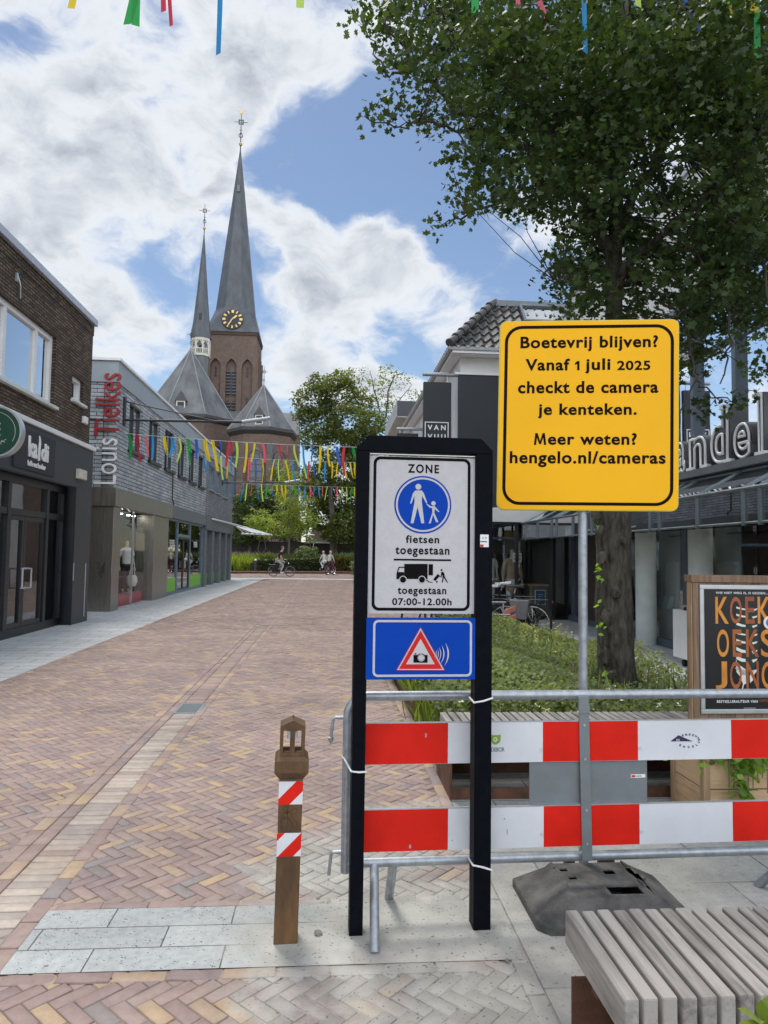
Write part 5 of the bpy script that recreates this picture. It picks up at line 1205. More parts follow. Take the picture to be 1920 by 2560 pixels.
MB().add([(4.82, 3.2, 2.44), (4.82, 17.5, 2.44), (6.05, 17.5, 3.11), (6.05, 3.2, 3.11)], [(0, 1, 2, 3)]).build('roof_glass', GLASS('canopy_glass', (.62, .67, .68), 3.0), cn)
MB().box(4.95, 6.0, 3.2, 17.4, 1.995, 2.01).build('soffit_blind', GLASS('soffit_glass', (.45, .48, .5), .8), cn)
# big letters standing on a beam
lt = thing('shop_letters', (5.4, 9.5, 2.9), 'large grey letters with white tube edging standing above the book shop canopy', 'shop letters')
MB().box(5.3, 5.75, 7.6, 12.5, 2.80, 2.90).build('beam', P('beam_steel', (.12, .13, .135), .5), lt)
fl = facing_mx(5.40)
xh = fl.px(1745, 1090)[1]; ah = fl.px(1893, 985)[1]
for ch_, xl, xr, asc in (('h', 1648, 1686, 1), ('a', 1692, 1716, 0), ('n', 1726, 1770, 0), ('d', 1780, 1826, 1), ('e', 1838, 1881, 0), ('l', 1892, 1921, 1)):
    u0, u1 = fl.px(xl, 1150)[0], fl.px(xr, 1150)[0]; v1 = ah if asc else xh
    if ch_ == 'l': u0, u1 = u0+.07, u1-.07
    text('letter', ch_, M['letter_grey'], lt, fl, (u0, 2.905, u1, v1), -.26, .26, bold=.045)
    w_ = .03; text('tube_lettering', ch_, M['neon'], lt, fl, (u0+.008, 2.913, u1-.008, v1-.008), .006, .028, bold=.02, tube=.024)
    if ch_ in 'nhld':
        f = MB(); a, b_ = u0-.03, u1+.03
        if ch_ != 'd': f.fbox(fl, a-.02, a+.17 if ch_ != 'l' else b_+.02, 2.907, 2.955, -.02, .045)
        if ch_ in 'nh': f.fbox(fl, b_-.15, b_+.02, 2.907, 2.955, -.02, .045)
        if ch_ == 'd': f.fbox(fl, b_-.12, b_+.04, 2.907, 2.955, -.02, .045)
        if asc: f.fbox(fl, (b_-.22 if ch_ == 'd' else a-.05), (b_-.03 if ch_ == 'd' else a+.10), v1-.045, v1+.003, -.02, .045)
        f.each('serif', M['neon'], lt)
# white book trolley on castors
q = gp(1690, 1660); t = thing('book_trolley', (5.2, 10.4, 0), 'white book trolley on castors outside the book shop', 'trolley')
z1 = aX(1687, 1522, 5.25).z
MB().box(5.20, 5.24, 8.9, 10.45, .13, z1).box(5.24, 5.9, 8.9, 8.94, .13, z1).box(5.24, 5.9, 10.41, 10.45, .13, z1).box(5.86, 5.9, 8.941, 10.409, .13, z1).box(5.241, 5.859, 8.941, 10.409, .13, .16).build('body', M['white'], t)
for x, y in ((5.3, 10.3), (5.8, 10.3), (5.3, 9.05), (5.8, 9.05)):
    w_ = MB(); w_.tube([(x-.02, y, .05), (x+.02, y, .05)], .05, 14); c = w_.build('castor', M['tyre'], t); MB().box(x-.03, x+.03, y-.02, y+.02, .10, .129).build('fork', M['alu'], c)
m = MB(); y = 9.0
while y < 10.36: w = random.uniform(.02, .05); m.box(5.30, 5.55, y, y+w, .5, z1+random.uniform(-.05, .07), random.randrange(7)); y += w+.004
m.build('book_row', BOOKC, t)

# ------------------------------------------------------------------ black sign frame with the pedestrian-zone sign and the camera sign
FA = Fr((.13, 3.07, 0), ang=radians(2))
sf = thing('sign_frame', (.42, 3.08, 0), 'tall black metal sign frame holding a white pedestrian zone sign and a blue camera sign', 'sign')
uL, uR, vT = -.018, .588, FA.px(1065, 1092)[1]
uLi, uRi, vTi = FA.px(917, 1500)[0]+.004, FA.px(1190, 1300)[0], FA.px(1060, 1131)[1]
MB().fbox(FA, uL, uLi, 0, vTi, -.085, 0).build('post', M['frame_black'], sf, bevel=.003)
MB().fbox(FA, uRi, uR, 0, vTi, -.085, 0).build('post', M['frame_black'], sf, bevel=.003)
ch_ = .052; MB().prism(FA, [(uL, vTi+.0005), (uR, vTi+.0005), (uR, vT-ch_), (uR-ch_, vT), (uL+ch_, vT), (uL, vT-ch_)], -.085, 0).build('top_rail', M['frame_black'], sf, bevel=.003)
def z3(x, y): return FA.px(880+x/4.366, 1080+y/4.366)
pu0, pu1, pv0, pv1 = uLi+.001, uRi-.001, FA.px(1060, 1535)[1], FA.px(1060, 1141)[1]
pn = -.022
zs_ = MB().fbox(FA, pu0, pu1, pv0, pv1, -.045, pn).build('zone_panel', M['sign_white'], sf)
MB().fbox(FA, pu0, pu1, pv1+.006, pv1+.010, -.05, pn+.005).build('panel_edge', M['alu'], zs_)
bu0, bu1 = pu0+.018, pu1-.020; bv0, bv1 = z3(700, 1955)[1], z3(700, 270)[1]
plate('border', M['sign_black'], zs_, FA, rrect(bu0, bu1, bv0, bv1, .030), [rrect(bu0+.0125, bu1-.0125, bv0+.0125, bv1-.0125, .020)][0:1], pn, pn+.0015)
def tz(s, x0, y0, x1, y1, bold=.02, sp=1.0):
    a, b_ = z3(x0, y1), z3(x1, y0); text('lettering', s, M['sign_black'], zs_, FA, (a[0], a[1], b_[0], b_[1]), pn, .0015, bold, sp)
tz('ZONE', 618, 352, 960, 438, .025, 1.25); tz('fietsen', 595, 1130, 962, 1210, .022, 1.15); tz('toegestaan', 480, 1260, 1075, 1362, .022, 1.15)
tz('toegestaan', 505, 1702, 1040, 1797, .022, 1.15); tz('07:00-12.00h', 445, 1820, 1098, 1894, .02, 1.1)
a, b_ = z3(463, 1402), z3(1092, 1391); MB().fbox(FA, a[0], b_[0], a[1], b_[1], pn, pn+.0015).build('line', M['sign_black'], zs_)
cu_, cv_ = z3(783, 790); R_ = (z3(1096, 790)[0]-z3(470, 790)[0])/2
sg = MB().disc(FA, cu_, cv_, R_, pn, pn+.0015, 64).build('round_symbol', M['sign_blue'], zs_)
MB().disc(FA, cu_, cv_, R_*.945, pn+.0015, pn+.0025, 64, r2=R_*.882).build('ring', M['sign_white'], sg)
adult = [(700, 634), (768, 634), (790, 660), (830, 768), (818, 774), (772, 690), (770, 760), (797, 994), (765, 994), (724, 818), (678, 994), (647, 994), (690, 760), (690, 690), (655, 778), (641, 778), (672, 665)]
child = [(823, 776), (870, 808), (912, 806), (962, 866), (955, 873), (912, 838), (908, 880), (952, 982), (928, 984), (893, 900), (868, 994), (846, 996), (885, 880), (884, 826), (858, 824), (821, 786)]
pg = MB(); pg.prism(FA, [z3(*q) for q in adult], pn+.0015, pn+.0026); pg.prism(FA, [z3(*q) for q in child], pn+.0015, pn+.0026)
for x, y, r in ((732, 593, 33), (898, 776, 25)): q = z3(x, y); pg.disc(FA, q[0], q[1], r/4.366/F_*3.05, pn+.0015, pn+.0026, 24)
pg.build('walker_pictogram', M['sign_white'], sg)
tk = MB(); n1 = pn+.0015
tk.prism(FA, [z3(*q) for q in ((578, 1440), (834, 1440), (834, 1606), (578, 1606))], pn, n1)
tk.prism(FA, [z3(*q) for q in ((517, 1472), (576, 1472), (576, 1484), (524, 1484), (510, 1530), (576, 1530), (576, 1606), (492, 1606), (492, 1550))], pn, n1)
tk.prism(FA, [z3(*q) for q in ((846, 1443), (894, 1445), (892, 1567), (844, 1565))], pn, n1)
tk.prism(FA, [z3(*q) for q in ((818, 1616), (834, 1616), (850, 1636), (890, 1638), (890, 1645), (845, 1643), (828, 1624), (818, 1624))], pn, n1)
tk.prism(FA, [z3(*q) for q in ((946, 1551), (970, 1570), (921, 1629), (896, 1610))], pn, n1)
tk.prism(FA, [z3(*q) for q in ((968, 1576), (994, 1580), (994, 1588), (966, 1584))], pn, n1)
tk.prism(FA, [z3(*q) for q in ((985, 1530), (1000, 1524), (1018, 1545), (1022, 1578), (1058, 1645), (1048, 1645), (1012, 1590), (1000, 1645), (990, 1645), (1000, 1584), (1000, 1560), (990, 1575), (980, 1572))], pn, n1)
for x, y, r in ((936, 1637, 10), (987, 1508, 11)): q = z3(x, y); tk.disc(FA, q[0], q[1], r/4.366/F_*3.05, pn, n1, 14)
tk.build('lorry_pictogram', M['sign_black'], zs_)
wh = MB(); wk = MB()
for x, y in ((564, 1613), (772, 1613)):
    q = z3(x, y); wk.disc(FA, q[0], q[1], 43/4.366/F_*3.05, n1, n1+.0006, 24); wh.disc(FA, q[0], q[1], 34/4.366/F_*3.05, n1+.0006, n1+.0014, 24)
wk.build('wheel_gap', M['sign_white'], zs_); wh.build('wheel_pictogram', M['sign_black'], zs_)
# blue camera sign
def z4(x, y): return FA.px(900+x/5.184, 1520+y/5.184)
qv0, qv1 = z4(700, 925)[1], z4(700, 130)[1]
cs_ = MB().fbox(FA, uLi-.0045, uRi-.001, qv0, qv1, -.02, .0035).build('camera_panel', M['sign_blue'], sf)
a, b_ = z4(160, 892), z4(1450, 158); plate('border', M['sign_white'], cs_, FA, rrect(a[0], b_[0], a[1], b_[1], .022), [rrect(a[0]+.0095, b_[0]-.0095, a[1]+.0095, b_[1]-.0095, .014)], .0035, .005)
tri = lambda k: [(785+(x-785)*k, 640+(y-640)*k) for x, y in ((783, 245), (1098, 806), (468, 806))]
MB().prism(FA, [z4(*q) for q in tri(1.0)], .0035, .0045).build('triangle', M['sign_red'], cs_)
plate('triangle_line', M['sign_white'], cs_, FA, [z4(*q) for q in tri(.965)], [[z4(*q) for q in tri(.895)]], .0045, .0053)
MB().prism(FA, [z4(*q) for q in ((783, 398), (966, 727), (594, 727))], .0045, .0055).build('triangle_field', M['sign_white'], cs_)
cm = MB(); cm.prism(FA, [z4(*q) for q in ((690, 606), (740, 606), (765, 590), (815, 590), (838, 606), (873, 606), (873, 706), (690, 706))], .0055, .0063); cm.prism(FA, [z4(*q) for q in ((705, 584), (726, 584), (726, 600), (705, 600))], .0055, .0063); cm.build('camera_pictogram', M['sign_black'], cs_)
q = z4(790, 643); sc_ = 1/5.184/F_*3.05
MB().disc(FA, q[0], q[1], 47*sc_, .0063, .0068, 28, r2=41*sc_).disc(FA, q[0], q[1], 37*sc_, .0063, .0068, 28).build('lens_pictogram', M['sign_white'], cs_)
wv = MB(); c0 = z4(860, 600)
for k, (r, h, w_) in enumerate(((110, 45, 4), (130, 62, 5), (152, 80, 6), (180, 100, 8), (220, 122, 11), (275, 150, 15))):
    o = []; ii = []
    for j in range(13):
        t = -1+2*j/12; a = t*h/max(r, h)*1.0; x = 860+r*cos(a)*1.0-6*t; y = 600+ (t*h); o.append(z4(x+w_*(1-t*t), y)); ii.append(z4(x-w_*.3*(1-t*t), y))
    wv.prism(FA, o+ii[::-1][1:-1], .0055, .0062)
wv.build('signal_waves', M['sign_white'], cs_)
# sticker on the right post
st_ = MB(); a, b_ = z3(1398, 1255), z3(1492, 1120); so_ = st_.fbox(FA, a[0], b_[0], a[1], b_[1], 0, .0008).build('sticker', M['white'], sf)
MB().fbox(FA, *[z3(1408, 0)[0], z3(1480, 0)[0]], z3(1450, 1202)[1], z3(1450, 1192)[1], .0008, .0014).build('print', P('navy_print', (.01, .015, .06), .5), so_)
for x in (1430, 1460): q = z3(x, 1156); MB().disc(FA, q[0], q[1], .0036, .0008, .0014, 14, r2=.0022).build('print', P('green_print', (.03, .16, .05) if x == 1430 else (.01, .01, .01), .5), so_)
a, b_ = z3(1400, 1253), z3(1435, 1228); MB().fbox(FA, a[0], b_[0], a[1], b_[1], .0008, .0014).build('print', M['sign_red'], so_)

# ------------------------------------------------------------------ rusty bollard
bo = thing('bollard', (-.152, 3.07, 0), 'rusty square steel bollard with house-shaped top and two red and white striped bands', 'bollard')
bo.rotation_euler = (0, radians(.8), radians(3))
bx = lambda m, n, h=0, p=bo, bev=.003: m.build(n, M['rust'] if h == 0 else h, p, local=True, bevel=bev)
hb_ = .049
MB().box(-hb_, hb_, -hb_, hb_, 0, .665).build('body', M['rust'], bo, local=True, bevel=.006)
def frustum(b0, b1, z0, z1): return [(sx*b, sy*b, z) for z, b in ((z0, b0), (z1, b1)) for sx, sy in ((-1, -1), (1, -1), (1, 1), (-1, 1))], [(0, 3, 2, 1), (4, 5, 6, 7), (0, 1, 5, 4), (1, 2, 6, 5), (2, 3, 7, 6), (3, 0, 4, 7)]
co_ = MB(); co_.add(*frustum(.050, .070, .666, .695)); co_.add(*frustum(.070, .070, .695, .742)); co_.add(*frustum(.070, .056, .742, .758)); co_.build('collar', M['rust'], bo, local=True)
nt_ = MB()
for x in (-.034, -.012, .012, .034): nt_.box(x-.004, x+.004, -.0635, -.052, .672, .692)
nt_.build('collar_slots', M['iron'], bo, local=True)
ln = MB(); w_ = .052
for sx in (-1, 1):
    for sy in (-1, 1): ln.box(sx*w_-sx*.014, sx*w_, sy*w_-sy*.014, sy*w_, .7585, .880)
for a in (-1, 1):
    ln.box(-.010, .010, a*(w_-.008), a*w_, .7585, .880); ln.box(a*(w_-.008), a*w_, -.010, .010, .7585, .880)
    ln.box(-w_+.0142, w_-.0142, a*(w_-.012), a*(w_-.0005), .7585, .772); ln.box(-w_+.0142, w_-.0142, a*(w_-.012), a*(w_-.0005), .862, .880)
lo = ln.build('lantern', M['rust'], bo, local=True)
MB().add([(-w_, -w_, .8802), (w_, -w_, .8802), (0, -w_, .903), (-w_, w_, .8802), (w_, w_, .8802), (0, w_, .903)], [(0, 1, 2), (3, 5, 4), (0, 2, 5, 3), (1, 4, 5, 2), (0, 3, 4, 1)]).build('roof', M['rust'], lo, local=True)
MB().box(-.003, .003, -.003, .003, .903, .915).build('finial', M['rust'], lo, local=True)
MB().lathe((0, 0, 0), [(.022, .82), (.022, .852), (0, .852)], 16).build('glass_tube', M['white'], lo, local=True, smooth=True)
def band(v0, v1, reds, name):
    t = .0008; h = hb_+t
    b_ = MB().box(-h, h, -h, h, v0, v1).build(name, M['board_white'], bo, local=True)
    H = v1-v0
    def clip(poly):
        for ax, lim, sgn in ((0, -h, 1), (0, h, -1), (1, v0, 1), (1, v1, -1)):
            out = []
            for i in range(len(poly)):
                p, q = poly[i], poly[(i+1) % len(poly)]; dp, dq = sgn*(p[ax]-lim), sgn*(q[ax]-lim)
                if dp >= 0: out.append(p)
                if dp*dq < 0: k = dp/(dp-dq); out.append((p[0]+(q[0]-p[0])*k, p[1]+(q[1]-p[1])*k))
            poly = out
            if not poly: return None
        return poly
    m = MB()
    for s0, s1 in reds:   # stripes rise to the right: u - v offset band
        poly = clip([(-.3+s0, v0-.3), (-.3+s1, v0-.3), (.3+s1, v0+.3), (.3+s0, v0+.3)])
        if poly:
            for fr in (Fr((0, -h, 0), ux=(1, 0, 0)), Fr((-h, 0, 0), ux=(0, -1, 0)), Fr((h, 0, 0), ux=(0, 1, 0))): m.prism(fr, poly, 0, .0006)
    m.build('red_stripe', M['board_red'], b_, local=True)
band(.562, .655, [(-.072, -.004)], 'striped_band'); band(.353, .447, [(-.045, .018), (-.16, -.112)], 'striped_band')
em = MB(); fe = Fr((0, -hb_, .50), ux=(1, 0, 0))
em.prism(fe, [(-.030, .050), (-.018, .056), (.036, -.028), (.026, -.036)], 0, .004); em.prism(fe, [(.000, .058), (.010, .052), (-.020, .010), (-.028, .016)], 0, .004); em.disc(fe, .018, .036, .010, 0, .004, 10); em.prism(fe, [(-.034, .005), (-.010, .005), (-.012, -.024), (-.022, -.034), (-.032, -.024)], 0, .005); em.build('relief_emblem', M['rust'], bo, local=True)

# ------------------------------------------------------------------ crowd barrier
BA = Fr((.15, 3.20, 0), ang=radians(1.6))
ba = thing('crowd_barrier', (1.2, 3.2, 0), 'galvanised crowd barrier with red and white boards behind the black sign frame', 'barrier')
vt, vb = BA.px(1100, 1742)[1], BA.px(1100, 2158)[1]; ul = BA.px(868, 1950)[0]; ur = 2.32; rt = .0215
arcp = lambda cu, cv, r, a0, a1, k=6: [BA.pt(cu+r*cos(a0+(a1-a0)*i/k), cv+r*sin(a0+(a1-a0)*i/k), -.03) for i in range(k+1)]
vlb = BA.px(865, 2188)[1]
fr_pts = [BA.pt(ul, vlb, -.03)]+arcp(ul+.09, vt-.09, .09, pi, pi/2)+arcp(ur-.09, vt-.09, .09, pi/2, 0)+[BA.pt(ur, vlb, -.03)]
MB().tube(fr_pts, rt, 14).build('frame_tube', M['galv'], ba, smooth=True)
MB().tube([BA.pt(ul, vb, -.03), BA.pt(ur, vb, -.03)], rt*.96, 14).build('bottom_rail', M['galv'], ba, smooth=True)
for (u, g_) in ((BA.px(937, 2160)[0], gp(937, 2385)), (BA.px(985, 2160)[0], gp(972, 2246)), (2.10, gp(1893, 2215)), (2.16, Vector((2.30, 2.93, 0)))):
    MB().tube([BA.pt(u, vb-.005, -.03), g_+Vector((0, 0, .0))], rt*.95, 12).build('leg', M['galv'], ba, smooth=True)
for y0, hk in ((1797, 1), (2136, 0)):
    v = BA.px(868, y0)[1]; u1 = BA.px(833 if hk else 828, y0)[0]; vv = BA.px(828, 1852 if hk else 2195)[1]
    h_ = MB().tube([BA.pt(ul, v, -.03), BA.pt(u1+.012, v, -.03), BA.pt(u1+.003, v-.004, -.03), BA.pt(u1, v-.014, -.03), BA.pt(u1-.008, vv, -.03)], .0075, 8).build('hook', M['galv'], ba, smooth=True)
    if hk: c = BA.pt(u1-.008, vv, -.03); MB().lathe(c, [(.0, .012), (.013, .008), (.011, -.006), (0, -.024)], 10).build('hook_tip', M['galv'], h_)
MB().fbox(BA, ul+.032, ul+.044, .40, .84, -.034, -.01).build('end_plate', M['galvflat'], ba)
def stripes(name, ya, yb, xs, yline):
    v1, v0 = BA.px(1100, ya)[1], BA.px(1100, yb)[1]; us = [ul+.05]+[BA.px(x, yline)[0] for x in xs]; us.append(us[-1]+.44)
    bd = MB().fbox(BA, us[0]-.01, us[-1], v0, v1, .0, .007).build(name, M['board_white'], ba)
    MB().fbox(BA, us[0]-.01, us[-1], v1+.0003, v1+.0042, -.001, .009).build('edge_strip', M['alu'], bd)
    for k in range(0, len(us)-1, 2): MB().fbox(BA, us[k], us[k+1], v0+.001, v1-.001, .007, .0078).build('red_field', M['board_red'], bd)
    for k in (2, 3): MB().disc(BA, us[k]+(-.008 if k == 2 else .010), (v0+v1)/2-.035, .008, .0078 if k == 3 else .007, .0092, 14, r2=.006).build('rivet_mark', P('pale_mark', (.50, .52, .56), .5), bd)
    return bd, us, v0, v1
bA, us, va0, va1 = stripes('upper_board', 1806, 1908, [1119, 1356, 1593, 1826], 1858)
bB, _, vb0, vb1 = stripes('lower_board', 2020, 2124, [1119, 1358, 1597, 1830], 2072)
a, b_ = BA.px(1325, 1912), BA.px(1619, 2006); gp_ = MB().fbox(BA, a[0], b_[0], vb1+.006, va0-.0005, -.012, -.004).build('grey_panel', M['galvflat'], ba)
a, b_ = BA.px(1578, 1945), BA.px(1614, 1936); MB().fbox(BA, a[0], b_[0], a[1], b_[1], -.004, -.003).build('label', M['white'], gp_); MB().fbox(BA, a[0]+.003, a[0]+.02, a[1]+.003, b_[1]-.003, -.003, -.0022).build('label_print', M['sign_red'], gp_); MB().fbox(BA, a[0]+.022, a[0]+.05, a[1]+.006, b_[1]-.006, -.003, -.0022).build('label_print', M['sign_black'], gp_)
ub0, ub1 = BA.px(1452, 1850)[0], BA.px(1474, 1850)[0]+.006
fb = Fr(BA.pt((ub0+ub1)/2, vb, 0), ux=BA.ux, uy=Vector(BA.uy)-BA.ux*.022)
bu = MB().fbox(fb, -(ub1-ub0)/2, (ub1-ub0)/2, -.005, vt-vb, .009, .016).build('upright_bar', M['galvflat'], ba, bevel=.002)
for v in ((va1-.015)-vb, (va0+.012)-vb, vb1-.02-vb, vb0+.012-vb): MB().disc(fb, 0, v, .006, .016, .019, 10).build('bolt', M['alu'], bu)
MB().fbox(fb, -(ub1-ub0)/2-.002, (ub1-ub0)/2+.002, vt-vb-.075, vt-vb-.04, .016, .021).build('bar_clip', M['galvflat'], bu)
# printed marks on the boards
def zb(x, y): return BA.px(1200+x/2.3042, 1700+y/2.3042)
lg = MB(); lg.prism(BA, [zb(*q) for q in ((62, 316), (117, 314), (116, 345), (108, 360), (90, 370), (72, 366), (62, 352))], .007, .0078); lg.build('shield_mark', P('logo_green', (.20, .33, .03), .5), bA)
q = zb(86, 340); MB().disc(BA, q[0], q[1], .0095, .0078, .0084, 18, r2=.0062, a0=.4, a1=5.6).fbox(BA, q[0]+.001, q[0]+.010, q[1]-.003, q[1]+.001, .0078, .0084).build('letter_mark', M['white'], bA)
a, b_ = zb(45, 411), zb(139, 385); text('lettering', 'OEDEBOR', P('grey_print', (.12, .13, .14), .5), bA, BA, (a[0]-.012, a[1], b_[0], b_[1]), .007, .001, .01)
NV = P('navy_logo', (.022, .020, .075), .5)
MB().prism(BA, [zb(*q) for q in ((1092, 351), (1138, 316), (1222, 351))], .007, .0078).build('triangle_mark', NV, bA)
cc = zb(1195, 348); ex, ey = abs(zb(1253, 0)[0]-cc[0]), abs(zb(1195, 384)[1]-zb(1195, 348)[1])
def arctext(s, a0, a1, flip=1):
    for k, ch2 in enumerate(s):
        a = radians(a0+(a1-a0)*k/(len(s)-1)); x, y = cc[0]+ex*cos(a), cc[1]+ey*sin(a); tg = Vector((-ex*sin(a), ey*cos(a))).normalized()*(-1 if flip > 0 else 1)
        fr = Fr(BA.pt(x, y, 0), ux=BA.ux*tg.x+Vector(BA.uy)*tg.y, uy=Vector(BA.uy)*tg.x-BA.ux*tg.y)
        text('logo_letter', ch2, NV, bA, fr, (-.0042, -.0048, .0042, .0048), .007, .001, .03)
arctext('GEMEENTE', 138, 8, 1); arctext('ENGELO', 222, 345, -1)
a, b_ = zb(1127, 350), zb(1143, 336); text('logo_letter', 'H', M['board_white'], bA, BA, (a[0], a[1], b_[0], b_[1]), .0078, .0006, .02)
sc_m = MB()
for (x, y, x2, y2) in ((1062, 1832, 1066, 1842), (1258, 2044, 1262, 2047), (1266, 2072, 1268, 2084), (1128, 2098, 1131, 2101), (1022, 2110, 1027, 2119)):
    a, b_ = BA.px(x, y2), BA.px(x2, y); sc_m.fbox(BA, a[0], b_[0], a[1], b_[1], .0075, .0083)
sc_m.each('scuff_mark', P('scuff_grey', (.30, .32, .35), .7), bB)
# cable ties binding frame and barrier
def tie(pts, label):
    o = MB().tube(pts, .0042, 6).build('cable_tie', M['tie'], None, smooth=True); tag(o, label, 'cable tie', 'white cable ties on the sign frame'); return o
f0 = FA
v = FA.px(900, 1930)[1]; p = [BA.pt(ul-.022, v+.020, -.03), BA.pt(ul-.015, v+.019, -.008), FA.pt(uL-.003, v+.004, .003), FA.pt((uL+uLi)/2, v, .004), FA.pt(uLi+.003, v+.001, .003), FA.pt(uLi+.004, v+.004, -.088), BA.pt(ul+.01, v+.018, -.054), BA.pt(ul-.022, v+.02, -.034)]
tie(p, 'white cable tie round the left post of the sign frame and the barrier tube')
for yy, dv, lb in ((1752, .012, 'white cable tie round the right post of the sign frame at the top barrier rail'), (2167, -.014, 'white cable tie round the right post of the sign frame at the bottom barrier rail')):
    v = FA.px(1208, yy)[1]; tie([FA.pt(uRi-.003, v-dv*.2, -.09), FA.pt(uRi-.004, v-dv*.6, .002), FA.pt((uRi+uR)/2, v, .004), FA.pt(uR+.003, v+dv, .002), FA.pt(uR+.004, v+dv, -.09)], lb)

# ------------------------------------------------------------------ yellow sign on its pole and rubber foot
YS = Fr((1.26, 3.415, 0), ang=radians(-9))
ys_ = thing('yellow_sign', (1.26, 3.45, 0), 'big yellow rounded notice sign with black lettering on a galvanised pole', 'sign')
y0_, y1_, yu0, yu1 = 1.828, 2.788, -.431, .452
YT = Fr(YS.O, ux=YS.ux, uy=Vector((0, 0, 1))+YS.ux*.014); YT.O = YS.O-YS.ux*.014*2.3
MB().prism(YT, rrect(yu0, yu1, y0_, y1_, .036), -.022, -.001).build('back_plate', P('sign_edge_yellow', (.62, .50, .05), .4), ys_, bevel=.003)
pl_ = MB().prism(YT, rrect(yu0+.006, yu1-.006, y0_+.006, y1_-.006, .032), -.0008, .0006).build('face', M['sign_yellow'], ys_)
bi = .0265; plate('border', M['ink'], pl_, YT, rrect(yu0+bi, yu1-bi, y0_+bi, y1_-bi, .085, 8), [rrect(yu0+bi+.0155, yu1-bi-.0155, y0_+bi+.0155, y1_-bi-.0155, .070, 8)], .0006, .0016)
def zy(x, y): return YT.px(1200+x/3.1904, 760+y/3.1904)
def ty(s, x0, y0, x1, y1, bold=.027, sp=1.1):
    a, b_ = zy(x0, y1), zy(x1, y0); ym0 = zy((x0+x1)/2, y1)[1]; ym1 = zy((x0+x1)/2, y0)[1]
    text('lettering', s, M['ink'], pl_, YT, (a[0], ym0, b_[0], ym1), .0006, .0012, bold, sp)
ty('Boetevrij blijven?', 322, 254, 1420, 379); ty('Vanaf', 362, 437, 717, 532); MB().prism(YT, [zy(*q) for q in ((776, 455), (793, 455), (793, 529), (775, 529), (775, 476), (759, 487), (756, 473))], .0006, .0018).build('lettering', M['ink'], pl_); ty('juli', 836, 434, 1040, 556); ty('2025', 1094, 452, 1358, 528)
ty('checkt de camera', 303, 614, 1422, 712); ty('je kenteken.', 460, 793, 1250, 914); MB().prism(YT, [zy(*q) for q in ((430, 1124), (441, 1030), (459, 1030), (479, 1092), (499, 1030), (517, 1030), (528, 1124), (510, 1124), (504, 1064), (486, 1118), (472, 1118), (454, 1064), (447, 1124))], .0006, .0018).build('lettering', M['ink'], pl_); ty('eer weten?', 541, 1028, 1250, 1124); ty('hengelo.nl/cameras', 236, 1174, 1480, 1303)
MB().tube([(1.262, 3.465, .05), (1.262, 3.465, 2.72)], .0225, 18).build('pole', M['galv'], ys_, smooth=True)
MB().fbox(YS, -.05, .06, 2.62, 2.67, -.08, -.023).fbox(YS, -.05, .06, 1.95, 2.0, -.08, -.023).each('clamp', M['galvflat'], ys_)
MB().tube([(1.262, 3.465, .69), (1.262, 3.465, .735)], .0236, 18).build('sleeve', P('sleeve_grey', (.2, .21, .215), .5, metal=.4), ys_, smooth=True)
# rubber foot: low rim, sloping flanks, pierced top
rf = thing('rubber_foot', (1.27, 3.26, 0), 'black recycled rubber foot with square holes under the yellow sign pole', 'sign foot')
X0, X1, Ya, Yb, h0, h1 = .915, 1.625, 3.03, 3.53, .035, .118; ix, iy = .165, .075
oc_ = [(X0+.05, Ya), (X1-.05, Ya), (X1, Ya+.05), (X1, Yb-.04), (X1-.10, Yb), (X0+.10, Yb), (X0, Yb-.04), (X0, Ya+.05)]
tc_ = [(X0+ix+.02, Ya+iy), (X1-ix-.02, Ya+iy), (X1-ix, Ya+iy+.02), (X1-ix, Yb-iy-.02), (X1-ix-.02, Yb-iy), (X0+ix+.02, Yb-iy), (X0+ix, Yb-iy-.02), (X0+ix, Ya+iy+.02)]
k = 8; m = MB(); vs = [(x, y, z) for z, pl in ((.0, oc_), (h0, oc_), (h1, tc_)) for x, y in pl]
m.add(vs, [(j*k+i, j*k+(i+1) % k, (j+1)*k+(i+1) % k, (j+1)*k+i) for j in range(2) for i in range(k)]); m.build('skirt', M['rubber'], rf, bevel=.006)
FT = Fr((0, 0, h1), ux=(1, 0, 0), uy=(0, 1, 0))
sq = lambda x, y, a, b: rect(x-a, x+a, y-b, y+b)
holes = [sq(1.135, 3.385, .020, .016), sq(1.150, 3.300, .020, .016), sq(1.345, 3.355, .028, .024), sq(1.455, 3.36, .020, .030), sq(1.415, 3.36, .018, .012), sq(1.478, 3.30, .014, .014), rect(1.27, 1.42, 3.135, 3.215)]
holes[4] = sq(1.408, 3.36, .014, .012)
plate('top', M['rubber'], rf, FT, tc_, [holes[i] for i in (0, 1, 2, 3, 5, 6)], -.012, 0)
MB().box(X0+ix+.01, X1-ix-.01, Ya+iy+.01, Yb-iy-.01, .02, .03).build('hollow', M['iron'], rf)
rb = MB()
for (xa, ya, xb, yb) in ((X0+.03, 3.20, X0+ix+.02, 3.235), (X0+.04, 3.40, X0+ix+.02, 3.43), (X1-.03, 3.20, X1-ix-.02, 3.235), (X1-.04, 3.40, X1-ix-.02, 3.43)):
    rb.add([(xa, ya-.02, h0+.012), (xa, ya+.02, h0+.012), (xb, yb+.03, h1+.012), (xb, yb-.03, h1+.012), (xa, ya-.02, h0-.02), (xa, ya+.02, h0-.02), (xb, yb+.03, h1-.03), (xb, yb-.03, h1-.03)], [(0, 1, 2, 3), (0, 4, 5, 1), (1, 5, 6, 2), (2, 6, 7, 3), (3, 7, 4, 0)])
rb.each('rib', M['rubber'], rf, bevel=.006)
MB().box(1.19, 1.24, 3.52, 3.56, .01, .10).box(1.36, 1.44, 3.515, 3.55, .01, .118).each('lug', M['rubber'], rf, bevel=.005)

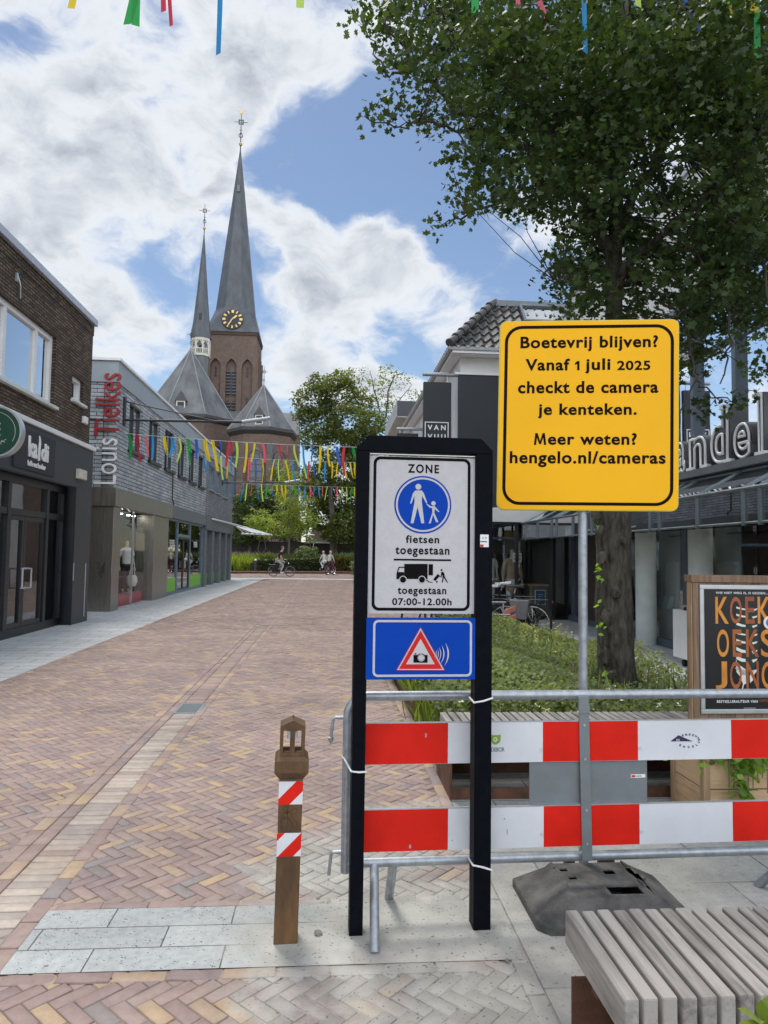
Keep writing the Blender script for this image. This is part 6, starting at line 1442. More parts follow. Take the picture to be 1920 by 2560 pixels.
# ------------------------------------------------------------------ benches
def bench(x0, x1, y0, y1, label, pitch=.053, w=.041, ztop=.45, th=.105):
    t = thing('bench', ((x0+x1)/2, (y0+y1)/2, 0), label, 'bench', 'slatted benches')
    x = x0
    while x < x1:
        o = MB().box(x, x+w, y0+random.uniform(-.003, .003), y1+random.uniform(-.003, .003), ztop-th, ztop+random.uniform(-.0012, .0012)).build('slat', M['bench_wood'], t, bevel=.006, rnd=True); x += pitch
    MB().box(x0+.05, x1-.05, y0+.10, y0+.15, .255, ztop-th-.001).box(x0+.05, x1-.05, y1-.15, y1-.10, .255, ztop-th-.001).each('bearer', M['corten'], t)
    return t
tb = bench(.787, 2.75, 1.868, 2.333, 'weathered grey slatted bench in the near right corner of the picture')
MB().box(.80, 2.70, 2.30, 2.312, 0, .254).box(.80, 2.70, 1.90, 1.912, 0, .254).each('base_plate', M['corten'], tb)
tb = bench(.83, 2.85, 4.72, 5.24, 'weathered grey slatted bench at the edge of the flower bed behind the barrier', pitch=.058, w=.046)
MB().box(.815, .829, 4.70, 5.28, 0, .335).box(1.05, 1.064, 4.74, 5.22, 0, .254).box(2.0, 2.014, 4.74, 5.22, 0, .254).box(.830, 2.85, 4.70, 4.712, 0, .075).box(.83, 2.85, 5.262, 5.274, 0, .36).each('base_plate', M['corten'], tb)

# ------------------------------------------------------------------ wooden planter and poster stand
pb = thing('wooden_planter', (2.9, 4.42, 0), 'pale wooden planter box with trailing green plants behind the barrier', 'planter')
px0, px1, py0, py1, pz = 2.27, 3.6, 4.20, 4.62, .43
for z0, z1 in ((.01, .205), (.211, .40)):
    MB().box(px0+.03, px1-.03, py0+.012, py0+.035, z0, z1).build('plank', M['planter_wood'], pb, bevel=.004, rnd=True)
    MB().box(px0+.012, px0+.035, py0+.04, py1-.04, z0, z1).build('plank', WOOD('pale_larch_side', (.28, .175, .095), (.56, .39, .235), axis=1, rough=.65), pb, bevel=.004, rnd=True)
for x, y in ((px0, py0), (px0, py1-.045), (px1-.045, py0), (px1-.045, py1-.045)): MB().box(x, x+.045, y, y+.045, 0, pz).build('corner_post', M['planter_post'], pb, bevel=.003)
MB().box(px0+.036, px1-.05, py0+.036, py1-.05, .30, .385).build('soil', M['earth'], pb)
po = thing('poster_stand', (2.80, 4.66, 0), 'brown wooden stand with a framed black poster in orange letters, right edge', 'poster stand')
PO = Fr((2.4, 4.655, 0), ang=radians(.5))
x0u, x1u = .055, .755
MB().fbox(PO, x0u-.012, x1u+.012, 1.440, 1.489, -.09, .012).build('top_board', M['stand_wood'], po, bevel=.003)
bw = MB(); u = x0u+.045
MB().fbox(PO, x0u, x0u+.043, 0, 1.439, -.08, .004).fbox(PO, x1u-.043, x1u, 0, 1.439, -.08, .004).each('side_post', M['stand_wood'], po, bevel=.003)
while u < x1u-.05: MB().fbox(PO, u, min(u+.062, x1u-.045), 0.05, 1.438, -.06, -.008).build('plank', M['stand_wood'], po, bevel=.002, rnd=True); u += .0635
fr_ = MB(); fr_.rim(PO, .100, .695, .562, 1.424, .030, -.006, .016); fr_.build('poster_frame', M['alu'], po, bevel=.004)
pp = MB().fbox(PO, .128, .667, .590, 1.396, -.006, .001).build('poster', M['poster_black'], po)
def zp(x, y): return PO.px(1700+x/5.5318, 1420+y/5.5318)
def tp(s, x0, y0, x1, y1, m, bold=.0, sp=1.0):
    a, b_ = zp(x0, y1), zp(x1, y0); v0, v1 = zp((x0+x1)/2, y1)[1], zp((x0+x1)/2, y0)[1]; text('lettering', s, M[m], pp, PO, (a[0], v0, b_[0], v1), .001, .0008, bold, sp)
tp('WIE NIET WEG IS, IS GEZIEN...', 493, 330, 1215, 366, 'white', .02, 1.1); tp('BESTSELLERAUTEUR VAN', 510, 1826, 1072, 1864, 'white', .02, 1.1); tp('OKTO', 1098, 1818, 1215, 1848, 'rust_ink', .02)
for rowy, rows_ in (((398, 770), (('K', 490, 668, 'orange'), ('O', 693, 850, 'rust_ink'), ('E', 905, 1026, 'rust_ink'), ('K', 1075, 1250, 'orange'))),
                    ((850, 1230), (('O', 513, 672, 'orange'), ('E', 730, 850, 'rust_ink'), ('K', 915, 1090, 'rust_ink'), ('S', 1120, 1290, 'orange'))),
                    ((1292, 1672), (('J', 492, 648, 'orange'), ('O', 693, 850, 'rust_ink'), ('N', 918, 1085, 'rust_ink'), ('G', 1130, 1295, 'orange')))):
    for s, x0, x1, m in rows_: tp(s, x0, rowy[0], x1, rowy[1], m, .012)
ft_ = MB(); dk = MB()
out = [(870, 480), (930, 500), (1040, 560), (1090, 720), (1085, 900), (1090, 1100), (1060, 1300), (1010, 1400), (960, 1480), (940, 1600), (880, 1610), (860, 1690), (850, 1690), (870, 1600), (800, 1450), (770, 1400), (760, 1270), (780, 1000), (750, 750), (790, 560)]
ft_.prism(PO, [zp(*q) for q in out], .0009, .0014); ft_.build('feather', P('feather_green', (.020, .026, .018), .6), pp)
for yy, h_ in ((555, 22), (655, 24), (780, 30), (905, 22), (1010, 30), (1130, 40), (1250, 45), (1400, 80)):
    dk.prism(PO, [zp(*q) for q in ((775, yy-h_), (860, yy), (905, yy+8), (905, yy+8+h_*.9), (850, yy+h_), (778, yy+h_*.2))], .0014, .0017); dk.prism(PO, [zp(*q) for q in ((990, yy+20), (1070, yy+2), (1060, yy+26), (1010, yy+24+h_*.8))], .0014, .0017)
dk.prism(PO, [zp(*q) for q in ((770, 1260), (800, 1330), (905, 1400), (912, 1600), (882, 1612), (864, 1692), (852, 1692), (868, 1600), (830, 1500), (775, 1430), (805, 1420), (760, 1385), (790, 1370))], .0014, .0017); dk.prism(PO, [zp(*q) for q in ((968, 1590), (1012, 1545), (1000, 1500), (1030, 1400), (985, 1440), (962, 1500))], .0014, .0017)
dk.build('feather_stripes', P('feather_white', (.72, .72, .68), .6), pp)
q = zp(1240, 755); MB().disc(PO, q[0], q[1], .046, .0018, .0026, 30).build('round_sticker', M['white'], pp); MB().disc(PO, q[0], q[1], .028, .0026, .0030, 24).build('sticker_print', P('sticker_blue', (.08, .16, .42), .5), pp)
a, b_ = zp(880, 1945), zp(1045, 1930); MB().fbox(PO, a[0], b_[0], a[1], b_[1], .001, .0016).build('print_line', P('dim_print', (.25, .25, .25), .6), pp)
# light strip of wood on the edge
MB().fbox(PO, x0u-.010, x0u-.001, 0, 1.438, -.05, -.002).build('edge_strip', M['planter_post'], po)

# ------------------------------------------------------------------ bunting
RC = ['yellow', 'green', 'blue', 'lime', 'royal', 'yellow', 'red', 'blue', 'yellow', 'green', 'lime', 'blue', 'pink', 'royal']
def ribbon(parent, top, length, w, colour, lean=0.0, sway=0.0, twist=0.0, n=7):
    V = []; a0 = random.uniform(-.5, .5)
    for i in range(n+1):
        t = i/n; c = Vector(top)+Vector((lean*t*length*(.6+.4*t)+sway*sin(t*4), .03*sin(3*t+a0), -length*t*sqrt(max(.1, 1-lean*lean*.5))))
        an = a0+twist*t; d = Vector((cos(an), sin(an), 0))*w/2; V += [c-d, c+d]
    return MB().add(V, [(2*i, 2*i+1, 2*i+3, 2*i+2) for i in range(n)]).build('ribbon', M['rib_'+colour], parent, smooth=True)
def bunting(A, B, label, step, L, w, sag=.12, seed=1, wild=.11):
    random.seed(seed); A, B = Vector(A), Vector(B); t = thing('bunting', A, label, 'bunting', 'strings of ribbon bunting')
    n = int((B-A).length/step); pt = lambda k: A.lerp(B, k)+Vector((0, 0, -sag*4*k*(1-k)))
    MB().tube([pt(i/24) for i in range(25)], .006, 4).build('cord', M['tie'], t)
    for i in range(n):
        if random.random() < .06: continue
        q = pt((i+.5+random.uniform(-.2, .2))/n); c = RC[(i*5+random.randrange(3)) % len(RC)]
        ribbon(t, q, L*random.uniform(.65, 1.15), w*random.uniform(.7, 1.15), c, random.gauss(.05, wild), random.gauss(0, .02), random.uniform(-1.6, 1.6))
        if random.random() < .35: ribbon(t, q+Vector((.02, .01, 0)), L*random.uniform(.4, .8), w*.8, c, random.gauss(.2, wild), 0, random.uniform(-1, 1))
    return t
A = aX(310, 1083, -5.66); bunting(A, (3.2, A.y+.3, A.z-.15), 'nearest string of coloured ribbon bunting across the street from the grey building', .225, .78, .068, .10, 11)
A = aX(500, 1136, -5.66); bunting(A, (3.2, A.y, A.z-.15), 'second string of coloured ribbon bunting just below and behind the nearest one', .25, .95, .075, .10, 12)
A = aX(578, 1207, -5.75); bunting(A, (3.5, A.y, A.z-.1), 'farthest lowest string of narrow coloured ribbon bunting', .27, .95, .062, .05, 13)
# the string right overhead: only its ribbon ends hang into view
c0, c1 = aY(-160, -210, 6.3), aY(2150, -190, 6.3)
ob = thing('bunting', c0, 'overhead string of wide coloured ribbons hanging in at the top edge of the picture', 'bunting', 'strings of ribbon bunting')
MB().tube([c0.lerp(c1, i/20) for i in range(21)], .006, 4).build('cord', M['tie'], ob)
for x, yb, c, wpx, ln_ in ((176, 18, 'yellow', 18, -.1), (318, 62, 'green', 20, -.12), (338, 63, 'green', 20, .02), (408, 26, 'red', 16, .05), (428, 64, 'red', 12, .08), (545, 133, 'blue', 17, .0), (750, 16, 'lime', 20, .0),
                           (1188, 34, 'green', 20, .0), (1298, 20, 'pink', 12, .05), (1368, 50, 'pink', 22, .30), (1463, 134, 'blue', 20, .0), (1596, 16, 'lime', 24, .0), (1752, 86, 'royal', 24, .34), (1830, 37, 'yellow', 16, .12), (1822, 12, 'green', 24, 0), (1893, 146, 'green', 17, -.04), (1885, 30, 'yellow', 30, .1)):
    b_ = aY(x, yb, 6.3); L = c0.lerp(c1, .5).z-b_.z; ribbon(ob, (b_.x-ln_*L, 6.3, b_.z+L), L/sqrt(max(.1, 1-ln_*ln_*.5)), wpx/F_*6.3, c, ln_, 0, random.uniform(-.6, .6), 12)

# ------------------------------------------------------------------ people on bicycles, parked bicycles
def bicycle(name, label, loc, rz, s=1.0, m='bike_black', tilt=0.0, carrier=True, group=None, seatm=None, pannier=None, step=True, skirt=False):
    t = thing(name, loc, label, 'bicycle', group, rz); t.scale = (s, s, s); t.rotation_euler = (tilt, 0, rz)
    r = .345; hubs = ((-.53, 'rear'), (.56, 'front'))
    for hx, _ in hubs:
        fr = Fr((hx, 0, r), ux=(1, 0, 0)); w_ = MB(); w_.disc(fr, 0, 0, r, -.022, .022, 36, r2=r-.04); w = w_.build('wheel', M['tyre'], t, local=True, smooth=True)
        MB().disc(fr, 0, 0, r-.038, -.014, .014, 36, r2=r-.055).build('rim', M['chrome'], w, local=True, smooth=True)
        sp = MB()
        for k in range(16): a = 2*pi*k/16; sp.tube([(hx+.02*cos(a+.5), .012*(-1)**k, r+.02*sin(a+.5)), (hx+(r-.05)*cos(a), 0, r+(r-.05)*sin(a))], .0022, 3, caps=False)
        sp.build('spokes', M['chrome'], w, local=True); MB().tube([(hx, -.05, r), (hx, .05, r)], .022, 8).build('hub', M['chrome'], w, local=True)
        mg = MB(); mg.disc(fr, 0, 0, r+.028, -.028, .028, 26, r2=r+.022, a0=.15 if hx < 0 else .6, a1=pi+.4 if hx < 0 else pi*.95+.4); mg.build('mudguard', M[m], t, local=True)
    f = MB(); bb = (-.05, 0, .30); st_ = (-.22, 0, .86); hd = (.37, 0, .93); hb2 = (.42, 0, .76)
    if step: f.tube([hb2, (.18, 0, .48), bb], .022, 8); f.tube([hd, (.12, 0, .62), (-.12, 0, .52)], .017, 8)
    else: f.tube([hb2, bb], .020, 8); f.tube([hd, (-.17, 0, .76)], .018, 8)
    f.tube([bb, st_], .019, 8); f.tube([hd, hb2], .024, 8)
    for sy in (-1, 1): f.tube([bb, (-.53, .06*sy, r)], .011, 6); f.tube([(-.19, 0, .74), (-.53, .06*sy, r)], .009, 6); f.tube([(.435, .05*sy, .70), (.56, .055*sy, r)], .013, 6)
    f.build('frame', M[m], t, local=True, smooth=True)
    f = MB(); f.tube([(.365, 0, .93), (.33, 0, 1.09)], .014, 6); f.tube([(.33, 0, 1.09), (.34, -.10, 1.11), (.28, -.26, 1.10), (.10, -.30, 1.05)], .012, 6); f.tube([(.33, 0, 1.09), (.34, .10, 1.11), (.28, .26, 1.10), (.10, .30, 1.05)], .012, 6); hb3 = f.build('handlebar', M['chrome'], t, local=True, smooth=True)
    for sy in (-1, 1): MB().tube([(.19, .285*sy, 1.075), (.07, .305*sy, 1.04)], .018, 8).build('grip', M['tyre'], hb3, local=True)
    MB().tube([(-.22, 0, .84), (-.245, 0, .95)], .014, 8).build('seat_post', M['chrome'], t, local=True)
    sd = MB(); sd.add([(-.40, -.11, .97), (-.40, .11, .97), (-.22, .075, .965), (-.08, .02, .96), (-.08, -.02, .96), (-.22, -.075, .965), (-.40, -.09, 1.02), (-.40, .09, 1.02), (-.22, .06, 1.0), (-.08, .015, .985), (-.08, -.015, .985), (-.22, -.06, 1.0)],
        [(0, 1, 2, 3, 4, 5)[::-1], (6, 7, 8, 9, 10, 11)]+[(i, (i+1) % 6, 6+(i+1) % 6, 6+i) for i in range(6)]); sd.build('saddle', M[seatm] if seatm else M['tyre'], t, local=True, bevel=.01)
    if carrier:
        f = MB()
        for y in (-.07, 0, .07): f.tube([(-.26, y, .76), (-.80, y, .76)], .008, 5)
        for x in (-.35, -.55, -.78): f.tube([(x, -.07, .76), (x, .07, .76)], .007, 5)
        for sy in (-1, 1): f.tube([(-.70, .07*sy, .76), (-.53, .065*sy, r)], .007, 5)
        f.build('carrier', M[m], t, local=True)
        MB().box(-.885, -.86, -.05, .05, .70, .74).build('tail_light', M['maroon'], t, local=True)
    f = MB(); f.tube([(-.05, -.07, .30), (-.05, .07, .30)], .014, 6); f.tube([(-.05, -.07, .30), (.03, -.075, .16)], .010, 6); f.tube([(-.05, .07, .30), (-.13, .075, .44)], .010, 6); f.box(-.02, .08, -.16, -.08, .15, .17); f.box(-.18, -.08, .08, .16, .43, .45); f.build('crank', M['chrome'], t, local=True)
    f = MB(); f.prism(Fr((0, -.045, 0), ux=(1, 0, 0)), rrect(-.60, .06, .25, .42, .07), -.01, .012); f.build('chain_case', M[m], t, local=True)
    MB().lathe((.47, 0, .84), [(0, -.04), (.035, -.03), (.042, .02), (.03, .03), (0, .03)], 12).build('headlight', M['chrome'], t, local=True, smooth=True)
    if pannier:
        for sy in (-1, 1): MB().add(*[[(x, y*sy, z) for z, a in ((.42, .05), (.76, 0)) for x, y in ((-.50+a, .085), (-.16-a, .085), (-.16-a, .22-a), (-.50+a, .22-a))], [(0, 1, 2, 3), (4, 7, 6, 5), (0, 4, 5, 1), (1, 5, 6, 2), (2, 6, 7, 3), (3, 7, 4, 0)]]).build('pannier', M[pannier], t, local=True, bevel=.02)
    return t

def skin(name, J, E, mat, parent, root):
    names = list(J); me = bpy.data.meshes.new(name); me.from_pydata([J[k][0] for k in names], [(names.index(a), names.index(b)) for a, b in E], [])
    o = bpy.data.objects.new(name, me); COL.objects.link(o); o.parent = parent; me.materials.append(mat)
    md = o.modifiers.new('skin', 'SKIN'); md.use_smooth_shade = True
    for k, v in zip(names, me.skin_vertices[0].data):
        r = J[k][1]; v.radius = r if isinstance(r, tuple) else (r, r); v.use_root = (k == root)
    o.modifiers.new('sub', 'SUBSURF').levels = 1; o.modifiers['sub'].render_levels = 2
    return o
def chain(E, *ks): E += list(zip(ks[:-1], ks[1:]))
def hand(J, E, wrist, tip, side, pre):
    """a small palm with four curled fingers and a thumb"""
    w, p = Vector(wrist), Vector(tip); d = (p-w).normalized(); s = Vector((0, 0, 1)).cross(d).normalized(); dn = d.cross(s)
    J[pre+'palm'] = (w+d*.07, (.034, .020)); chain(E, pre+'wrist', pre+'palm')
    for k, (o, l) in enumerate(((-.030, .060), (-.010, .070), (.010, .066), (.030, .052))):
        J[pre+'k%d' % k] = (w+d*.10+s*o, .010); J[pre+'m%d' % k] = (w+d*(.10+l*.6)+s*o-dn*.0-Vector((0, 0, .012)), .009); J[pre+'t%d' % k] = (w+d*(.10+l*.7)+s*o-Vector((0, 0, .040)), .008)
        chain(E, pre+'palm', pre+'k%d' % k, pre+'m%d' % k, pre+'t%d' % k)
    J[pre+'th1'] = (w+d*.06+s*side*.040, .011); J[pre+'th2'] = (w+d*.10+s*side*.052-Vector((0, 0, .015)), .009); chain(E, pre+'palm', pre+'th1', pre+'th2')
def rider(label, loc, rz, s, shirt, trousers, hairm, sleeve='short', lean=.10, look=0.0, long_hair=False, shoes='white'):
    t = thing('person', loc, label, 'person', None, rz); t.scale = (s, s, s)
    hip = Vector((-.26, 0, 1.06)); ch = hip+Vector((lean*1.7, 0, .30)); sh = hip+Vector((lean*2.4+.02, 0, .50)); nk = sh+Vector((.03, 0, .09)); hdv = nk+Vector((.04, 0, .15))
    J = dict(pelvis=(hip, (.15, .12)), belly=(hip+Vector((lean*.8, 0, .16)), (.15, .115)), chest=(ch, (.165, .12)), collar=(sh, (.11, .085)), neck=(nk, .052), head=(hdv-Vector((.0, 0, .02)), (.078, .088)), crown=(hdv+Vector((0, 0, .08)), (.070, .080)))
    E = []; chain(E, 'pelvis', 'belly', 'chest', 'collar', 'neck', 'head', 'crown')
    JS = dict(b0=(hip+Vector((0, 0, -.03)), (.165, .135)), b1=(hip+Vector((lean*.8, 0, .16)), (.168, .13)), b2=(ch, (.182, .135)), b3=(sh-Vector((0, 0, .01)), (.12, .095))); ES = []; chain(ES, 'b0', 'b1', 'b2', 'b3')
    JT = dict(p=(hip-Vector((0, 0, .02)), (.165, .135))); ET = []
    for i, sy in enumerate((-1, 1)):
        q = 'l' if i else 'r'; ped = Vector((.03, -.12, .20)) if sy < 0 else Vector((-.12, .12, .47))
        kn = Vector((.13, .11*sy, .70)) if sy < 0 else Vector((.20, .12*sy, .90)); an = ped+Vector((-.05, 0, .09)); hj = hip+Vector((.02, .09*sy, -.03))
        J.update({q+'hip': (hj, .085), q+'knee': (kn, .058), q+'ankle': (an, .040), q+'toe': (ped+Vector((.13, 0, .02)), .034)}); chain(E, 'pelvis', q+'hip', q+'knee', q+'ankle', q+'toe')
        JT.update({q+'h': (hj, .098), q+'k': (kn, .070), q+'a': (an+Vector((0, 0, .03)), .055)}); chain(ET, 'p', q+'h', q+'k', q+'a')
        shj = sh+Vector((-.01, .19*sy, -.03)); wr = Vector((.06, .295*sy, 1.075)); el = (shj+wr)/2+Vector((-.05, .06*sy, -.06))
        J.update({q+'shoulder': (shj, .058), q+'elbow': (el, .040), q+'wrist': (wr, .028)}); chain(E, 'collar', q+'shoulder', q+'elbow', q+'wrist'); hand(J, E, wr, wr+(wr-el), -sy, q); 
        E_ = E; JS.update({q+'s0': (shj, .072), q+'s1': (shj.lerp(el, .75 if sleeve == 'short' else 1.0), .060 if sleeve == 'short' else .054)}); chain(ES, 'b3', q+'s0', q+'s1')
        if sleeve != 'short': JS[q+'s2'] = (wr.lerp(el, .12), .042); chain(ES, q+'s1', q+'s2')
        # shoe
        fr = Fr(ped+Vector((-.09, 0, -.01)), ux=(1, 0, 0)); MB().prism(fr, [(0, 0), (.27, 0), (.27, .04), (.17, .085), (.06, .10), (0, .09)], -.045, .045).build('shoe', M[shoes], t, local=True, bevel=.015)
    # nose and ears grown from the head
    J['nose'] = (hdv+Vector((.098, 0, .0)), .014); chain(E, 'head', 'nose')
    for q, sy in (('re', -1), ('le', 1)): J[q] = (hdv+Vector((-.005, .088*sy, .0)), .014); chain(E, 'head', q)
    b = skin('body', J, E, M['skin'], t, 'pelvis')
    skin('shirt', JS, ES, M[shirt], b, 'b1'); skin('trousers', JT, ET, M[trousers], b, 'p')
    bm = bmesh.new(); bmesh.ops.create_uvsphere(bm, u_segments=16, v_segments=10, radius=.104)
    for v in bm.verts: v.co = Vector((v.co.x*1.02-.012, v.co.y*.92, v.co.z*1.0+.045))
    bmesh.ops.delete(bm, geom=[v for v in bm.verts if v.co.x > .045 and v.co.z < .075 or v.co.z < (-.06 if long_hair else -.01)], context='VERTS')
    me = bpy.data.meshes.new('hair'); bm.to_mesh(me); bm.free(); me.materials.append(M[hairm]); h = bpy.data.objects.new('hair', me); COL.objects.link(h); h.parent = b; h.location = hdv; me.polygons.foreach_set('use_smooth', [True]*len(me.polygons))
    fe = MB()
    for sy in (-1, 1): fe.box(.080, .088, .03*sy-.012, .03*sy+.012, .02, .032)
    fe.box(.080, .088, -.022, .022, -.055, -.047); fo = fe.each('face_feature', M['maroon'], b, local=True)
    for k in fo: k.location = hdv
    return t
g = gp(703, 1441); S1 = 1.06
bicycle('bicycle', 'black bicycle ridden by the man in the black shirt', g, radians(-2), S1, pannier='tyre', step=False)
rider('man in black t-shirt and light trousers riding a bicycle to the right', g, radians(-2), S1, 'black_cloth', 'grey_trousers', 'hair_brown')
g2 = gp(826, 1437); bicycle('bicycle', 'dark red bicycle under the cyclist in the olive beige jacket', g2, radians(62), .93, m='maroon')
rider('person with short white hair in olive beige jacket cycling away', g2, radians(62), .93, 'beige', 'maroon', 'hair_grey', 'long', .06, long_hair=True)
g3 = gp(807, 1433); bicycle('bicycle', 'black bicycle under the cyclist in pale clothes farthest down the street', g3, radians(118), .93)
rider('person in pale grey clothes with grey hair cycling beside the one in olive beige', g3, radians(118), .93, 'grey_trousers', 'tee', 'hair_grey', 'long', .06, long_hair=True)
pk = 'parked bicycles beside the flower bed'
ang_ = radians(158)
bicycle('bicycle', 'parked black bicycle with grey pannier bags, nearest to the flower bed', (3.20, 13.05, 0), ang_, 1.06, group=pk, pannier='grey_bag')
bicycle('bicycle', 'parked black bicycle with pale saddle cover behind the one with grey bags', (3.08, 13.6, 0), ang_+.06, 1.09, group=pk, seatm='seat_white')
bicycle('bicycle', 'parked black bicycle with plain dark saddle between the white-saddled one and the shop', (2.85, 14.15, 0), ang_-.05, 1.08, group=pk)
bicycle('bicycle', 'parked black bicycle farthest left, mostly hidden by the black sign frame', (2.35, 13.75, 0), ang_+.1, 1.06, group=pk)
bicycle('bicycle', 'parked black bicycle squeezed just left of the one with grey bags', (2.80, 13.25, 0), ang_-.12, 1.05, group=pk, seatm='seat_white')
t = thing('cloth_bundle', (3.6, 12.8, .6), 'salmon striped cloth hanging from the grey pannier bag', 'cloth')
for k in range(3): MB().prism(Fr((3.28, 12.72-.01*k, .62-.15*k), ux=(.9, .2, .35)), rrect(-.14, .12, -.05, .05, .03), 0, .03).build('stripe', M['pink'], t, bevel=.01)
t = thing('corten_planter', (2.9, 12.5, 0), 'corten planter box with steel rails at the far end of the flower bed', 'planter')
MB().box(2.0, 3.20, 12.35, 12.75, 0, .50).build('box', M['corten'], t, bevel=.005)
f = MB(); f.tube([(2.0, 12.4, .56), (3.20, 12.4, .56)], .02, 6); f.tube([(2.0, 12.7, .76), (3.20, 12.7, .76)], .02, 6)
for x in (2.1, 2.7, 3.15): f.tube([(x, 12.7, .5), (x, 12.7, .76)], .015, 6); f.tube([(x, 12.4, .5), (x, 12.4, .56)], .015, 6)
f.build('rail', M['galv'], t)

# ------------------------------------------------------------------ shop-window mannequins
def mannequin(label, loc, rz, top, legs, s=1.0, coat=None, group=None):
    t = thing('mannequin', loc, label, 'mannequin', group, rz); t.scale = (s, s, s)
    J = dict(pelvis=((0, 0, .93), (.14, .10)), waist=((0, 0, 1.08), (.115, .085)), chest=((0, 0, 1.28), (.145, .10)), collar=((0, 0, 1.42), (.09, .07)), neck=((0, .0, 1.50), .045), head=((0, -.015, 1.60), (.070, .085)), crown=((0, -.01, 1.70), (.062, .075)))
    E = []; chain(E, 'pelvis', 'waist', 'chest', 'collar', 'neck', 'head', 'crown'); JT = dict(p=((0, 0, .93), (.155, .115))); ET = []
    JS = dict(a=((0, 0, .90), (.175, .125)), b=((0, 0, 1.10), (.150, .11)), c=((0, 0, 1.28), (.162, .115)), d=((0, 0, 1.41), (.105, .085))); ES = []; chain(ES, 'a', 'b', 'c', 'd')
    for q, sx in (('r', -1), ('l', 1)):
        J.update({q+'hip': ((.085*sx, 0, .87), .08), q+'knee': ((.09*sx, -.01, .48), .052), q+'ankle': ((.09*sx, .02, .09), .036), q+'toe': ((.095*sx, -.10, .035), .032)}); chain(E, 'pelvis', q+'hip', q+'knee', q+'ankle', q+'toe')
        JT.update({q+'h': ((.085*sx, 0, .87), .095), q+'k': ((.09*sx, -.01, .48), .066), q+'a': ((.09*sx, .02, .12), .052)}); chain(ET, 'p', q+'h', q+'k', q+'a')
        J.update({q+'shoulder': ((.17*sx, 0, 1.38), .050), q+'elbow': ((.23*sx, .03, 1.12), .036), q+'wrist': ((.245*sx, -.03, .88), .025)}); chain(E, 'collar', q+'shoulder', q+'elbow', q+'wrist'); hand(J, E, (.245*sx, -.03, .88), (.25*sx, -.06, .80), -sx, q)
        JS.update({q+'s': ((.175*sx, 0, 1.38), .068), q+'e': ((.222*sx, .022, 1.17), .062)}); chain(ES, 'd', q+'s', q+'e')
        if coat: JS[q+'w'] = ((.245*sx, -.02, .93), .048); chain(ES, q+'e', q+'w')
    if coat: JS['z'] = ((0, .01, .55), (.20, .14)); chain(ES, 'z', 'a')
    b = skin('body', J, E, M['mannequin'], t, 'pelvis'); skin('trousers', JT, ET, M[legs], b, 'p'); skin('coat' if coat else 'shirt', JS, ES, M[coat or top], b, 'b')
    MB().lathe((0, 0, 0), [(0, 0), (.18, 0), (.18, .012), (0, .014)], 20).build('stand', M['alu'], t, local=True); return t
q = aX(335, 1480, -6.25); pz_ = .30
tag(MB().box(-6.85, -5.95, 20.6, 23.28, .02, pz_).build('display_plinth', M['red_plinth'], None), 'red display plinth in the shop window between the steel piers', 'plinth')
mannequin('cream mannequin in a white t-shirt and black trousers on the red plinth', (-6.25, 22.55, pz_), radians(35), 'tee', 'black_cloth', .95)
tb_ = thing('tote_bag', (-6.0, 22.3, .62), 'white bucket bag hanging by the hand of the mannequin in the white t-shirt', 'bag')
MB().lathe((-6.0, 22.3, .50), [(.0, 0), (.12, .02), (.17, .16), (.15, .30), (.10, .36)], 16).build('bag', M['cream'], tb_, smooth=True); MB().tube([(-6.08, 22.3, .85), (-6.06, 22.3, 1.0), (-6.0, 22.3, 1.04), (-5.94, 22.3, 1.0), (-5.92, 22.3, .85)], .015, 6).build('strap', M['cream'], tb_)
mg_ = 'mannequins in the clothes shop window'
q = aY(1280, 1480, 18.35)
mannequin('mannequin in camel coat and white trousers, rightmost in the clothes shop window', (q.x, 18.35, .05), 0, 'tee', 'tee', 1.02, 'coat', mg_)
q = aY(1250, 1480, 18.6)
mannequin('mannequin in pale blouse half hidden by the black sign post', (q.x-.25, 18.75, .05), .3, 'cream', 'beige', 1.02, None, mg_)

# ------------------------------------------------------------------ the tree in the flower bed
def ppt(px, py, Y): return aY(px, py, Y)
def wob(pts, n, amp, rng):
    """resample a polyline smoothly with a little wander"""
    P_ = [np.array(p) for p in pts]; out = []
    for i in range(len(P_)-1):
        for j in range(n): out.append(P_[i]+(P_[i+1]-P_[i])*j/n+rng.normal(size=3)*amp*(1 if (i+j) else 0))
    out.append(P_[-1]); return out
rng = np.random.default_rng(21)
TY = 7.35
tr = thing('maple_tree', (3.08, TY, 0), 'big dark green leafy tree with rough bark growing in the flower bed', 'tree')
tp_ = [(1552, 1800, .250), (1546, 1740, .222), (1541, 1600, .212), (1536, 1450, .207), (1532, 1290, .203), (1528, 1130, .185), (1528, 980, .150), (1534, 800, .105), (1537, 640, .090), (1545, 460, .078), (1556, 260, .062), (1562, 40, .045), (1560, -200, .025)]
pts = [ppt(x, y, TY) for x, y, r in tp_]; cpts = []; crad = []
for i in range(len(pts)-1):
    n = 7 if i < 6 else 4
    for j in range(n): k = j/n; cpts.append(pts[i].lerp(pts[i+1], k)); crad.append((tp_[i][2]*(1-k)+tp_[i+1][2]*k)*.87)
cpts.append(pts[-1]); crad.append(tp_[-1][2])
cpts[0].z = -.02
V = []; Fq = []; nn = 28
ph = rng.uniform(0, 6.28, 8)
for i, (c, r) in enumerate(zip(cpts, crad)):
    for j in range(nn):
        a = 2*pi*j/nn; z = c.z
        rr = r*(1+.055*sin(3*a+z*1.3+ph[0])+.045*sin(5*a-z*3.1+ph[1])+.035*sin(9*a+z*5+ph[2])+.03*sin(2*a+z*7+ph[3])+rng.normal()*.022+(.16*max(0, 1-z/.35) if z < .35 else 0))
        V.append((c.x+rr*cos(a), c.y+rr*sin(a), c.z))
